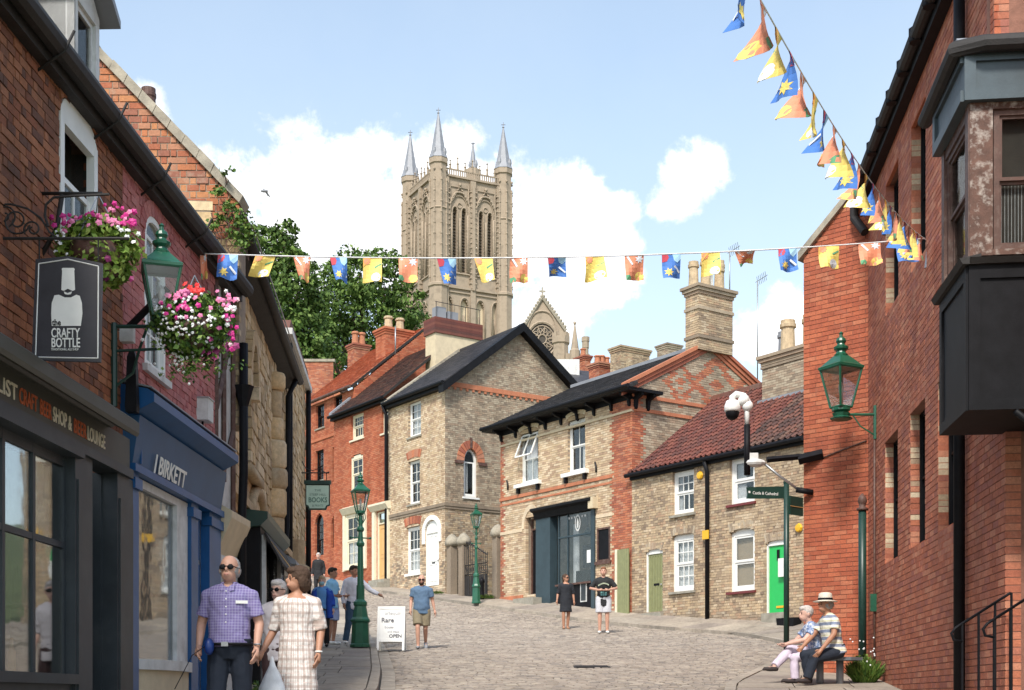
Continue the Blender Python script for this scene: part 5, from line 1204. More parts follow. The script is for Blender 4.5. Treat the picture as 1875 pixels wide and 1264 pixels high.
# wide rendered stack on the left party wall with brick cap and rail
TC = Fr(TF.P(TU, 0, 0), TG.A, TG.B, TG.C)
u0_, zt5 = TC.uz(797, 609); u1_ = TC.uz(880, 609)[0]; zb5 = 14.5
b = MB(); b.box(TC, u0_, u1_, -.8, .02, zb5, zt5); b.build('chimney_stack', M['render_cream'], H3)
z5 = TC.uz(838, 588)[1]
masonry(H3, TC, [(u0_ - .05, zt5), (u1_ + .05, zt5), (u1_ + .05, z5), (u0_ - .05, z5)], [], [M['side_red']], M['mortar_dark'], w=0 if False else 0, nmax=40, depth=.8, proud=.05, bdepth=.1, seed=55, wl='chimney_stack') if False else None
b = MB()
for k in range(6): b.box(TC, u0_ - .06, u1_ + .06, -.86, .08, zt5 + k * (z5 - zt5) / 6 + .004, zt5 + (k + 1) * (z5 - zt5) / 6, 0, rng.random())
b.build('chimney_cap', M['pantile_red'], H3)
for i in range(4):
    a = u0_ + (u1_ - u0_) * (.02 + .32 * i); bar(H3, 'safety_rail', M['black_rough'], [TC.P(a, .0, z5), TC.P(a, .0, z5 + .65)], .015, 4)
bar(H3, 'safety_rail', M['black_rough'], [TC.P(u0_, .0, z5 + .65), TC.P(u1_, .0, z5 + .65)], .015, 4)
b = MB(); b.box(TC, u0_ + .15, u0_ + .6, -.5, -.1, z5, z5 + .5); b.box(TC, u0_ + .7, u0_ + 1.2, -.5, -.1, z5, z5 + .38); b.build('chimney_cowl', M['lead'], H3)
# pale coping along the party verge
b = MB(); b.prism(TC, [(-.2, TE + .05), (3.4, apt - .02), (3.4, apt + .14), (-.2, TE + .2)], -.3, .06); b.build('verge_coping', M['coping'], H3)
# ---- red brick terrace house A
A0 = -9.32
H4 = thing('terrace_house', tuple(TF.P(-7, 0, zg(57))), 0, 'red brick terrace house with brown tiled roof, cream shop window and ochre door', 'house')
a1 = cop(643, 666, 757, 804, f=TF); a2 = cop(643, 665, 833, 900, .08, f=TF); a3 = cop(634, 668, 940, 1040, f=TF); ad = cop(690, 710, 935, 1062, f=TF); a5 = cop(699, 711, 748, 793, f=TF, rise=.2)
AE = 13.92
masonry(H4, TF, [(A0, 6.2), (TU, 6.2), (TU, AE), (A0, AE)], [a1, a2, a3, ad, a5], [M['house_red']], M['mortar_red'], seed=61, rough=.004, nmax=200)
window(H4, TF, a1, 4, (1, 2), M['cream'], ft=.10, sill=M['cream']); window(H4, TF, a2, 2, (1, 2), M['cream'], ft=.09, w=-.02)
window(H4, TF, a3, 3, (2, 2), M['cream'], ft=.12, w=.02, sill=M['cream'], sillw=.15, cover=(M['curtain'], 0, .5)); window(H4, TF, a5, 1, (1, 1), M['cream'], ft=.09, sill=M['cream'])
b = MB(); b.extr(TF, [(0, a3['z1']), (.10, a3['z1']), (.25, a3['z1'] + .25), (0, a3['z1'] + .35)], a3['u0'] - .2, a3['u1'] + .2); b.box(TF, a3['u0'] - .2, a3['u0'], 0, .08, a3['z0'] - .1, a3['z1']); b.box(TF, a3['u1'], a3['u1'] + .2, 0, .08, a3['z0'] - .1, a3['z1']); b.build('shop_surround', M['cream'], H4)
door(H4, TF, ad, M['ochre'], M['cream'], w=-.06, fan=.45, ft=.1)
b = MB(); b.box(TF, ad['u0'] - .22, ad['u0'], -.0, .12, ad['z0'], ad['z1']); b.box(TF, ad['u1'], ad['u1'] + .2, -.0, .12, ad['z0'], ad['z1']); b.extr(TF, [(0, ad['z1']), (.14, ad['z1']), (.28, ad['z1'] + .2), (.28, ad['z1'] + .28), (0, ad['z1'] + .34)], ad['u0'] - .3, ad['u1'] + .28); b.build('door_surround', M['cream'], H4)
b = MB(); b.box(TF, ad['u0'] - .2, ad['u1'] + .2, -.1, .6, zg(56) - .2, ad['z0'] - .16); b.box(TF, ad['u0'] - .2, ad['u1'] + .2, -.1, .3, ad['z0'] - .16, ad['z0'] - .01); b.build('doorstep', M['stonesill'], H4)
pa = math.atan2(17.0 - AE, 3.65); ra = roofframe(TF, 0, AE + .12, .25, pa); SLa = 3.65 / math.cos(pa)
tiles(H4, ra, [(A0, 0), (TU - .35, 0), (TU - .35, SLa), (A0, SLa)], [M['pantile_brown']], 'slate', .22, .16, .03, name='roof_tile', seed=62, nmax=150)
b = MB(); b.tube([TF.P(A0, .3, AE + .06), TF.P(TU, .3, AE + .06)], .07, 8); b.box(TF, A0, TU, -.05, .2, AE - .1, AE + .02); b.build('gutter', M['black'], H4)
bar(H4, 'downpipe', M['black'], [TF.P(TU - .1, .08, AE), TF.P(TU - .1, .08, zg(55))], .05, 8)
AG = Fr(TF.P(A0, 0, 0), TG.A, TG.B, TG.C)
b = MB(); b.prism(AG, [(-.2, AE + .14), (3.4, ra.P(0, 0, SLa).z + .0), (3.4, ra.P(0, 0, SLa).z + .14), (-.2, AE + .28)], -.12, .10); b.build('lead_flashing', M['lead'], H4)
# ---- red brick terrace house B, set back a little and taller
BF = Fr(TF.P(0, -.8, 0), TF.A, TF.B, TF.C)
H5 = thing('terrace_house', tuple(BF.P(-12, 0, zg(61))), 0, 'orange brick terrace house with orange tiled roof and dark pointed windows at the street bend', 'house')
b0, b1_ = -14.4, BF.uz(650, 720)[0]
BE = 15.35
c1 = cop(579, 594, 741, 784, f=BF); c2 = cop(612, 627, 725, 758, f=BF); c3 = cop(578, 593, 826, 880, f=BF); c4 = cop(577, 593, 941, 1018, .5, f=BF); c5 = cop(607, 617, 945, 1003, .4, f=BF); c6 = cop(609, 615, 818, 882, f=BF)
masonry(H5, BF, [(b0, 6.8), (b1_, 6.8), (b1_, BE), (b0, BE)], [c1, c2, c3, c4, c5, c6], [M['house_red']], M['mortar_red'], seed=63, rough=.004, nmax=150)
for o in (c1, c2, c3, c4, c5, c6): window(H5, BF, o, 1 if o in (c5, c6) else 2, (2, 2), M['black'], ft=.05, sill=M['stonesill'] if o in (c1, c3) else None)
z_ = BF.uz(600, 800)[1]; b = MB(); b.box(BF, b0, b1_, -.05, .05, z_ - .06, z_ + .08); b.build('string_course', M['house_red'], H5)
pb_ = math.atan2(3.0, 3.6); rb_ = roofframe(BF, 0, BE + .12, .2, pb_); SLb = 3.7 / math.cos(pb_)
tiles(H5, rb_, [(b0 + .3, 0), (b1_, 0), (b1_, SLb), (b0 + .3, SLb)], [M['tile_orange']], 'slate', .2, .13, .025, name='roof_tile', seed=64, nmax=100)
b = MB(); b.tube([BF.P(b0 + .3, .25, BE + .06), BF.P(b1_, .25, BE + .06)], .07, 8); b.build('gutter', M['timber_brown'], H5)
BGr = Fr(BF.P(b1_, 0, 0), TG.A, TG.B, TG.C)
masonry(H5, BGr, [(0, AE - .5), (7.2, AE - .5), (7.2, BE - .1), (3.5, BE + 3.0), (0, BE)], [], [M['house_red']], M['mortar_red'], seed=66, nmax=40)
# chimneys of terrace
def stack(parent, x0, x1, ytop, ybot, Y, dep, m, pots, potr=.14, mm='pot', name='chimney_stack', yaw=.6):
    p0, p1 = px(x0, ytop, Y), px(x1, ytop, Y); zb = px(x0, ybot, Y).z; f = wall(p0.x, Y, 1, 0); wd_ = p1.x - p0.x
    f = wall(p0.x, Y, .8236, .567); wd_ = wd_ * 1.08; gr = Fr(f.P(0, 0, 0), f.C, f.B, -f.A)
    masonry(parent, f, [(0, zb), (wd_, zb), (wd_, p0.z - .3), (0, p0.z - .3)], [], [m], M['mortar'], nmax=20, seed=int(x0), depth=dep, bdepth=.05, wl=name)
    masonry(parent, Fr(f.P(0, -dep, 0), f.C, f.B, -f.A), [(0, zb), (dep, zb), (dep, p0.z - .3), (0, p0.z - .3)], [], [m], M['mortar'], nmax=20, seed=int(x0) + 1, depth=.1, bdepth=.05, wl=name)
    b = MB(); [b.box(f, -.04 - .04 * k, wd_ + .04 + .04 * k, -dep - .04 - .04 * k, .04 + .04 * k, p0.z - .3 + k * .1, p0.z - .3 + k * .1 + .095, 0, rng.random()) for k in range(3)]; b.build('chimney_cap', m, parent)
    for x, h in pots:
        b = MB(); b.lathe(f.P(wd_ * x, -dep / 2, p0.z), [(potr, 0), (potr * .85, h * .8), (potr * 1.1, h * .83), (potr * 1.1, h * .93), (potr * .9, h), (potr * .6, h)], 10); b.build('chimney_pot', M[mm], parent)
stack(H5, 706, 756, 598, 680, 60.5, .9, M['house_red'], [(.3, .62), (.75, .62)], potr=.2, mm='pot_buff')
b = MB(); ff = wall(px(752, 640, 61).x, 61, .8236, .567); z0_, z1_ = px(752, 650, 61).z, px(752, 610, 61).z
b.prism(ff, [(0, z0_ - .8), (2.2, z0_ - .8), (2.2, z1_ + .6), (1.1, z1_ + .2), (.4, z1_ - .3), (0, z1_ - .35)], -.4, 0); b.build('parapet', M['house_red'], H5)
bar(H5, 'aerial', M['steel'], [px(724, 650, 60), px(724, 598, 60)], .03, 4)
H6 = thing('chimney_stack', tuple(px(662, 700, 75)), 0, 'brick chimney with two terracotta pots behind the orange roof', 'chimney')
stack(H6, 649, 677, 628, 690, 75, .8, M['quoin_red'], [(.28, .75), (.74, .75)], potr=.2, name='stack')
H7 = thing('garden_wall', tuple(px(585, 700, 78)), 0, 'brick garden wall below the trees left of the orange roof', 'wall')
f7 = wall(px(555, 700, 78).x, 78, 1, 0); b = MB(); p1 = px(609, 658, 78); z0_ = 12
masonry(H7, f7, [(0, z0_), (1.75, z0_), (1.75, p1.z - .15), (0, p1.z - .15)], [], [M['quoin_red']], M['mortar'], nmax=30, seed=77, wl='wall_core')
b = MB(); b.box(f7, -.1, 1.85, -.3, .08, p1.z - .15, p1.z); b.build('coping', M['coping'], H7)
# ---- courtyard between gabled house and corner shop: piers and iron gate
W1 = thing('gateway', tuple(CF.P(-9, .1, zg(50))), 0, 'pair of dark stone gate piers with rounded caps beside the iron gate', 'gateway')
PF = Fr(CF.P(0, .05, 0), CF.A, CF.B, CF.C)
for x0, x1, yt in ((814, 829, 980), (834, 852, 978), (898, 913, 962)):
    u0_, z1_ = PF.uz(x0, yt); u1_ = PF.uz(x1, yt)[0]; c = (u0_ + u1_) / 2; r_ = .15
    y_ = PF.P(c, 0, 0).y; b = MB(); b.box(PF, c - r_, c + r_, -2 * r_, 0, zg(y_) - .1, z1_ - .45); b.build('pier', M['grey_brick'], W1)
    b = MB(); b.lathe(PF.P(c, -r_, z1_ - .45), [(.22, 0), (.28, .08), (.28, .16), (.24, .28), (.12, .42), (.03, .47)], 12); b.build('pier_cap', M['coping'], W1, smooth=True)
W2 = thing('iron_gate', tuple(CF.P(-8.6, .1, zg(49.6))), 0, 'black wrought iron gate between the two stone piers', 'gate')
ua, ub = PF.uz(836, 1000)[0], PF.uz(888, 1000)[0]; zb_ = zg(49.3) + .15
for i in range(15):
    u = ua + (ub - ua) * i / 14; t = abs(i / 14 * 2 - .6); zt_2 = PF.uz(850, 985)[1] - .75 * (i / 14) ; b = MB(); b.tube([PF.P(u, -.1, zb_), PF.P(u, -.1, zt_2)], .016, 5); b.lathe(PF.P(u, -.1, zt_2), [(.03, 0), (.0001 + .004, .12)], 5); b.build('upright', M['black_rough'], W2)
for z in (zb_ + .1, zb_ + .9, zb_ + 1.25): bar(W2, 'rail', M['black_rough'], [PF.P(ua, -.1, z), PF.P(ub, -.1, z)], .022, 5)
b = MB()
for i in range(15):
    c = ua + (ub - ua) * (i + .5) / 15; b.tube([PF.P(c + .05 * math.cos(a), -.1, zb_ + 1.07 + .12 * math.sin(a)) for a in [k * .628 for k in range(11)]], .01, 4)
for i in range(10): b.box(PF, ua + (ub - ua) * i / 10 + .02, ua + (ub - ua) * (i + .85) / 10, -.11, -.09, zb_ + .12, zb_ + .85)
b.tube([PF.P(ua, -.1, PF.uz(850, 985)[1]), PF.P((ua + ub) / 2, -.1, PF.uz(850, 985)[1] - .3), PF.P(ub, -.1, PF.uz(850, 985)[1] - .75)], .025, 5)
b.build('scrollwork', M['black_rough'], W2)
W3 = thing('bollard', tuple(PF.P(PF.uz(899, 1085)[0], .4, zg(48))), 0, 'short black bollard in front of the right gate pier', 'bollard')
q = PF.P(PF.uz(899, 1085)[0], .4, zg(48)); b = MB(); b.lathe(q, [(.12, 0), (.12, .08), (.09, .12), (.085, .8), (.11, .84), (.10, .92), (.04, 1.0)], 10); b.build('post', M['black'], W3, smooth=True)
# ------------------------------------------------------------------ cathedral tower
a27 = R(27.0); CT = px(800, 610, 300)
ctz = 44.0
RF = wall(CT.x, 300, math.cos(a27), math.sin(a27)); SIDE = 17.6
lc = Vector((CT.x, 300, 0)) + Vector((-math.sin(a27), math.cos(a27), 0)) * SIDE
LFc = wall(lc.x, lc.y, math.sin(a27), -math.cos(a27))
K1 = thing('cathedral_tower', (CT.x, 300, ctz), 0, 'tall gothic limestone cathedral tower with four lead pinnacle spires rising above the roofs', 'tower')
zT = 1.6 + (1280 - 318) * 300 / F; zS = 1.6 + (1280 - 524) * 300 / F; zBt = 1.6 + (1280 - 492) * 300 / F; zTop = 1.6 + (1280 - 345) * 300 / F
def lancet(b, f, c, hw, z0, z1, w, mi=0, th=.25):      # pointed arch moulding
    pts = []; n = 8; h = hw * 1.75
    for i in range(n + 1):
        t = i / n; pts.append((c - hw * math.cos(t * math.pi / 2) ** .8, z1 - h + h * math.sin(t * math.pi / 2) ** 1.1))
    full = [(c - hw, z0)] + pts; full = full + [(2 * c - u, z) for u, z in full[::-1][1:]]
    b.tube([f.P(u, w, z) for u, z in full], th, 5, mi)
def pointed(o): o['rise'] = (o['u1'] - o['u0']) * .95; return o
for f, nm in ((RF, 'r'), (LFc, 'l')):
    bays = []; ops = []; low = []
    for cx in (SIDE * .315, SIDE * .685):
        bays.append(cx)
        for s in (-1.12, 1.12): ops.append(pointed(opening(cx + s - .56, cx + s + .56, zBt, zTop - 3.6)))
    for i in range(4):
        c = 2.9 + i * 3.95; low.append(pointed(opening(c - .95, c + .95, zS - 11.5, zS - 2.2)))
    backing(K1, f, [(0, ctz), (SIDE, ctz), (SIDE, zS), (0, zS)], low, M['cath_stone'], depth=1.2, ch=.5)
    backing(K1, f, [(0, zS), (SIDE, zS), (SIDE, zT), (0, zT)], ops, M['cath_stone'], depth=1.4, ch=.45)
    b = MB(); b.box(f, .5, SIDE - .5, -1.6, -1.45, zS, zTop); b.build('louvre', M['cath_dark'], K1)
    b = MB(); b.box(f, .5, SIDE - .5, -1.0, -.8, zS - 13, zS - 1); b.build('blind_arcade', M['render_cream'], K1)
    for o in low:
        b = MB(); c = (o['u0'] + o['u1']) / 2; lancet(b, f, c, 1.15, o['z0'], o['z1'] + .4, .1, th=.17); b.box(f, c - .25, c + .25, -.82, -.7, zS - 9, zS - 5.5, 0); b.build('arch_moulding', M['cath_stone'], K1, smooth=True)
    for o in ops:
        b = MB(); c = (o['u0'] + o['u1']) / 2; lancet(b, f, c, .72, o['z0'], o['z1'] + .25, .12, th=.16)
        for k in range(16): z = o['z0'] + .5 + k * .9
        for z in np.arange(o['z0'] + .4, o['z1'] - 1, .85): b.ball(f.P(o['u0'] - .12, .1, z), .16, 5, 4); b.ball(f.P(o['u1'] + .12, .1, z), .16, 5, 4)
        b.build('lancet_moulding', M['cath_stone'], K1, smooth=True)
        b = MB()
        for z in np.arange(o['z0'], o['z1'] - 1, .7): b.box(f, o['u0'], o['u1'], -1.1, -.7, z, z + .12)
        b.build('louvre_slats', M['cath_dark'], K1)
    for cx in bays:
        b = MB(); lancet(b, f, cx, 2.5, zBt, zTop - .1, .32, th=.24)
        lancet(b, f, cx, 2.15, zBt, zTop - .9, .18, th=.12)
        b.tube([f.P(cx, .35, zBt), f.P(cx, .35, zTop - 6)], .2, 6)
        for s in (-1, 1): b.tube([f.P(cx + s * 2.0, .3, zBt), f.P(cx + s * 2.0, .3, zTop - 5)], .18, 6)
        b.tube([f.P(cx + .55 * math.cos(a), .1, zTop - 3.0 + .6 * math.sin(a)) for a in [k * .785 for k in range(9)]], .13, 5)
        b.tube([f.P(cx - 2.6, .3, zTop - 3.5), f.P(cx, .3, zTop + 1.2), f.P(cx + 2.6, .3, zTop - 3.5)], .17, 5)
        for k in range(7): t = (k + .5) / 7; [b.ball(f.P(cx + s * 2.6 * (1 - t), .38, zTop - 3.3 + 4.6 * t), .24, 5, 4) for s in (-1, 1)]
        b.ball(f.P(cx, .4, zTop + 1.5), .4, 6, 5)
        b.build('window_tracery', M['cath_stone'], K1, smooth=True)
    for z, h, e in ((zS, .5, .55), (zS - .9, .3, .3), (zBt - .5, .3, .35), (zT - .2, .45, .5), (zS - 12.2, .5, .5), (zT - 2.3, .2, .25)):
        b = MB(); b.box(f, -.3, SIDE + .3, -.1, e, z, z + h); b.build('string_course', M['cath_stone'], K1)
    b = MB()
    for u in (.12, .5, .88):
        c = SIDE * u; b.box(f, c - .65, c + .65, 0, .55, zS, zT - .4); b.box(f, c - .35, c + .35, .55, .8, zS, zT - 1.5)
        for z in np.arange(zS + 1.5, zT - 2, 1.15): b.box(f, c - .85, c + .85, .1, .7, z, z + .28)
        b.box(f, c - .6, c + .6, 0, .5, zS - 12, zS)
    for u in (.05, .18, .44, .56, .82, .95):
        b.tube([f.P(SIDE * u, .2, zBt), f.P(SIDE * u, .2, zT - 1.5)], .16, 5)
    b.build('buttress', M['cath_stone'], K1)
    b = MB()
    for i in range(30):                                  # pierced parapet with small pinnacles
        u = .9 + (SIDE - 1.8) * i / 29; b.box(f, u - .09, u + .09, -.1, .2, zT + .2, zT + 1.5)
    b.box(f, .6, SIDE - .6, -.1, .22, zT + 1.5, zT + 1.75)
    for i in range(9):
        u = 1.4 + (SIDE - 2.8) * i / 8; h = 2.0 if i % 2 else 2.9; p = f.P(u, .05, zT + 1.7); b.lathe(p, [(.26, 0), (.22, .4 * h), (.36, .45 * h), (.14, .55 * h), (.10, .85 * h), (.26, .9 * h), (.05, h)], 5)
    b.build('parapet', M['cath_stone'], K1)
bk = Vector((CT.x, 300, 0)) + Vector((math.cos(a27), math.sin(a27), 0)) * SIDE
bb = bk + Vector((-math.sin(a27), math.cos(a27), 0)) * SIDE
b = MB(); cs_ = [Vector((CT.x, 300, 0)), bk, bb, lc]; c0 = sum(cs_, Vector()) / 4; q = [c0 + (v - c0) * .86 for v in cs_]
b.add([(v.x, v.y, z) for z in (ctz, zT + .1) for v in q], [[3, 2, 1, 0], [4, 5, 6, 7], [0, 1, 5, 4], [1, 2, 6, 5], [2, 3, 7, 6], [3, 0, 4, 7]]); b.build('core', M['cath_stone'], K1)
for i, c in enumerate((Vector((CT.x, 300, 0)), bk, lc, bb)):
    cc = c + (c0 - c).normalized() * .9; y_s = {0: (292, 197), 1: (312, 224), 2: (327, 238), 3: (312, 258)}[i]
    zb2 = 1.6 + (1280 - y_s[0]) * cc.y / F; zt2 = 1.6 + (1280 - y_s[1]) * cc.y / F
    b = MB(); prof = [(2.15, ctz), (2.15, zS - .2), (2.45, zS), (2.45, zS + .5), (2.0, zS + .8), (2.0, zT - 8), (2.25, zT - 7.8), (2.0, zT - 7.5), (1.95, zb2 - 1.4), (2.25, zb2 - 1.2), (2.2, zb2)]
    if i == 3: prof = [(1.8, zT - 4), (1.8, zb2)]
    b.lathe(cc, prof, 8, rot=.39)
    for k in range(8):
        a = .39 + k * math.pi / 4; b.tube([cc + Vector((2.05 * math.cos(a), 2.05 * math.sin(a), z)) for z in (zS + .6, zT - 1)], .2, 5)
        for z in np.arange(zS + 2, zb2 - 2, 2.4): b.ball(cc + Vector((2.1 * math.cos(a), 2.1 * math.sin(a), z)), .3, 5, 4)
    b.build('corner_turret', M['cath_stone'], K1)
    b = MB(); H_ = zt2 - zb2; sc_ = .5 if i == 3 else 1
    b.lathe(cc, [(2.3 * sc_, zb2), (1.75 * sc_, zb2 + .12 * H_), (.16, zb2 + .88 * H_), (.3, zb2 + .89 * H_), (.1, zb2 + .92 * H_), (.06, zt2)], 8, rot=.39)
    b.tube([cc + Vector((-.5, 0, zt2 - .6)), cc + Vector((.5, 0, zt2 - .6))], .09, 4)
    for k in range(4):
        a = k * math.pi / 2 - .5; b.ball(cc + Vector((1.7 * sc_ * math.cos(a), 1.7 * sc_ * math.sin(a), zb2 + 1.3)), (.45, .45, 1.1), 5, 4)
    b.build('spire', M['lead'], K1)
# ---- cathedral gable with rose window and turrets
K2 = thing('cathedral_gable', tuple(px(995, 700, 260)), 0, 'steep crocketed cathedral gable with a round rose window and a cross on top', 'gable')
GFc = wall(px(962, 700, 260).x, 260, 1, .12)
def g2(x, y): return GFc.uz(x, y)
ap, l0, r0 = g2(993, 545), g2(955, 606), g2(1036, 606); zb3 = 60
b = MB(); b.prism(GFc, [(l0[0], zb3), (r0[0], zb3), (r0[0], r0[1]), ap, (l0[0], l0[1])], -2, 0); b.build('wall', M['cath_stone'], K2)
b = MB()
for (a, c) in ((l0, ap), (r0, ap)):
    b.tube([GFc.P(a[0], .2, a[1]), GFc.P(c[0], .2, c[1])], .32, 5)
    for i in range(11): t = (i + .5) / 11; b.ball(GFc.P(a[0] + (c[0] - a[0]) * t, .3, a[1] + (c[1] - a[1]) * t + .45), .34, 5, 4)
b.box(GFc, ap[0] - .14, ap[0] + .14, 0, .3, ap[1], ap[1] + 1.9); b.box(GFc, ap[0] - .6, ap[0] + .6, .02, .28, ap[1] + 1.0, ap[1] + 1.3)
b.build('crocketed_coping', M['coping'], K2)
rc_ = g2(993, 622); b = MB()
for rr2, th in ((2.9, .28), (2.3, .12), (.8, .15)): b.tube([GFc.P(rc_[0] + rr2 * math.cos(a), .15, rc_[1] + rr2 * 1.15 * math.sin(a)) for a in [k * math.pi / 10 for k in range(21)]], th, 5)
for k in range(10):
    a = k * math.pi / 5; b.tube([GFc.P(rc_[0] + .8 * math.cos(a), .15, rc_[1] + .9 * math.sin(a)), GFc.P(rc_[0] + 2.3 * math.cos(a + .1), .15, rc_[1] + 2.6 * math.sin(a + .1))], .12, 4)
    b.tube([GFc.P(rc_[0] + 1.6 * math.cos(a) + .45 * math.cos(q_), .15, rc_[1] + 1.8 * math.sin(a) + .45 * math.sin(q_)) for q_ in [j * 1.05 for j in range(7)]], .09, 4)
b.build('rose_tracery', M['cath_stone'], K2)
b = MB(); b.prism(GFc, [(rc_[0] + 2.8 * math.cos(a), rc_[1] + 3.2 * math.sin(a)) for a in [k * math.pi / 10 for k in range(20)]], .01, .05); b.build('rose_glass', M['cath_dark'], K2)
b = MB(); lancet(b, GFc, ap[0], 3.1, rc_[1] - 3, g2(993, 570)[1], .1, th=.2); b.build('arch_moulding', M['cath_stone'], K2)
K3 = thing('cathedral_turrets', tuple(px(1045, 700, 255)), 0, 'battlemented stone turrets and a small spirelet right of the cathedral gable', 'turret')
def turret(x0, x1, ytop, ybot, Y=255, batt=True):
    p0, p1 = px(x0, ytop, Y), px(x1, ytop, Y); c = (p0 + p1) / 2; r_ = (p1.x - p0.x) / 2; zb = px(x0, ybot, Y).z - 8; b = MB()
    b.lathe((c.x, Y + r_, 0), [(r_ * .9, zb), (r_ * .9, p0.z - 2.2), (r_ * 1.05, p0.z - 2), (r_ * 1.05, p0.z - .8), (r_ * .8, p0.z - .8)], 8, rot=.39)
    if batt:
        for k in range(8): a = k * math.pi / 4; b.box(wall(c.x + r_ * .9 * math.cos(a), Y + r_ + r_ * .9 * math.sin(a), -math.sin(a), math.cos(a)), -.32, .32, -.25, .12, p0.z - .85, p0.z)
    b.build('turret', M['cath_stone'], K3)
turret(1011, 1044, 606, 670); turret(1066, 1079, 616, 660, 250); turret(940, 956, 640, 670, 262)
b = MB(); c = px(1053, 640, 252); b.box(wall(px(1036, 640, 254).x, 254, 1, .1), 0, 4.6, -3, 0, 58, c.z - .2); b.lathe((c.x, 253, 0), [(1.0, c.z - 3), (1.0, c.z), (.75, c.z + .3), (.12, c.z + 4.9), (.3, c.z + 5.1), (.06, c.z + 5.6)], 8); b.tube([(c.x - .35, 253, c.z + 5.4), (c.x + .35, 253, c.z + 5.4)], .07, 4); b.build('spirelet', M['cath_stone'], K3)
# ---- roofs and chimneys between the two corner houses, further up the hill
K4 = thing('far_roofs', tuple(px(1065, 700, 75)), 0, 'dark slate roof with a white dormer seen between the gabled house and corner shop', 'roof')
b = MB(); p = [px(1000, 700, 72), px(1125, 720, 72), px(1108, 683, 78), px(1040, 676, 78)]; p = [Vector(v) for v in p]
b.add(p + [v + Vector((0, 6, -3)) for v in p], [[0, 1, 2, 3], [7, 6, 5, 4], [0, 4, 5, 1], [1, 5, 6, 2], [2, 6, 7, 3], [3, 7, 4, 0]]); b.build('slates', M['slate'], K4)
f8 = wall(px(1018, 700, 76).x, 76, 1, 0); b = MB(); q = f8.uz(1018, 658), f8.uz(1061, 682); b.box(f8, q[0][0], q[1][0], -1.5, 0, q[1][1] - 1.5, q[0][1]); b.build('dormer', M['offwhite'], K4)
for nm, x0, x1, yt, yb, Y, m_, pots, lab in (('a', 1071, 1083, 650, 700, 80, 'quoin_red', [(.5, .5)], 'narrow red chimney beside the white dormer'),
        ('b', 1097, 1131, 662, 720, 74, 'quoin_red', [(.2, .45), (.5, .5), (.8, .45)], 'broad red chimney with three small pots'),
        ('c', 1137, 1200, 632, 720, 72, 'buff_brick', [], 'wide buff brick chimney with oversailing cap and no pots'),
        ('d', 1222, 1252, 628, 680, 78, 'grey_brick', [], 'small buff chimney just left of the tall patterned-gable stack'),
        ('e', 995, 1012, 655, 690, 86, 'timber_brown', [], 'small dark chimney below the rose window')):
    t = thing('chimney_stack', tuple(px((x0 + x1) / 2, yb, Y)), 0, lab, 'chimney'); stack(t, x0, x1, yt, yb, Y, .9, M.get(m_), pots, potr=.17, name='stack')
# tv aerials
for i, (x, y0, y1, Y, lab) in enumerate(((1387, 515, 700, 47, 'tall television aerial mast behind the cottage chimney'), (1336, 462, 545, 45.5, 'television aerial on the tall corner shop chimney'))):
    t = thing('aerial', tuple(px(x, y1, Y)), 0, lab, 'aerial'); a = px(x, y1, Y); c = px(x, y0, Y)
    bar(t, 'mast', M['steel'], [a, c], .022, 5); d = Vector((.35, 0, .22)); b = MB(); b.tube([c - d * .2, c + d], .012, 4)
    for k in range(6): q = c + d * (k / 6); b.tube([q + Vector((-.05, -.12, .12)), q + Vector((.05, .12, -.12))], .008, 4)
    b.build('antenna_elements', M['steel'], t)
# ------------------------------------------------------------------ trees on the hill
def tree(name, Y, blobs, label, trunkx, n=2600, seed=1, size=.30, cat='tree', base=None, group=None, leafm='leaf'):
    rr = random.Random(seed); s_ = Y / F; bx = (trunkx - CX) * s_; zb = zg(Y) if base is None else base
    t = thing(name, (bx, Y, zb), 0, label, cat, group)
    b = MB()
    for (x, y, rx, ry) in blobs:
        c = px(x, y, Y); c.y += rr.uniform(-1, 1) * rx * s_ * .5
        k = int(n * (rx * ry) / 3600)
        leafcloud(b, c, (rx * s_, rx * s_ * .9, ry * s_), int(k * .45), size, rr, shell=.62)
        for _ in range(max(6, int(rx * ry / 190))):                    # clumps that break the outline
            d = Vector((rr.gauss(0, 1), rr.gauss(0, 1), rr.gauss(0, 1))).normalized(); q = c + Vector((d.x * rx, d.y * rx, d.z * ry)) * s_ * rr.uniform(.78, 1.06)
            r_ = rr.uniform(.10, .2) * rx * s_ + .25; leafcloud(b, q, (r_ * 1.2, r_ * 1.2, r_ * .8), max(12, int(k * .55 / max(6, rx * ry / 190))), size, rr, shell=.5)
    b.build('foliage', M[leafm], t)
    b = MB(); c0 = Vector((bx, Y, zb))
    top = px(blobs[0][0], blobs[0][1], Y); b.tube([c0, c0.lerp(top, .5) + Vector((.2, 0, 0)), top], [.55, .4, .12], 8)
    for (x, y, rx, ry) in blobs[1:]: c = px(x, y, Y); b.tube([c0.lerp(top, rr.uniform(.35, .6)), c0.lerp(c, .75) + Vector((0, 0, .6)), c], [.22, .15, .05], 6)
    b.build('trunk', M['timber_brown'], t, smooth=True); return t
m_, t_, b_ = newmat('tree_leaves'); p_ = _pos(t_)
a_ = t_.nodes.new('ShaderNodeAttribute'); a_.attribute_name = 'rnd'
c_ = _ramp(t_, a_.outputs['Fac'], [(0, (.040, .080, .018)), (.35, (.06, .115, .024)), (.6, (.095, .16, .034)), (.85, (.14, .21, .05))])
c_ = _mix(t_, .8, c_, _ramp(t_, _noise(t_, .35, 5, .6, p_), [(.3, (.6, .62, .6)), (.7, (1.3, 1.3, 1.1))]), 'MULTIPLY')
t_.links.new(c_, b_.inputs['Base Color']); b_.inputs['Roughness'].default_value = .65
b_.inputs['Specular IOR Level'].default_value = .25
M['treeleaf'] = m_
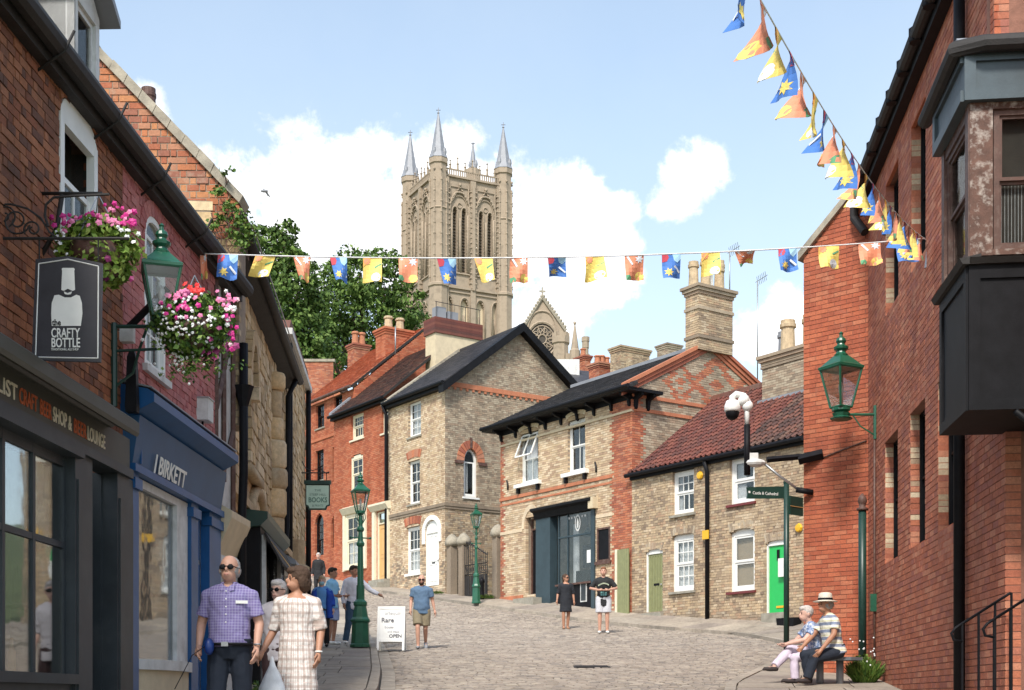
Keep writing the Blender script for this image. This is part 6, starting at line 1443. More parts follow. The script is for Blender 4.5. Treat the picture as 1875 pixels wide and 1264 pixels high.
tree('broadleaf_tree', 96, [(505, 478, 50, 56), (478, 452, 40, 46), (535, 530, 48, 66), (500, 580, 70, 60), (560, 590, 44, 64), (548, 500, 34, 44), (450, 520, 60, 70), (575, 640, 45, 50), (520, 440, 26, 34)], 'tall rounded green tree rising behind the stone house roof', 505, seed=5, leafm='treeleaf')
tree('broadleaf_tree', 108, [(660, 500, 52, 48), (620, 560, 55, 70), (705, 525, 55, 58), (740, 575, 45, 52), (665, 590, 80, 70), (600, 640, 50, 60), (592, 575, 34, 56), (760, 600, 38, 40), (700, 620, 60, 50), (640, 470, 26, 22), (610, 500, 22, 30), (725, 490, 22, 22)], 'broad dark green tree directly left of the cathedral tower', 670, seed=6, leafm='treeleaf')
tree('shrub', 82, [(590, 700, 34, 26), (565, 720, 30, 30)], 'low green shrubs below the brick garden wall', 585, seed=8, leafm='treeleaf', cat='shrub')
K5 = thing('far_house', tuple(px(590, 640, 118)), 0, 'grey slate roof half hidden by the trees', 'house')
f9 = wall(px(575, 640, 118).x, 118, 1, 0); b = MB(); q0, q1 = f9.uz(572, 655), f9.uz(628, 600); b.prism(f9, [(q0[0], q0[1]), (q1[0], q0[1]), (q1[0] - .6, q1[1] - .4), (q0[0] + 1, q1[1])], -3, 0); b.build('roof', M['slate'], K5); b = MB(); b.box(f9, q0[0] + .3, q1[0] - .3, -3, -.3, 15, q0[1]); b.build('wall', M['quoin_red'], K5)
# sprigs and ivy growing on the gable end
IV = thing('climbing_plant', tuple(px(430, 400, 16.7)), 0, 'yellow green climbing plant growing over the top of the brick gable', 'plant')
b = MB(); rr = random.Random(4); s_ = 16.6 / F
for (x, y, rx, ry, n) in ((400, 352, 16, 12, 60), (420, 378, 20, 14, 90), (440, 402, 22, 22, 150), (432, 430, 22, 20, 120), (405, 400, 16, 14, 70), (390, 415, 22, 14, 60), (455, 425, 18, 26, 150), (445, 450, 15, 18, 80), (412, 318, 12, 5, 30), (425, 312, 8, 4, 18)):
    leafcloud(b, px(x, y, 16.45), (rx * s_, .12, ry * s_), n, .05, rr, shell=.2, flat=1.5)
b.build('foliage', M['leaf'], IV)
b = MB()
for _ in range(26):
    x, y = rr.uniform(385, 455), rr.uniform(380, 440); b.tube([px(x, y, 16.5), px(x + rr.uniform(-15, 15), y + rr.uniform(10, 22), 16.45), px(x + rr.uniform(-25, 25), y + rr.uniform(20, 50), 16.5)], [.008, .006, .003], 4)
b.tube([px(415, 335, 16.5), px(412, 322, 16.5), px(420, 308, 16.5)], [.01, .007, .004], 4); b.build('stem', M['timber_brown'], IV)
# ------------------------------------------------------------------ street lamps
LF0 = Fr((0, 0, 0), (1, 0, 0), (0, 0, 1), (0, -1, 0))
def lantern(parent, c, s):
    """four sided tapered lantern standing at c (underside), scale s = overall height incl. finial"""
    c = Vector(c); rt, rb, h = .172 * s, .088 * s, .46 * s
    def ring(r_, z, a=math.pi / 4): return [c + Vector((r_ * math.sqrt(2) * math.cos(a + k * math.pi / 2), r_ * math.sqrt(2) * math.sin(a + k * math.pi / 2), z)) for k in range(4)]
    z0 = .07 * s; lo, hi = ring(rb, z0), ring(rt, z0 + h)
    b = MB()
    for k in range(4):
        b.tube([lo[k], hi[k]], .014 * s, 6); b.tube([lo[k], lo[(k + 1) % 4]], .014 * s, 6); b.tube([hi[k], hi[(k + 1) % 4]], .020 * s, 6)
        m0, m1 = (lo[k] + lo[(k + 1) % 4]) / 2, (hi[k] + hi[(k + 1) % 4]) / 2
    b.lathe(c, [(.05 * s, -.02 * s), (.06 * s, 0), (.11 * s, .03 * s), (.11 * s, .06 * s), (.08 * s, .075 * s)], 12)
    b.build('frame', M['lampgreen'], parent, local=True)
    for k in range(4):
        p = MB(); q = [lo[k], lo[(k + 1) % 4], hi[(k + 1) % 4], hi[k]]; cc = sum(q, Vector()) / 4; q = [cc + (v - cc) * .93 for v in q]
        n = (q[1] - q[0]).cross(q[3] - q[0]).normalized() * .004; p.add([v + n for v in q] + [v - n for v in q], [[0, 1, 2, 3], [7, 6, 5, 4], [0, 4, 5, 1], [1, 5, 6, 2], [2, 6, 7, 3], [3, 7, 4, 0]]); p.build('glass_pane', M['lampglass'], parent, local=True)
    b = MB(); zt = z0 + h; a4 = math.pi / 4; R2 = math.sqrt(2)
    b.lathe(c, [(rt * R2 * 1.10, zt + .0 * s), (rt * R2 * 1.12, zt + .025 * s), (rt * R2 * .95, zt + .045 * s), (rt * R2 * .62, zt + .11 * s), (rt * R2 * .36, zt + .16 * s)], 4, rot=a4)
    b.lathe(c, [(.075 * s, zt + .14 * s), (.082 * s, zt + .17 * s), (.06 * s, zt + .19 * s), (.055 * s, zt + .21 * s), (.085 * s, zt + .235 * s), (.09 * s, zt + .26 * s), (.05 * s, zt + .285 * s), (.045 * s, zt + .30 * s), (.062 * s, zt + .33 * s), (.055 * s, zt + .36 * s), (.022 * s, zt + .385 * s), (.02 * s, zt + .41 * s), (.028 * s, zt + .425 * s), (.004, zt + .45 * s)], 12)
    b.build('cap', M['lampgreen'], parent, local=True)
    b = MB(); b.lathe(c, [(.018 * s, z0), (.018 * s, z0 + .16 * s), (.03 * s, z0 + .19 * s), (.03 * s, z0 + .26 * s), (.015 * s, z0 + .30 * s)], 10); b.build('bulb', M['offwhite'], parent, local=True, smooth=True)
def post(x, ybase, ytop, Y, label, lan=.98, slim=1.0, tilt=.35):
    c = gpx(x, Y, .1); H = (ybase - ytop) / F * Y
    t = thing('street_lamp', tuple(c), tilt, label, 'street lamp', 'green lamp posts')
    zl = H - lan; k = slim; b = MB()
    b.lathe((0, 0, 0), [(.21 * k, 0), (.21 * k, .06), (.19 * k, .08), (.17 * k, .55), (.20 * k, .58), (.20 * k, .62), (.16 * k, .68), (.12 * k, .92), (.14 * k, .96), (.14 * k, 1.02), (.085 * k, 1.08), (.08 * k, 1.4)], 8)
    b.build('base', M['lampgreen'], t, local=True)
    b = MB(); b.lathe((0, 0, 0), [(.085 * k, 1.05), (.07 * k, 1.15), (.052 * k, zl - .75), (.075 * k, zl - .73), (.085 * k, zl - .68), (.055 * k, zl - .62), (.045 * k, zl - .42), (.075 * k, zl - .38), (.075 * k, zl - .34), (.04 * k, zl - .28), (.035 * k, zl)], 12); b.build('column', M['lampgreen'], t, local=True, smooth=False)
    b = MB(); b.tube([(-.2 * k, 0, zl - .55), (.2 * k, 0, zl - .55)], .016, 6); b.ball((-.2 * k, 0, zl - .55), .03); b.ball((.2 * k, 0, zl - .55), .03)
    for q in range(4): a = q * math.pi / 2 + .785; b.tube([(.04 * math.cos(a), .04 * math.sin(a), zl - .25), (.13 * math.cos(a), .13 * math.sin(a), zl - .12), (.11 * math.cos(a), .11 * math.sin(a), zl + .03)], .011, 5)
    b.build('ladder_rest', M['lampgreen'], t, local=True)
    lantern(t, (0, 0, zl - .02), lan); return t
post(660, 1192, 868, 30.3, 'tall green lamp post on the kerb in front of the walking group', lan=.98, slim=1.15)
post(872, 1100, 914, 47.2, 'slimmer green lamp post standing before the iron gate', lan=.92, slim=.8)
# wall lantern, left
t1_ = thing('wall_lantern', (0, 0, 0), 0); MATS[t1_.name] = Matrix.Identity(4)
Yl = 12.05; c = px(296, 594, Yl); t1_.location = tuple(c); t1_.rotation_euler = (0, 0, .30); MATS[t1_.name] = Matrix.Translation(c) @ Matrix.Rotation(.30, 4, 'Z')
props(t1_, 'green wall lantern with beehive finial hanging between the two flower baskets', 'wall lamp', 'wall lanterns')
lantern(t1_, (0, 0, 0), .93)
wx = LW.P(Yl, 0, 0)
b = MB(); az_ = c.z - .02
b.tube([(wx.x, Yl, az_), (c.x + .22, Yl, az_)], .018, 6); b.tube([(wx.x + .03, Yl, az_ + .03), (wx.x + .03, Yl, az_ - .72)], .03, 8)
b.tube([(wx.x + .02, Yl, az_ - .22), (c.x + .0, Yl, az_ - .20)], .014, 5)
b.tube([(wx.x + .03, Yl, az_ - .55), (wx.x + .2, Yl, az_ - .42), (wx.x + .26, Yl, az_ - .2), (wx.x + .33, Yl, az_)], .013, 5)
b.build('bracket', M['dkgreen'], t1_)
fb = thing('floodlight', tuple((wx.x + .1, Yl + .3, az_ + .3)), 0, 'black tilted floodlight arm on the wall behind the green lantern', 'floodlight')
bar(fb, 'arm', M['black'], [(wx.x + .05, Yl + .25, az_ + .02), (wx.x + .45, Yl + .25, az_ + .42)], .035, 4, smooth=False)
b = MB(); b.box(wall(wx.x + .02, Yl + .24, 1, 0), -.02, .12, -.05, .04, az_ - .08, az_ + .06); b.build('wall_plate', M['offwhite'], fb)
fl = thing('floodlight', tuple((wx.x + .15, Yl + .1, az_ - .6)), 0, 'narrow black lamp housing hanging below the wall lantern bracket', 'floodlight')
b = MB(); b.lathe((wx.x + .16, Yl + .12, az_ - .75), [(.07, 0), (.075, .05), (.055, .5), (.03, .56)], 4, rot=.8); b.build('housing', M['black'], fl)
# wall lantern, right
Yr = 20.2; wr = RW.uz(1605, 757)[0]; wp = RW.P(wr, 0, 0); c = px(1540, 757, wp.y)
t2_ = thing('wall_lantern', tuple(c), .5, 'green wall lantern on the corner of the red brick building', 'wall lamp', 'wall lanterns')
lantern(t2_, (0, 0, 0), 153 / F * wp.y)
b = MB(); b.tube([(wp.x, wp.y, c.z - .02), (c.x, c.y, c.z - .02)], .022, 6); b.tube([(wp.x - .02, wp.y, c.z + .12), (wp.x - .02, wp.y, c.z - .4)], .03, 8)
b.tube([(wp.x - .03, wp.y, c.z - .34), (wp.x - .25, wp.y, c.z - .2), (wp.x - .36, wp.y, c.z - .04)], .012, 5)
b.lathe(c + Vector((0, 0, -.10)), [(.16, 0), (.18, .02), (.12, .05), (.14, .1)], 8); b.build('bracket', M['lampgreen'], t2_)
# ------------------------------------------------------------------ hanging flower baskets
FLM = {}
for nm, c_ in (('magenta', (.55, .02, .22)), ('pink', (.78, .22, .42)), ('red', (.72, .03, .03)), ('white', (.85, .85, .85)), ('purple', (.28, .03, .14)), ('pale', (.80, .50, .58))): FLM[nm] = mat(nm + '_petals', c_, .6, var=.15, bump=0)
def basket(label, c, R_, zones, seed, trail=(), leafm='leaf'):
    rr = random.Random(seed); t = thing('hanging_basket', tuple(c), 0, label, 'flower basket', 'hanging flower baskets'); c = Vector(c)
    b = MB(); b.lathe(c + Vector((0, 0, -.28)), [(.05, 0), (.16, .06), (.22, .18), (.23, .28)], 14); b.build('basket', M['timber_brown'], t, smooth=True)
    b = MB()
    for k in range(3): a = k * 2.1; b.tube([c + Vector((.22 * math.cos(a), .22 * math.sin(a), 0)), c + Vector((0, 0, .42))], .005, 4)
    b.build('chain', M['steel'], t)
    b = MB(); leafcloud(b, c, R_, 2000, .058, rr, shell=.45, flat=1.3); leafcloud(b, c - Vector((0, 0, R_[2] * .7)), (R_[0] * .8, R_[1] * .95, R_[2] * .6), 700, .06, rr, shell=.6, flat=1.2); leafcloud(b, c, (R_[0] * 1.12, R_[1] * 1.1, R_[2] * 1.1), 420, .05, rr, shell=.8, flat=1.4)
    for (dx, dz, ln, n) in trail:
        for i in range(n):
            q = c + Vector((dx + rr.gauss(0, .10), rr.uniform(-.15, .1), dz - rr.random() * ln)); leafcloud(b, q, (.035, .035, .045), 5, .035, rr, shell=.3, flat=1.5)
    b.build('foliage', M[leafm], t, kind='stuff')
    for nm, items in zones.items():
        b = MB()
        for (dx, dz, sx, sz, n, r_) in items:
            for i in range(n):
                p = c + Vector((dx + rr.gauss(0, sx), 0, dz + rr.gauss(0, sz))); e = ((p.x - c.x) / R_[0]) ** 2 + ((p.z - c.z) / R_[2]) ** 2
                p.y = c.y - R_[1] * math.sqrt(max(.05, 1.05 - min(1, e))) - .02
                nn = Vector((rr.uniform(-.6, .6), -1, rr.uniform(-.3, .7))).normalized(); a = nn.orthogonal().normalized(); q = nn.cross(a); s_ = r_ * rr.uniform(.75, 1.2); pts = [p + nn * .008]
                m5 = 10; pts += [p + (a * math.cos(2 * math.pi * k / m5) + q * math.sin(2 * math.pi * k / m5)) * s_ * (1 if k % 2 else .72) - nn * .003 for k in range(m5)]
                b.add(pts, [[0, 1 + k, 1 + (k + 1) % m5] for k in range(m5)], 0, rr.random())
        b.build(nm + '_flowers', FLM[nm], t, kind='stuff')
    return t
c1 = px(180, 455, 10.45)
basket('upper hanging basket with lime green leaves and pink flowers, behind the black bottle sign', c1, (.33, .24, .24),
       {'magenta': [(-.16, .2, .1, .04, 10, .026), (.26, .20, .04, .05, 12, .028), (0, .24, .1, .03, 8, .025)], 'pink': [(.1, .2, .08, .05, 14, .026), (-.2, .12, .06, .05, 7, .022)], 'white': [(.25, .06, .05, .06, 8, .02), (-.22, .0, .06, .06, 10, .018)], 'purple': [(.05, -.2, .12, .04, 10, .03)]}, 3, leafm='leaf_lime')
wx1 = LW.P(10.45, 0, 0)
hb = thing('basket_bracket', tuple((wx1.x, 10.45, c1.z + .42)), 0, 'black iron bracket carrying the upper flower basket', 'bracket')
bar(hb, 'arm', M['black_rough'], [(wx1.x, 10.45, c1.z + .43), (c1.x + .03, 10.45, c1.z + .43)], .014, 5); bar(hb, 'brace', M['black_rough'], [(wx1.x, 10.45, c1.z - .05), (wx1.x + .12, 10.45, c1.z + .15), (wx1.x + .16, 10.45, c1.z + .42)], .02, 5)
c2 = px(356, 590, 12.05)
basket('lower hanging basket spilling pink, red and small white flowers beside the green wall lantern', c2, (.36, .26, .26),
       {'pink': [(-.10, .18, .06, .05, 20, .030), (.28, .12, .05, .08, 12, .028), (.05, .05, .06, .06, 6, .026)], 'red': [(.03, .27, .04, .03, 14, .03)], 'magenta': [(-.08, .05, .08, .06, 12, .026), (.36, -.10, .03, .07, 10, .028)], 'white': [(-.12, -.16, .12, .12, 70, .017), (.1, -.1, .13, .12, 30, .017), (.32, .08, .04, .08, 8, .024), (-.1, -.35, .07, .08, 26, .015)], 'purple': [(.22, -.24, .08, .05, 14, .032), (.0, .2, .03, .02, 4, .03)], 'pale': [(.3, .0, .06, .1, 8, .022)]}, 5, trail=((-.12, -.2, .32, 60), (.05, -.2, .30, 40), (.2, -.2, .22, 30), (-.3, -.05, .2, 20)))
# ------------------------------------------------------------------ hanging bottle sign on a scrolled iron arm
Ys = 9.72; SF = wall(px(60, 0, Ys).x, Ys, 1, 0)
def sp_(x, y): return SF.uz(x, y)
S1 = thing('hanging_sign', tuple(px(120, 470, Ys)), 0, 'black pub style hanging sign with a white bottle outline and white lettering', 'sign')
pl = [sp_(66, 476), sp_(125, 470), sp_(188, 483), sp_(185, 664), sp_(59, 660)]
b = MB(); b.prism(SF, pl, -.012, .012); b.build('board', mat('charcoal_sign_paint', (.03, .03, .038), .45, bump=.05), S1)
b = MB()
inner = [sp_(72, 484), sp_(125, 476), sp_(181, 489), sp_(180, 657), sp_(66, 655)]
for i in range(5):
    if i == 3 or i == 1 or i == 2 or i == 4 or i == 0: b.tube([SF.P(inner[i][0], .0125, inner[i][1]), SF.P(inner[(i + 1) % 5][0], .0125, inner[(i + 1) % 5][1])], .0045, 4)
b.build('border_line', M['white'], S1)
b = MB(); prof = [(113.5, 532), (115, 497), (114, 494), (116, 492), (136, 492), (138, 494), (137, 497), (138.5, 532), (134, 534), (125, 530), (118, 534)]
b.prism(SF, [sp_(x, y) for x, y in prof], .012, .015)
prof = [(101, 542), (109, 541), (120, 546), (125, 546), (131, 546), (141, 541), (147, 543), (151, 556), (152, 575), (149, 598), (96, 598), (95, 575), (96, 556)]
b.prism(SF, [sp_(x, y) for x, y in prof], .012, .015); b.build('bottle_emblem', M['white'], S1)
b = MB(); b.prism(SF, [sp_(x, y) for x, y in ((118, 535), (125, 538), (133, 535), (131, 540), (125, 541), (120, 540))], .0125, .0155); b.build('bow_tie_emblem', M['white'], S1)
k = F / Ys
for s_, x, y, hpx, w_ in (('the', 97, 597, 11, 16), ('CRAFTY', 95, 619, 17, 52), ('BOTTLE', 95, 637, 17, 52), ('TRADITIONAL ALE SHOP', 95, 643, 4, 50)):
    u, z = sp_(x, y); text(S1, s_, SF, u, z, hpx / k * 1.42, M['white'] if s_ != 'the' else M['black'], .0158, bold=.0012 if hpx > 6 else 0, width=w_ / k)
b = MB(); za = sp_(0, 437)[1]; ua_ = sp_(-8, 437)[0]; ub_ = sp_(236, 437)[0]
b.tube([SF.P(ua_, 0, za), SF.P(ub_, 0, za)], .011, 6)
for x in (72, 180): b.tube([SF.P(sp_(x, 437)[0], 0, za), SF.P(sp_(x, 437)[0], 0, sp_(x, 478)[1])], .006, 5)
def scroll(b, f, cx, cy, r0, turns, a0, sgn=1, th=.007):
    n = int(14 * turns) + 2; b.tube([f.P(*((lambda q, rr_: (f.uz(cx + rr_ * math.cos(q), cy + rr_ * math.sin(q))[0], 0, f.uz(cx + rr_ * math.cos(q), cy + rr_ * math.sin(q))[1]))(a0 + sgn * 2 * math.pi * turns * i / n, r0 * (1 - .8 * i / n)))) for i in range(n + 1)], th, 5)
scroll(b, SF, 30, 405, 26, 1.6, .3); scroll(b, SF, 8, 395, 22, 1.4, 1.2, -1); scroll(b, SF, 60, 420, 17, 1.3, 2.6)
b.tube([SF.P(sp_(x, y)[0], 0, sp_(x, y)[1]) for x, y in ((-5, 375), (20, 374), (50, 382), (75, 400), (90, 425), (110, 440))], .008, 5)
b.tube([SF.P(sp_(x, y)[0], 0, sp_(x, y)[1]) for x, y in ((88, 415), (82, 395), (84, 375), (98, 362), (130, 359), (200, 356))], .010, 6)
b.build('scrolled_bracket', M['black_rough'], S1)
# ------------------------------------------------------------------ green book shop sign
Yb = 26.0; BFm = wall(px(561, 0, Yb).x, Yb, 1, 0)
S2 = thing('hanging_sign', tuple(px(582, 880, Yb)), 0, 'pale green shaped hanging book shop sign with a dark green frame', 'sign')
def bs(x, y): return BFm.uz(x, y)
shape = [(561, 889), (602, 889), (602, 924), (597, 926), (595, 931), (567, 931), (565, 926), (561, 924)]
b = MB(); b.prism(BFm, [bs(x, y) for x, y in [(559, 886), (604, 886), (604, 926), (599, 928), (597, 934), (565, 934), (563, 928), (559, 926)]], -.03, .0); b.build('frame', M['dkgreen'], S2)
b = MB(); b.prism(BFm, [bs(x, y) for x, y in shape], .0, .008); b.build('board', mat('pale_green_sign_paint', (.50, .68, .56), .5, var=.06, bump=0), S2)
b = MB(); b.box(BFm, bs(557, 0)[0], bs(606, 0)[0], -.05, .03, bs(0, 887)[1], bs(0, 880)[1]); b.build('top_rail', M['dkgreen'], S2)
k = F / Yb; gt = mat('sage_lettering', (.13, .26, .20), .6, bump=0)
for s_, y, hpx, w_ in (('THE', 900, 4, 12), ('STEEP HILL', 908, 4, 30), ('BOOKS', 920, 9, 34), ('& PRINTS', 928, 4, 20)):
    u, z = bs(582, y); text(S2, s_, BFm, u, z, hpx / k * 1.42, gt, .009, align='CENTER', bold=.003 if hpx > 6 else 0, width=w_ / k)
b = MB(); z = bs(0, 866)[1]; b.tube([BFm.P(bs(552, 0)[0], 0, z), BFm.P(bs(603, 0)[0], 0, z)], .013, 5)
for x in (566, 598): b.tube([BFm.P(bs(x, 0)[0], 0, z), BFm.P(bs(x, 0)[0], 0, bs(0, 880)[1])], .008, 4)
b.tube([BFm.P(bs(x, y)[0], 0, bs(x, y)[1]) for x, y in ((553, 845), (560, 858), (572, 862), (585, 858), (596, 866), (603, 864))], .008, 4); b.build('bracket', M['black_rough'], S2)
# ------------------------------------------------------------------ A-board
q = gpx(717, 30.2, .02); s_ = 30.2 / F; AB = thing('sandwich_board', tuple(q), 0, 'white folding sandwich board with grey printed notices standing in the road', 'sign')
lean = .12; w_ = 50 * s_ / 2; H_ = 84 * s_
for sgn, nm in ((-1, 'front_panel'), (1, 'rear_panel')):
    ff = Fr(Vector(q) + Vector((0, sgn * .28, 0)), (1, .05, 0), (0, -sgn * .27, 1), (.0, -1, -sgn * .27)); b = MB()
    b.box(ff, -w_, -w_ + .05, -.02, .02, 0, H_); b.box(ff, w_ - .05, w_, -.02, .02, 0, H_); b.box(ff, -w_ + .05, w_ - .05, -.02, .02, .20, .26); b.box(ff, -w_ + .05, w_ - .05, -.02, .02, H_ - .06, H_)
    po = b.build(nm, M['white'], AB); b = MB(); b.box(ff, -w_ + .05, w_ - .05, -.008, .008, .26, H_ - .06); b.build('poster', M['white'], po)
    if sgn == -1:
        gl_ = mat('grey_print', (.42, .42, .44), .7, bump=0); dl_ = mat('dark_print', (.08, .08, .10), .7, bump=0)
        for s2, zz, sz, mm, al, uu in (('Harlequin', .84, .115, gl_, 'CENTER', 0), ('Rare', .66, .15, dl_, 'LEFT', -.22), ('books', .52, .08, gl_, 'LEFT', -.14), ('and maps', .42, .07, gl_, 'CENTER', .06), ('OPEN', .30, .11, dl_, 'LEFT', -.04)): text(po, s2, ff, uu, zz, sz, mm, .009, align=al, bold=.002)
# ------------------------------------------------------------------ bunting
BM = [mat('bunting_blue', (.07, .20, .56), .7, bump=0, var=.05), mat('bunting_yellow', (.82, .62, .16), .7, bump=0, var=.05), mat('bunting_orange', (.80, .30, .17), .7, bump=0, var=.05),
      mat('bunting_white', (.75, .80, .86), .7, bump=0, var=.03), mat('bunting_red', (.60, .07, .10), .7, bump=0, var=.05), mat('bunting_skyblue', (.38, .62, .82), .7, bump=0, var=.05), mat('bunting_green', (.12, .35, .18), .7, bump=0, var=.05), mat('bunting_peach', (.80, .42, .10), .7, bump=0, var=.05)]
def flag(parent, A, B_, drop, kind, rr, skew=0.0, taper=0.0, flip=False, twist=0.0):
    """A,B_ top corners; cloth hangs along drop vector"""
    A, B_ = Vector(A), Vector(B_); ax = B_ - A; nrm = ax.cross(drop).normalized(); b = MB(); ph = rr.uniform(0, 6); amp = .018 + rr.random() * .02
    def Q(u, v, off=0.0):
        uu = u
        if taper: uu = .5 + (u - .5) * (1 - taper * v) + skew * v * .4
        else: uu = u + skew * v * .25
        return A + ax * uu + drop * v + nrm * (off + amp * v * math.sin(ph + u * 5 + v * 2.5) * 1.6) + nrm * (twist * v * (u - .5))
    n = 6
    base = {0: 0, 1: 1, 2: 2}[kind]
    for s in (-1, 1):
        vv = [Q(i / n, k / n, s * .0012) for k in range(n + 1) for i in range(n + 1)]
        b.add(vv, [[k * (n + 1) + i, k * (n + 1) + i + 1, (k + 1) * (n + 1) + i + 1, (k + 1) * (n + 1) + i] for k in range(n) for i in range(n)], base)
        e = .004 * s
        def poly(pts, mi, ee=e): b.add([Q(u, v, ee) for u, v in pts], [list(range(len(pts)))], mi)
        def star(cu, cv, r_, mi, pn=6, inn=.5, ee=e): 
            for j in range(pn * 2):
                a0, a1 = math.pi * j / pn, math.pi * (j + 1) / pn; r0, r1 = (r_, r_ * inn) if j % 2 == 0 else (r_ * inn, r_)
                poly([(cu, cv), (cu + r0 * math.cos(a0), cv + r0 * math.sin(a0) * .75), (cu + r1 * math.cos(a1), cv + r1 * math.sin(a1) * .75)], mi, ee)
        if kind == 0:
            star(.32, .76, .26, 1, 7, .5); poly([(0.0, 0), (.3, 0), (.36, .14), (.26, .3), (.0, .34)], 4); poly([(.55, 0), (1, 0), (1, .22), (.8, .38), (.62, .28)], 5); poly([(.58, .55), (.66, .48), (.98, .74), (.92, .8)], 3, e * 1.5)
        elif kind == 1:
            poly([(0, 0), (.42, 0), (.36, .16), (.2, .26), (0, .4)], 7); star(.2, .16, .2, 2, 8, .7, e * 1.4); star(.68, .82, .25, 3, 12, .95); poly([(.6, .38), (.96, .24), (.98, .3), (.64, .45)], 6)
        else:
            star(.75, .16, .25, 3, 7, .5); star(.78, .84, .24, 1, 12, .95); poly([(.08, .06), (.18, .03), (.42, .36), (.34, .4)], 3); poly([(0, .8), (.2, .78), (.3, .9), (.22, 1), (0, 1)], 6)
    return b.build('flag', BM, parent)
rr = random.Random(12)
def catenary(A, B_, sag, n=40): return [A.lerp(B_, i / n) - Vector((0, 0, sag * 4 * (i / n) * (1 - i / n))) for i in range(n + 1)]
wl_ = LW.uz(358, 465)[0]; A1 = LW.P(wl_, .03, px(358, 465, wl_).z); wr_ = RW.P(RW.uz(1697, 440)[0], .03, 0); B1b = Vector((wr_.x, wr_.y, px(1697, 437, wr_.y).z))
S3 = thing('bunting', tuple(A1), 0, 'string of rectangular blue, yellow and orange bunting stretched straight across the street', 'bunting')
sag = .13; cp_ = catenary(A1, B1b, sag)
bar(S3, 'cord', M['cloth_string'], cp_, .009, 5)
def at_x(pts, x):
    for i in range(len(pts) - 1):
        xa, xb = CX + F * pts[i].x / pts[i].y, CX + F * pts[i + 1].x / pts[i + 1].y
        if xa <= x <= xb: return pts[i].lerp(pts[i + 1], (x - xa) / (xb - xa))
    return pts[-1]
fl_ = [(366, 378, 2, .9, 0), (399, 436, 0, -.1, 0), (468, 505, 1, -.7, 0), (537, 568, 2, .5, .5), (604, 635, 0, .6, .3), (665, 699, 1, 0, 0), (730, 765, 2, 0, 0), (800, 835, 0, .5, .25), (868, 902, 1, .6, .35), (934, 966, 2, .1, 0), (1003, 1036, 0, .1, .1),
       (1072, 1106, 1, .2, 0), (1144, 1179, 2, .1, 0), (1212, 1246, 0, .2, 0), (1284, 1318, 1, .1, 0), (1345, 1383, 2, .1, .3), (1425, 1459, 0, .1, 0), (1499, 1536, 1, .1, 0), (1572, 1612, 2, .1, 0), (1641, 1681, 0, .1, 0)]
for x0, x1, k, sk, tp in fl_:
    a, c = at_x(cp_, x0), at_x(cp_, x1); d = Vector((0, rr.uniform(-.05, .05), -.285))
    if x0 == 468: d = Vector((-.05, .02, -.23))
    if x0 == 1003: d = Vector((0, .1, -.2))
    if x0 == 1345: d = Vector((.02, .12, -.13))
    flag(S3, a, c, d, k, rr, sk, tp, twist=rr.uniform(-.1, .1))
B0 = px(1697, 440, wr_.y); A2 = px(1352, -75, 7.2); M2 = [A2.lerp(B0, i / 40) - Vector((0, 0, .22 * 4 * (i / 40) * (1 - i / 40))) for i in range(41)]
S4 = thing('bunting', tuple(B0), 0, 'string of bunting rising steeply from the right wall towards the viewer', 'bunting')
bar(S4, 'cord', M['cloth_string'], M2, .005, 5)
tot = (B0 - A2).length; s0 = .1; k = 0
while s0 < tot - .3:
    i0, i1 = s0 / tot, (s0 + .21) / tot; a, c = A2.lerp(B0, i0), A2.lerp(B0, i1)
    sg = lambda t: Vector((0, 0, .22 * 4 * t * (1 - t))); a, c = a - sg(i0), c - sg(i1)
    flag(S4, a, c, Vector((-.055 - rr.uniform(-.03, .05), -.02, -.29)), [0, 2, 1][k % 3], rr, rr.uniform(-.2, .3), rr.choice([0, 0, .3]), twist=rr.uniform(.10, .28)); k += 1; s0 += .21 + rr.uniform(.20, .26)
b = MB(); b.tube([B0 + Vector((.05, 0, .1)), B0 + Vector((0, 0, -.35))], .03, 6); b.build('wall_hook', M['steel'], S4)
# ------------------------------------------------------------------ finger post, camera mast, green column, bench, rails
Yf = 26.3; c = gpx(1440, Yf, .1); FP = thing('fingerpost', tuple(c), 0, 'dark green fingerpost with pointing direction signs near the seated couple', 'signpost')
ztop = px(1440, 884, Yf).z
bar(FP, 'pole', M['dkgreen'], [c, (c.x, c.y, ztop)], .055, 12)
b = MB(); b.lathe((c.x, c.y, ztop), [(.06, -.02), (.065, .02), (.02, .05)], 10); b.build('cap', M['dkgreen'], FP)
f_ = wall(px(1367, 0, Yf - .25).x, Yf - .25, 1, .32); q0, q1 = f_.uz(1367, 903), f_.uz(1436, 903)
b = MB(); hh = .13; b.prism(f_, [(q0[0], q0[1] - .11), (q0[0] + .02, q0[1]), (q0[0], q0[1] + .11), (q1[0], q1[1] + .13), (q1[0], q1[1] - .11)], -.02, .02); fg = b.build('finger_sign', M['dkgreen'], FP)
text(fg, 'Castle & Cathedral', f_, q0[0] + .12, q0[1] - .02, .085, M['white'], .022, sx=.85)
b = MB(); b.box(f_, q0[0] + .03, q0[0] + .07, .02, .023, q0[1] + .0, q0[1] + .04); b.build('symbol', M['white'], fg)
f2_ = wall(c.x + .06, c.y, 1, .9); b = MB(); b.box(f2_, .0, .42, -.02, .02, px(0, 942, Yf).z, px(0, 908, Yf).z); b.build('finger_sign', M['dkgreen'], FP)
b = MB(); b.box(f2_, .0, .42, .02, .03, px(0, 926, Yf).z - .01, px(0, 926, Yf).z); b.build('sign_edge', M['ochre'], FP)
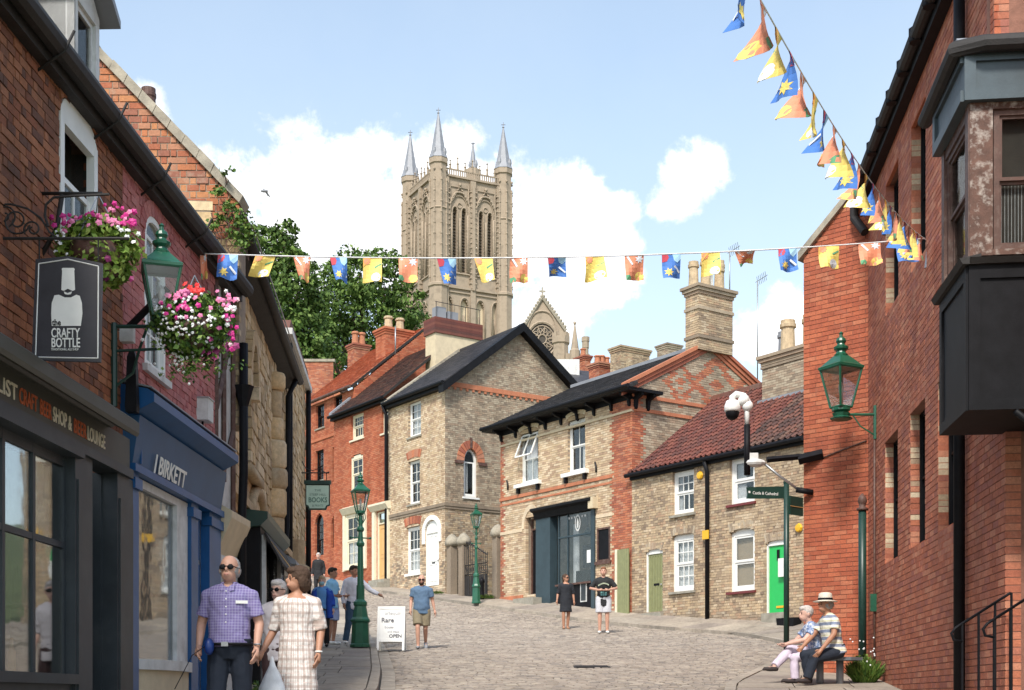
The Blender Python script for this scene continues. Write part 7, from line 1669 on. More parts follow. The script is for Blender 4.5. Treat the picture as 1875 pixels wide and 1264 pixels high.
# cctv mast bracket
qa = SW.P(.35, .0, SW.uz(1500, 836)[1]); ya = qa.y
CC = thing('security_camera', tuple(qa), 0, 'white dome security camera on a black mast held by brackets from the red wall', 'camera')
ym = ya + .1; pm = lambda x, y: px(x, y, ym)
b = MB(); b.tube([pm(1404, 842), pm(1470, 836)], .05, 4); b.tube([pm(1462, 842), qa + Vector((0, -.02, .03))], .085, 4); b.build('support_arm', M['black'], CC)
bar(CC, 'brace', M['steel'], [pm(1398, 848), pm(1425, 870), pm(1462, 897)], .022, 6); bar(CC, 'brace_foot', M['black'], [pm(1458, 897), pm(1488, 902)], .05, 6)
bar(CC, 'mast', M['black'], [pm(1368, 870), pm(1368, 778)], .052, 10); bar(CC, 'mast_collar', M['offwhite'], [pm(1368, 779), pm(1368, 742)], .042, 10)
bar(CC, 'swan_neck', M['white'], [pm(1368, 750), pm(1369, 735), pm(1362, 725), pm(1348, 722), pm(1341, 728), pm(1341, 738)], .055, 10)
b = MB(); q = pm(1341, 750); b.lathe(q, [(.03, .17), (.10, .14), (.135, .05), (.135, -.02), (.12, -.04)], 14); b.ball(pm(1362, 733), .10); b.ball(pm(1369, 744), .095); b.build('camera_housing', M['white'], CC, smooth=True)
b = MB(); b.ball(q - Vector((0, 0, .06)), (.115, .115, .12), 14, 8); b.build('lens_dome', M['black'], CC, smooth=True)
b = MB(); q = pm(1383, 848); b.ball(q, (.18, .12, .07), 12, 6); b.box(wall(q.x - .1, q.y, 1, 0), 0, .14, -.05, .05, q.z + .04, q.z + .16); b.build('lamp_unit', M['offwhite'], CC)
# green column by the right wall
Yg = 20.6; c = gpx(1579, Yg, .1); GC = thing('iron_column', tuple(c), 0, 'dark green iron post with pointed finial standing at the red building corner', 'post')
zt = px(1579, 935, Yg).z; bar(GC, 'shaft', M['dkgreen'], [c, (c.x, c.y, zt)], .062, 12); b = MB(); b.lathe((c.x, c.y, zt), [(.09, 0), (.09, .03), (.05, .05), (.055, .1), (.075, .14), (.06, .2), (.015, .26)], 10); b.build('finial', M['timber_brown'], GC, smooth=True)
# bench: curved plate seat on a steel pedestal
Yq = 19.6; c = gpx(1532, Yq, .1); sz = px(1530, 1204, Yq).z
BN = thing('bench', tuple(c), 0, 'grey metal bench with a round edged seat the couple is sitting on', 'bench')
fbn = wall(px(1470, 0, Yq + .1).x, Yq + .1, 1, -.05); b = MB(); pts = []; L1 = px(1575, 0, Yq).x - px(1470, 0, Yq).x
pts = [(0, -.25), (.2, -.32), (L1 - .2, -.32), (L1, -.15), (L1, .15), (L1 - .2, .30), (.2, .30), (0, .22)]
vv = [fbn.P(u, -v, sz - .045) for u, v in pts] + [fbn.P(u, -v, sz) for u, v in pts]; n = len(pts)
b.add(vv, [list(range(n))[::-1], list(range(n, 2 * n))] + [[i, (i + 1) % n, n + (i + 1) % n, n + i] for i in range(n)]); b.build('seat', mat('slate_grey_metal', (.13, .15, .17), .45, bump=.05), BN)
for u in (.25, L1 - .3): p = fbn.P(u, 0, 0); bar(BN, 'leg', M['lead'], [(p.x, p.y, zg(p.y)), (p.x, p.y, sz - .045)], .055, 12)
# handrails to the doorway
for i, (x0, Yh, lab) in enumerate(((1742, 13.2, 'left hand black iron handrail with a looped end by the doorway steps'), (1800, 12.4, 'right hand black iron handrail with a looped end by the doorway steps'))):
    HR = thing('handrail', tuple(gpx(x0, Yh)), 0, lab, 'handrail', 'iron handrails'); P_ = lambda x, y, Y=Yh: px(x, y, Y)
    o = x0 - 1742; yo = -8 if i else 0
    b = MB(); b.tube([P_(x0 + 20, 1175 + yo), P_(x0 + 4, 1172 + yo), P_(x0, 1160 + yo), P_(x0 + 8, 1150 + yo), P_(x0 + 20, 1142 + yo)] + [P_(x0 + 20 + k * 22, 1142 + yo - k * 14, Yh - k * .12) for k in range(1, 5)], .014, 6); b.build('rail', M['black'], HR, smooth=True)
    for k in range(4):
        x = x0 + 20 + k * 30; b = MB(); b.tube([P_(x, 1142 + yo - k * 19, Yh - k * .16), P_(x, 1142 + yo - k * 19, Yh - k * .16) * 1.0 - Vector((0, 0, 1.2))], .013, 6); b.build('upright', M['black'], HR)
# black planter at the cottage door
f_ = Fr(CF.P(cp(1440, 1135)[0], .35, 0), CF.A, CF.B, CF.C); y_ = f_.P(0, 0, 0).y; PB = thing('planter', tuple(f_.P(0, 0, zg(y_))), 0, 'black plastic planter box beside the bright green door', 'planter')
b = MB(); q = [(0, .0), (.55, .0), (.62, .32), (-.05, .32)]; b.prism(f_, [(u, zg(y_) + .12 + z * 1.1) for u, z in q], -.3, 0); b.build('box', M['black'], PB)
DC = thing('drain_cover', tuple(gpx(1085, 24.6)), 0, 'small dark iron drain cover set in the cobbles', 'drain cover')
q = gpx(1085, 24.6, .012); b = MB(); sl_ = .0875; fdc = Fr(q, (1, 0, 0), (0, 1, sl_), (0, -sl_, 1))
for k in range(7): b.box(fdc, -.3, .3, -.01, .012, k * .07, k * .07 + .045)
b.box(fdc, -.34, .34, -.02, .004, -.03, .5); b.build('grate', M['black_rough'], DC)
# plants
def weed(label, c, h, w, seed, flowers=30, name='plant', n=500, grass=True):
    rr = random.Random(seed); c = Vector(c); t = thing(name, tuple(c), 0, label, 'plant'); b = MB()
    for i in range(n):
        a = rr.random() * 6.28; r_ = w * math.sqrt(rr.random()); base = c + Vector((r_ * math.cos(a) * .6, r_ * math.sin(a) * .5, 0)); hh = h * rr.uniform(.35, 1) * (1 - .4 * r_ / w); tip = base + Vector((math.cos(a) * .12 + rr.gauss(0, .05), math.sin(a) * .12, hh)); s_ = Vector((rr.gauss(0, 1), rr.gauss(0, 1), 0)).normalized() * rr.uniform(.008, .018)
        mid = base.lerp(tip, .55) + Vector((0, 0, .03)); b.add([base - s_ * .5, mid - s_, tip, mid + s_], [[0, 1, 2, 3]], 0, rr.random())
    leafcloud(b, c + Vector((0, 0, h * .45)), (w * .8, w * .6, h * .45), n // 2, .05, rr, shell=.2, flat=1.4); b.build('foliage', M['leaf'], t)
    if flowers:
        b = MB()
        for i in range(flowers):
            p = c + Vector((rr.gauss(0, w * .5), rr.gauss(-.05, w * .3), h * rr.uniform(.4, 1.35))); b.ball(p, .013, 6, 4)
        b.build('white_flowers', FLM['white'], t, kind='stuff')
    return t
weed('tall green weeds with small white flowers at the foot of the red wall', gpx(1583, 19.9, .08), .5, .26, 3, 22, n=1100)
weed('low grassy tuft below the gate pier of the corner shop', CF.P(-7.9, .35, zg(48.8) + .1), .18, .5, 4, 0, n=350)
weed('small green weed in the pavement joint behind the strolling couple', gpx(462, 16.5, .09), .35, .14, 6, 0, n=120)
weed('small grassy tuft beside the white arched door', TF.P(.3, .5, zg(51) + .1), .15, .25, 9, 0, n=120)
# seagull far off
G = thing('bird', tuple(px(484, 350, 60)), 0, 'small dark bird gliding against the white cloud', 'bird'); b = MB(); q = px(484, 350, 60); b.ball(q, (.18, .08, .07), 8, 5); b.add([q, q + Vector((-.15, .1, .22)), q + Vector((-.32, .1, .30)), q + Vector((.05, .0, .05))], [[0, 1, 2, 3]]); b.add([q, q + Vector((.12, .1, -.18)), q + Vector((.28, .1, -.26)), q + Vector((.1, 0, .03))], [[0, 1, 2, 3]]); b.build('body', M['lead'], G)
# ------------------------------------------------------------------ people
def skin(nm, c): return mat(nm, c, .55, var=.10, scale=12, bump=.05)
SK = [skin('fair_skin', (.56, .31, .22)), skin('tanned_skin', (.42, .21, .13)), skin('pale_skin', (.62, .38, .30))]
def pattern(name, fn, rough=.85):
    m, t, b = newmat(name); tc_ = t.nodes.new('ShaderNodeTexCoord'); s = t.nodes.new('ShaderNodeSeparateXYZ'); t.links.new(tc_.outputs['Object'], s.inputs[0])
    c = fn(t, s.outputs[0], s.outputs[1], s.outputs[2], tc_.outputs['Object']); t.links.new(c, b.inputs['Base Color']); b.inputs['Roughness'].default_value = rough
    _bump(t, b, _noise(t, 9, 3, .5, tc_.outputs['Object']), .35, .02); return m
def stripes(t, v, freq, lo, hi):
    f_ = mth('FRACT', mth('MULTIPLY', v, freq, T=t), T=t); return mth('MULTIPLY', mth('GREATER_THAN', f_, lo, T=t), mth('LESS_THAN', f_, hi, T=t), T=t)
def plaid(t, x, y, z, v):
    ang = mth('ARCTAN2', x, mth('ADD', y, .02, T=t), T=t)
    c = _mix(t, mth('MULTIPLY', stripes(t, ang, 2.6, .0, .34), .55, T=t), (.80, .76, .72), (.34, .22, .17))
    c = _mix(t, mth('MULTIPLY', stripes(t, z, 11, .0, .30), .55, T=t), c, (.42, .30, .26))
    c = _mix(t, mth('MULTIPLY', stripes(t, ang, 2.6, .6, .68), .5, T=t), c, (.25, .2, .2)); c = _mix(t, mth('MULTIPLY', stripes(t, z, 11, .55, .66), .45, T=t), c, (.75, .55, .5))
    return _mix(t, .35, c, _ramp(t, _noise(t, 30, 3, .6, v), [(.35, (.6, .55, .5)), (.65, (1, 1, 1))]), 'MULTIPLY')
def polo(t, x, y, z, v):
    c = _mix(t, stripes(t, z, 9.5, .0, .42), (.74, .72, .62), (.22, .26, .36)); return _mix(t, stripes(t, z, 9.5, .55, .68), c, (.58, .56, .36))
def check(t, x, y, z, v):
    c = _mix(t, mth('MULTIPLY', stripes(t, x, 40, 0, .4), .35, T=t), (.19, .15, .34), (.42, .40, .58)); return _mix(t, mth('MULTIPLY', stripes(t, z, 40, 0, .4), .35, T=t), c, (.42, .40, .58))
def floral(t, x, y, z, v): return _ramp(t, _noise(t, 28, 3, .7, v), [(.40, (.10, .16, .34)), (.52, (.34, .42, .58)), (.62, (.75, .76, .78))])
C_ = {'purple': pattern('purple_check_shirt', check), 'plaid': pattern('brown_plaid_dress', plaid), 'polo': pattern('striped_shirt', polo), 'floral': pattern('blue_patterned_top', floral)}
def cloth(nm, c, **k):
    if nm not in C_: C_[nm] = mat(nm, c, .85, var=.12, scale=7, bump=.35, bscale=11, **k)
    return C_[nm]
FCL = Fr((0, 0, 0), (1, 0, 0), (0, 0, 1), (0, -1, 0))
def person(label, x, Y, H=1.75, rz=0.0, sk=0, top=None, bottom=None, P0=(0, 0, .95), P1=(0, -.01, 1.50), head=0.0, nod=0.0, knees=None, ankles=None, toes=None, elbows=None, wrists=None, hdir=None, build=1.0, belly=0.0,
           topm=None, botm=None, sleeve=.55, hem=.90, pants='long', skirt=None, hair=None, hairm=None, shoes=None, sun=False, mask=None, z0=None, vox=.015, dz=.1, group=None, jacket=None, bald=False, grip=0.0, neck='round', waist=0.0):
    g = gpx(x, Y, dz) if z0 is None else Vector(((x - CX) / F * Y, Y, z0))
    t = thing('person', tuple(g), rz, label, 'person', group); s_ = H / 1.75; t.scale = (s_,) * 3
    P0, P1 = Vector(P0), Vector(P1); up = (P1 - P0).normalized(); V = Vector; ax = V((1, 0, 0))
    sh = [P1 + ax * (.178 * build * s) - up * .100 for s in (-1, 1)]
    kn = [V(k) for k in (knees or [(-.10, -.02, .50), (.10, -.02, .50)])]; an = [V(k) for k in (ankles or [(-.10, .03, .09), (.10, .03, .09)])]
    to = [V(k) for k in (toes or [(a.x * 1.15, a.y - .17, .03) for a in an])]
    el = [V(k) for k in (elbows or [(-.235, .03, 1.14), (.235, .03, 1.14)])]; wr = [V(k) for k in (wrists or [(-.245, -.06, .89), (.245, -.06, .89)])]
    hips = [P0 + V((-.088 * build, 0, -.03)), P0 + V((.088 * build, 0, -.03))]
    torso = [(0, .150, .105), (.12, .160, .118), (.28, .142, .105), (.50, .155, .112), (.70, .172, .118), (.84, .172, .108), (.91, .140, .090), (.96, .085, .07), (1.0, .060, .060)]
    def tor(b, inf=0.0, f0=0.0, f1=1.0, flare=0.0):
        pts, rad = [], []
        for f_, rx, ry in torso:
            if f_ < f0 - .01 or f_ > f1: continue
            bel = belly * math.exp(-((f_ - .25) / .25) ** 2)
            p = P0.lerp(P1, f_) + V((0, -bel * .6, 0)) + V((0, 0, -.06 * (1 - f_))); pts.append(p); rad.append(((rx + bel * .5) * (1 + (build - 1) * .8) + inf, ry + bel * .8 + inf))
        b.tube(pts, rad, 18)
    def limb(b, a, c, d, r, inf=0.0, f=1.0, end=None):
        p = [a, a.lerp(c, .5), c]; q = [r[0], (r[0] + r[1]) * .52, r[1]]
        if f > 1: p += [c.lerp(d, .35), c.lerp(d, .98 * min(1, f - 1) + .0)] if f < 2 else [c.lerp(d, .35), d]; q += [r[2], r[3] if end is None else end]
        elif f < 1: p = [a, a.lerp(c, f * .5), a.lerp(c, f)]; q = [r[0], r[0], r[1] * 1.02 if end is None else end]
        b.tube(p, [v + inf for v in q], 12)
        b.ball(a, r[0] + inf, 10, 7)
        if f > 1: b.ball(c, r[1] + inf, 10, 7)
    AR = (.052, .043, .040, .027); LG = (.088, .058, .056, .040)
    b = MB(); tor(b); b.tube([P1 - up * .06, P1 + up * .02, P1 + up * .08], [.07, .056, .055], 12)
    for q_ in sh: b.tube([P1 - up * .02, P1.lerp(q_, .5) - up * .01, q_], [.045, .05, .05], 10)
    hc = P1 + up * .132 + V((0, -.015, 0)); cH, sH = math.cos(head), math.sin(head)
    def hp(dx, dy, dz_):
        dx, dy, dz_ = dx * 1.09, dy * 1.09, dz_ * 1.09; dy2 = dy * math.cos(nod) + dz_ * math.sin(nod); dz2 = dz_ * math.cos(nod) - dy * math.sin(nod); return hc + V((dx * cH - dy2 * sH, dx * sH + dy2 * cH, dz2))
    hb_ = MB()
    def hball(B, c, r, n=12, m=9, mi=0):
        k = len(B.v); B.ball((0, 0, 0), r, n, m, mi)
        for i in range(k, len(B.v)): v = B.v[i]; B.v[i] = tuple(hp(v[0] + c[0], v[1] + c[1], v[2] + c[2]))
    hball(b, (0, .012, .02), (.076, .094, .103), 16, 12); hball(b, (0, -.022, -.045), (.056, .066, .062)); hball(b, (0, -.092, -.012), (.013, .022, .024), 8, 6); hball(b, (0, -.085, -.055), (.026, .014, .014), 8, 6)
    for s in (-1, 1): hball(b, (s * .077, .012, -.005), (.012, .02, .03), 8, 6)
    for i in (0, 1):
        limb(b, sh[i], el[i], wr[i], AR, f=2); limb(b, hips[i], kn[i], an[i], LG, f=2); b.ball(an[i], .042)
        b.tube([an[i] + V((0, .02, -.04)), an[i].lerp(to[i], .5) + V((0, 0, -.02)), to[i]], [.036, .038, .026], 10)
    body_ = b.build('body', SK[sk], t, local=True); modsmooth(body_, vox, 4)
    # hands: palm, four fingers, thumb
    for i in (0, 1):
        hd = V(hdir[i]).normalized() if hdir else (wr[i] - el[i]).normalized(); side = 1 if i else -1
        fr_ = hd.cross(V((0, 1, 0)) if abs(hd.y) < .8 else V((0, 0, 1))).normalized(); nrm = fr_.cross(hd).normalized()
        fwd = nrm if nrm.y < 0 else -nrm; wid = V((0, -1, 0)) - hd * V((0, -1, 0)).dot(hd); wid = wid.normalized() if wid.length > .2 else fr_; inn = hd.cross(wid).normalized(); inn = inn if inn.x * side < 0 else -inn
        h = MB(); h.tube([wr[i] - hd * .02, wr[i] + hd * .03, wr[i] + hd * .085], [.024, .03, .034], 10)
        for k, (o, L_) in enumerate(((.027, .070), (.009, .080), (-.009, .074), (-.026, .058))):
            a = wr[i] + hd * .080 + wid * o; cu = .45 + grip; c1_ = a + hd * L_ * .45 + inn * L_ * .12; c2_ = c1_ + (hd * math.cos(cu) + inn * math.sin(cu)) * L_ * .35; c3 = c2_ + (hd * math.cos(cu * 1.8) + inn * math.sin(cu * 1.8)) * L_ * .28
            h.tube([a - hd * .02, a, c1_, c2_, c3], [.010, .0098, .0092, .0085, .0065], 7)
        a = wr[i] + hd * .025 + wid * .026; h.tube([a, a + wid * .022 + hd * .025 + inn * .008, a + wid * .028 + hd * .052 + inn * .016], [.012, .0105, .008], 7)
        h.build('hand', SK[sk], body_, local=True, smooth=True)
    # face details
    fb_ = MB(); dk = cloth('dark_eye', (.03, .02, .02))
    if not sun:
        for s in (-1, 1): hball(fb_, (s * .030, -.082, .008), (.009, .006, .006), 8, 6)
    for s in (-1, 1): hball(fb_, (s * .031, -.083, .028), (.017, .005, .004), 8, 5)
    fb_.build('eyes', dk, body_, local=True)
    if not mask:
        fb_ = MB(); hball(fb_, (0, -.091, -.054), (.020, .006, .006), 8, 5); fb_.build('mouth', cloth('lip', (.38, .12, .11)), body_, local=True, smooth=True)
    if sun:
        fb_ = MB(); hball(fb_, (-.032, -.090, .006), (.028, .010, .021), 12, 8); hball(fb_, (.032, -.090, .006), (.028, .010, .021), 12, 8)
        for s in (-1, 1): fb_.tube([hp(s * .055, -.082, .012), hp(s * .083, .01, .012)], .004, 5)
        fb_.tube([hp(-.012, -.098, .012), hp(.012, -.098, .012)], .004, 5); fb_.build('sunglasses', M['black'], body_, local=True, smooth=True)
    if mask: fb_ = MB(); hball(fb_, (0, -.055, -.048), (.062, .052, .048), 12, 8); fb_.build('face_mask', cloth('mask_blue', (.30, .52, .62)), body_, local=True, smooth=True)
    # hair
    hm = hairm or cloth('dark_hair', (.03, .02, .014))
    if hair and hair != 'beard':
        h = MB()
        if hair == 'short': hball(h, (0, .026, .040), (.083, .098, .094), 18, 12); hball(h, (0, -.035, .082), (.064, .058, .042), 12, 8)
        elif hair == 'sides': hball(h, (-.036, .035, -.0), (.052, .085, .060), 12, 8); hball(h, (.036, .035, -.0), (.052, .085, .060), 12, 8); hball(h, (0, .045, .035), (.082, .082, .090), 16, 10)
        elif hair == 'bob': hball(h, (0, .030, .040), (.098, .106, .096), 18, 12); hball(h, (0, .062, -.035), (.092, .078, .085), 16, 10); hball(h, (0, -.035, .080), (.072, .058, .040), 12, 8); [hball(h, (s * .078, .028, -.01), (.026, .05, .075), 10, 8) for s in (-1, 1)]
        elif hair == 'tied': hball(h, (0, .024, .036), (.083, .097, .095), 16, 10); hball(h, (0, .11, .03), (.038, .038, .045), 10, 8); hball(h, (.0, .10, -.06), (.03, .03, .08), 10, 8)
        elif hair == 'long': hball(h, (0, .028, .038), (.088, .102, .096), 16, 10); [hball(h, (s * .066, .03, -.10), (.034, .05, .13), 10, 8) for s in (-1, 1)]; hball(h, (0, .07, -.09), (.07, .045, .13), 12, 8)
        ho = h.build('hair', hm, body_, local=True, smooth=True); modsmooth(ho, max(.007, vox * .5), 1); dm_ = ho.modifiers.new('locks', 'DISPLACE'); dm_.texture = LOCK; dm_.strength = .016; dm_.texture_coords = 'LOCAL'
    if hair == 'beard' or bald: 
        h = MB(); hball(h, (0, -.040, -.062), (.058, .058, .048), 12, 8); h.build('beard', hm, body_, local=True, smooth=True)
    # clothes
    if topm and skirt is None:
        b = MB(); tor(b, .014, 0 if hem < .93 else .1, .97)
        for q_ in sh: b.tube([P1 - up * .03, P1.lerp(q_, .5) - up * .010, q_], [.060, .066, .060], 10)
        lowz = P0 - up * (.95 - hem) if True else P0
        b.tube([P0 - up * max(0, .98 - hem), P0 + up * .04], [((.165 + belly * .3) * (1 + (build - 1) * .8) + .018, .125 + belly * .5 + .012), ((.165 + belly * .4) * (1 + (build - 1) * .8) + .010, .122 + belly * .6)], 18)
        for i in (0, 1): limb(b, sh[i], el[i], wr[i], (.053, .050, .046, .036), .010, 2 if sleeve >= 2 else sleeve, end=None if sleeve >= 2 else .062 + .004)
        so = b.build('top', topm, t, local=True); modsmooth(so, vox, 4); dm_ = so.modifiers.new('folds', 'DISPLACE'); dm_.texture = FOLD; dm_.strength = .030; dm_.mid_level = .5; dm_.texture_coords = 'LOCAL'
        if neck == 'collar':
            b = MB()
            for s in (-1, 1): b.add([P1 + V((s * .012, -.085, -.02)), P1 + V((s * .062, -.070, .012)), P1 + V((s * .066, -.100, -.055)), P1 + V((s * .03, -.118, -.065))], [[0, 1, 2, 3]])
            b.tube([P1 + V((.07 * math.sin(a), .06 * math.cos(a) + .0, .012)) for a in [-2.5 + k * .5 for k in range(11)]], .012, 6); b.build('collar', topm, so, local=True, smooth=True)
            b = MB()
            for k in range(7): p = P1.lerp(P0, .12 + k * .125); b.ball(p + V((0, -(.130 + belly * .55 * math.exp(-((.88 - k * .125 - .25) / .3) ** 2)), 0)), .008, 6, 4)
            b.build('button', M['white'], so, local=True)
    if skirt is not None:
        zh, rf = skirt; b = MB(); tor(b, .018, .1, .95)
        for q_ in sh: b.tube([P1 - up * .05, P1.lerp(q_, .5) - up * .018, q_], [.050, .062, .060], 10)
 
        b.tube([V((0, 0, zh)), V((0, 0, zh + .02)), V((0, 0, (zh + P0.z) / 2)), P0 + V((0, 0, .05)), P0.lerp(P1, .35)], [(rf, rf * .78), (rf, rf * .78), (rf * .9, rf * .72), (.185, .14), (.165, .125)], 22)
        for i in (0, 1): limb(b, sh[i], el[i], wr[i], (.054, .056, .052, .04), .012, sleeve, end=.072)
        so = b.build('dress', topm, t, local=True); modsmooth(so, vox, 4); dm_ = so.modifiers.new('folds', 'DISPLACE'); dm_.texture = FOLD; dm_.strength = .030; dm_.mid_level = .5; dm_.texture_coords = 'LOCAL'
    if botm:
        b = MB(); b.tube([P0 + V((0, 0, -.12)), P0 + V((0, 0, -.03)), P0 + up * .07], [(.14, .115), ((.168 + belly * .2) * (1 + (build - 1) * .8) + waist, .134 + belly * .4 + waist * .4), ((.162 + belly * .4) * (1 + (build - 1) * .8) + waist, .130 + belly * .75 + waist * .4)], 18)
        for i in (0, 1):
            if pants == 'long': limb(b, hips[i], kn[i], an[i] + (an[i] - kn[i]).normalized() * .02, (.098, .075, .070, .062), .010, 2)
            else: limb(b, hips[i], kn[i], an[i], (.104, .09, .07, .05), .016, .88, end=.098)
        po = b.build('trousers' if pants == 'long' else 'shorts', botm, t, local=True); modsmooth(po, vox, 4); dm_ = po.modifiers.new('folds', 'DISPLACE'); dm_.texture = FOLD; dm_.strength = .014; dm_.mid_level = .7; dm_.texture_coords = 'LOCAL'
    for i in (0, 1):
        b = MB(); b.tube([an[i] + V((0, .045, -.05)), an[i] + V((0, .01, -.045)), an[i].lerp(to[i], .55) + V((0, 0, -.022)), to[i] + V((0, -.0, .008)), to[i] + (to[i] - an[i]).normalized() * .03], [(.032, .034), (.043, .044), (.046, .036), (.040, .028), (.012, .012)], 12)
        b.build('shoe', shoes or M['black'], t, local=True, smooth=True)
    return t, hp
FOLD = bpy.data.textures.new('cloth_folds', 'CLOUDS'); FOLD.noise_scale = .11; FOLD.noise_depth = 2
LOCK = bpy.data.textures.new('hair_locks', 'CLOUDS'); LOCK.noise_scale = .022; LOCK.noise_depth = 3
HG = cloth('grey_hair', (.32, .31, .30)); HB = cloth('brown_hair', (.065, .035, .02)); HD = cloth('dark_hair', (.03, .02, .014))
t, hp = person('man in a purple check shirt, dark sunglasses and navy trousers', 421, 11.7, 1.71, rz=-.04, sk=0, build=1.10, belly=.03, waist=.018, topm=C_['purple'], botm=cloth('navy_trousers', (.012, .018, .032)), sleeve=.72, hem=.97, hair='sides', hairm=HG, sun=True, vox=.009, neck='collar', nod=.12,
       elbows=[(-.262, .02, 1.15), (.262, .02, 1.15)], wrists=[(-.245, -.13, .94), (.262, -.10, .925)], knees=[(-.10, -.10, .50), (.11, .02, .50)], ankles=[(-.10, -.02, .12), (.12, .16, .14)])
b = MB(); b.box(FCL, -.03, .03, .175, .19, .945, .985); b.build('buckle', M['steel'], t, local=True)
b = MB(); b.tube([(.216 * math.sin(a), -.158 * math.cos(a) - .010, .965) for a in [k * .314 for k in range(21)]], [.016] * 21, 6); b.build('belt', M['black'], t, local=True)
b = MB(); b.box(Fr((0, 0, 0), (1, .25, 0), (0, 0, 1), (.25, -1, 0)), .05, .155, .150, .158, 1.325, 1.352); b.build('pocket_label', M['white'], t, local=True)
b = MB(); b.tube([(.272 + .026 * math.sin(a), -.105 + .026 * math.cos(a), .965) for a in [k * .63 for k in range(11)]], .007, 5); b.build('watch', M['steel'], t, local=True)
q = gpx(384, 11.55, 0); LD = thing('dog_lead', (q.x, 11.5, q.z + .95), 0, 'blue retractable dog lead handle held by the man in the purple shirt', 'dog lead')
b = MB(); zc = px(384, 1184, 11.5).z; b.ball((q.x, 11.52, zc), (.045, .05, .075), 12, 8); b.build('handle', mat('blue_plastic', (.01, .04, .2), .35, bump=0), LD, smooth=True); bar(LD, 'cord', M['black'], [(q.x - .03, 11.5, zc), px(352, 1200, 11.2), px(320, 1262, 10.8)], .004, 5)
t, hp = person('woman with a dark bob in a brown and white plaid dress looking sideways', 544, 12.4, 1.63, rz=-.12, sk=1, topm=C_['plaid'], skirt=(.52, .215), sleeve=1.0, hair='bob', hairm=HB, head=-.85, vox=.009, shoes=M['timber_brown'], P1=(0, .0, 1.49),
       elbows=[(-.25, .05, 1.13), (.235, .04, 1.13)], wrists=[(-.33, -.10, .90), (.24, -.09, .88)], knees=[(-.09, -.10, .48), (.11, .0, .5)], ankles=[(-.10, -.05, .1), (.12, .16, .13)])
b = MB(); b.tube([(.243 + .03 * math.sin(a), -.085 + .03 * math.cos(a), .905) for a in [k * .63 for k in range(11)]], .009, 5); b.build('watch', M['white'], t, local=True)
g = px(494, 1215, 12.25); BG = thing('carrier_bag', tuple(g), 0, 'white plastic carrier bag hanging from the hand of the woman in the plaid dress', 'bag')
b = MB(); n = 9; 
for k, (dz_, w, d) in enumerate(((.06, .012, .01), (-.02, .03, .02), (-.10, .07, .03), (-.22, .12, .05), (-.36, .14, .06), (-.40, .11, .04))):
    for i in range(12): a = 2 * math.pi * i / 12; b.v.append((g.x + .02 + w * math.cos(a) * (1 + .12 * math.sin(3 * a + k)), g.y + d * math.sin(a), g.z + dz_ + .01 * math.sin(5 * a)))
for k in range(5):
    for i in range(12): b.f.append([k * 12 + i, k * 12 + (i + 1) % 12, (k + 1) * 12 + (i + 1) % 12, (k + 1) * 12 + i]); b.m.append(0); b.r.append(.5)
b.f.append([60 + i for i in range(12)]); b.m.append(0); b.r.append(.5)
b.build('bag', mat('white_plastic', (.72, .73, .75), .4, bump=.3, bscale=20), BG, smooth=True)
person('older pale haired woman in sunglasses half hidden behind the plaid dress', 509, 13.7, 1.50, rz=.1, sk=2, topm=cloth('white_stripe_top', (.60, .55, .56)), botm=cloth('dark_brown_skirt', (.06, .03, .03)), pants='long', sleeve=1.0, hem=.82, hair='short', hairm=cloth('white_hair', (.55, .50, .47)), sun=True, vox=.012, head=-.4)
person('person in an open royal blue jacket and face mask walking towards the camera', 590, 30.2, 1.60, sk=2, topm=cloth('sky_blue_shirt', (.10, .28, .60)), botm=cloth('black_trousers', (.015, .015, .018)), sleeve=2, hem=.74, hair='short', hairm=cloth('blond_hair', (.42, .32, .2)), mask=True,
       elbows=[(-.24, .05, 1.17), (.24, .05, 1.17)], wrists=[(-.16, -.14, 1.05), (.27, -.0, .95)], ankles=[(-.10, -.02, .1), (.10, .10, .12)])
tj = bpy.data.objects['person.003']; b = MB()
for s in (-1, 1):
    b.tube([(s * .10, .0, 1.44), (s * .17, .0, 1.3), (s * .17, .0, 1.05), (s * .19, .0, .72)], [(.06, .09), (.085, .14), (.08, .145), (.09, .15)], 12)
    b.tube([(s * .18, 0, 1.40), (s * .25, .05, 1.17), (s * .22 if s < 0 else .28, -.03, 1.02)], [.075, .068, .055], 10)
b.tube([(0, .08, 1.42), (0, .09, 1.05), (0, .1, .72)], [(.15, .05), (.17, .05), (.19, .05)], 12)
modsmooth(b.build('jacket', cloth('royal_blue_jacket', (.01, .06, .38)), tj, local=True), .015, 3)
person('man in a light blue t-shirt and shorts in profile behind the blue jacket', 608, 31.6, 1.80, rz=1.2, sk=1, topm=cloth('light_blue_tee', (.25, .52, .74)), botm=cloth('pale_blue_shorts', (.35, .42, .62)), pants='short', sleeve=.6, hem=.86, hair='short', hairm=HD, shoes=M['white'],
       elbows=[(-.24, .03, 1.15), (.22, -.02, 1.15)], wrists=[(-.20, -.20, 1.10), (.15, -.25, 1.12)])
person('man in a white jacket and jeans pointing, partly hidden by the green lamp post', 648, 31.8, 1.85, rz=.35, sk=1, topm=cloth('white_jacket', (.72, .72, .78)), botm=cloth('blue_jeans', (.035, .075, .13)), sleeve=2, hem=.80, hair='short', hairm=HD, shoes=M['white'], build=1.05, head=.5,
       elbows=[(-.25, .02, 1.14), (.35, -.1, 1.22)], wrists=[(-.24, -.05, .90), (.52, -.2, 1.12)], knees=[(-.13, -.05, .5), (.10, .1, .5)], ankles=[(-.19, .0, .09), (.14, .22, .12)])
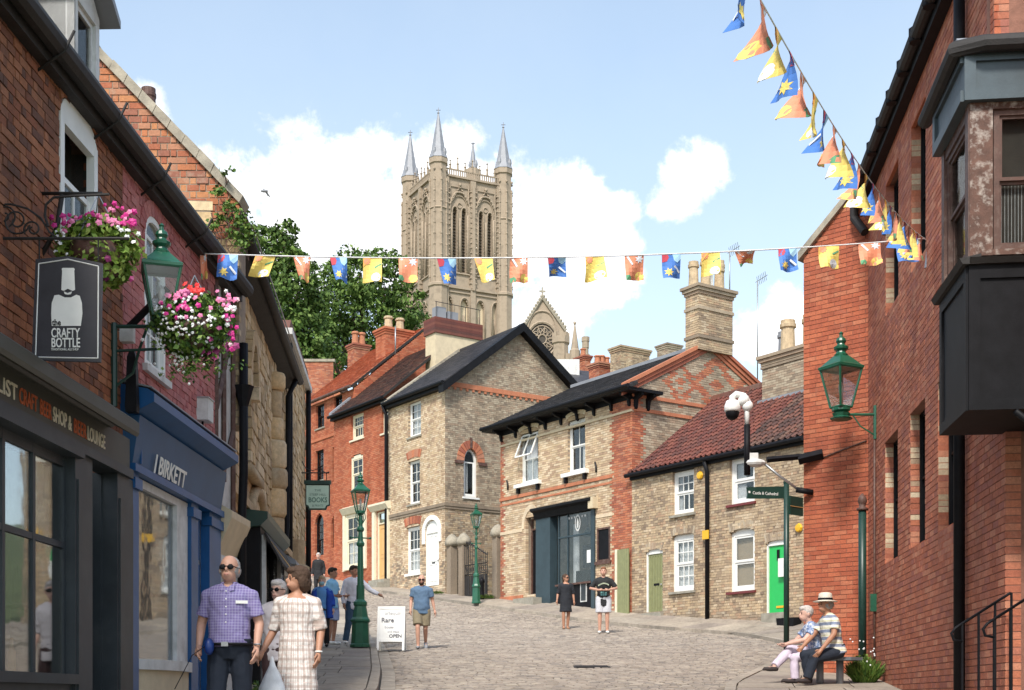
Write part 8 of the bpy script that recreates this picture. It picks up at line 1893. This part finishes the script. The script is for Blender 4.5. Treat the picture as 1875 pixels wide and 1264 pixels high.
person('distant person with white hair in a black coat beside the pointed brick doorway', 583, 50, 1.62, sk=2, topm=cloth('black_coat', (.015, .015, .017)), botm=cloth('black_trousers', (.015, .015, .018)), sleeve=2, hem=.7, hair='short', hairm=cloth('white_hair', (.55, .50, .47)), vox=.02)
person('bald bearded man in a blue t-shirt and khaki shorts walking down the cobbles', 772, 31.4, 1.73, rz=.05, sk=0, build=1.15, belly=.03, topm=cloth('denim_blue_tee', (.10, .17, .27)), botm=cloth('khaki_shorts', (.24, .20, .13)), pants='short', sleeve=.62, hem=.86, hair='beard', hairm=HB, bald=True, sun=True, dz=.0,
       elbows=[(-.25, .03, 1.15), (.26, .05, 1.15)], wrists=[(-.26, -.10, .92), (.31, .02, .91)], knees=[(-.09, -.14, .52), (.09, .02, .50)], ankles=[(-.08, -.10, .09), (.09, .28, .20)], shoes=cloth('grey_trainers', (.25, .26, .28)))
person('woman with tied brown hair in a loose black dress looking to the right', 1036, 39.2, 1.61, rz=.1, sk=1, topm=cloth('black_dress', (.014, .016, .022)), skirt=(.56, .20), sleeve=1.0, hair='tied', hairm=HB, head=.7, dz=.0, shoes=cloth('tan_sandals', (.35, .18, .10)), sun=True,
       elbows=[(-.25, .03, 1.14), (.24, .03, 1.14)], wrists=[(-.29, -.06, .92), (.26, -.03, .89)], knees=[(-.08, -.05, .5), (.09, .03, .5)], ankles=[(-.07, .0, .09), (.07, .1, .1)])
t, hp = person('man in an oversized black printed t-shirt, pale shorts and white trainers holding a phone', 1105, 37.4, 1.84, rz=-.05, sk=0, build=1.12, topm=cloth('black_tee', (.016, .017, .018)), botm=cloth('pale_grey_shorts', (.55, .55, .58)), pants='short', sleeve=.85, hem=.76, hair='short', hairm=cloth('ginger_hair', (.22, .09, .04)), shoes=M['white'], dz=.0, nod=.3,
       elbows=[(-.34, -.02, 1.20), (.34, -.02, 1.20)], wrists=[(-.12, -.24, 1.14), (.12, -.24, 1.14)], hdir=[(1, -.3, .1), (-1, -.3, .1)])
b = MB()
for k in range(9): a0_ = math.pi * (k + .1) / 9; b.box(FCL, -.14 + k * .032, -.117 + k * .032, .150, .156, 1.25 + .055 * math.sin(a0_), 1.285 + .055 * math.sin(a0_))
b.build('chest_print', cloth('sage_print', (.45, .50, .36)), t, local=True); b = MB()
for u, w_, h in ((-.08, .05, .10), (-.02, .04, .12), (.03, .05, .09)): b.box(FCL, u, u + w_, .148, .154, 1.0, 1.0 + h)
b.build('front_print', cloth('teal_print', (.18, .42, .42)), t, local=True)
ph = gpx(1105, 37.1, 0); PH = thing('phone', (ph.x, ph.y, ph.z + 1.2), 0, 'dark mobile phone held in both hands by the man in the black t-shirt', 'phone')
b = MB(); zz = zg(37.4) + 1.22; b.box(wall(ph.x, 37.14, 1, 0), -.04, .04, -.005, .005, zz - .06, zz + .07); b.build('casing', M['black'], PH)
# seated couple, facing left
zs_ = px(1530, 1204, 19.6).z; zgr = zg(19.6) + .1; sh_ = zs_ - zgr
def seated(*a, **k): return person(*a, **k)
t, hp = seated('seated man in a striped shirt and navy trousers on the grey bench', 1527, 19.45, 1.74, rz=R(-78), sk=1, build=1.12, belly=.03, z0=zgr, topm=C_['polo'], botm=cloth('navy_trousers', (.012, .018, .032)), sleeve=.65, hem=.92, hair='sides', hairm=HG, vox=.011, head=.25,
   P0=(0, .02, sh_ + .11), P1=(0, -.10, sh_ + .63), knees=[(-.12, -.40, sh_ + .03), (.12, -.36, sh_ - .02)], ankles=[(-.12, -.34, .09), (.10, -.46, .09)], elbows=[(-.24, -.22, sh_ + .33), (.25, -.12, sh_ + .32)], wrists=[(-.15, -.42, sh_ + .16), (.22, -.30, sh_ + .10)], shoes=cloth('dark_sandals', (.04, .03, .03)))
HT = thing('straw_hat', tuple(px(1504, 1108, 19.4)), 0, 'white straw hat with a black band on the head of the seated man', 'hat')
hw_ = Matrix.Translation(Vector(t.location)) @ Matrix.Rotation(R(-78), 4, 'Z') @ Matrix.Scale(1.74 / 1.75, 4); hcw = hw_ @ hp(0, .01, .055)
b = MB(); b.lathe(hcw, [(.175, -.012), (.178, -.004), (.105, .012), (.10, .06), (.092, .11), (.06, .125), (.02, .118)], 20); b.build('crown_and_brim', mat('pale_straw', (.72, .66, .56), .8, bump=.3), HT, smooth=True)
b = MB(); b.lathe(hcw, [(.108, .012), (.106, .045)], 20); b.build('band', M['black'], HT, smooth=True)
seated('seated woman in a blue patterned top and pale lilac trousers with one leg crossed over', 1497, 19.85, 1.64, rz=R(-84), sk=2, z0=zgr, topm=C_['floral'], botm=cloth('pale_lilac_trousers', (.58, .50, .60)), sleeve=.6, hem=.92, hair='short', hairm=cloth('white_hair', (.55, .50, .47)), vox=.011, head=.2,
   P0=(0, .02, sh_ + .11), P1=(0, -.14, sh_ + .59), knees=[(-.07, -.42, sh_ + .16), (.09, -.40, sh_ + .02)], ankles=[(.10, -.72, sh_ - .10), (.10, -.40, .09)], toes=[(.12, -.90, sh_ - .16), (.12, -.60, .04)], elbows=[(-.22, -.28, sh_ + .30), (.22, -.28, sh_ + .30)], wrists=[(-.06, -.50, sh_ + .24), (.06, -.52, sh_ + .24)], shoes=cloth('dark_sandals', (.04, .03, .03)))
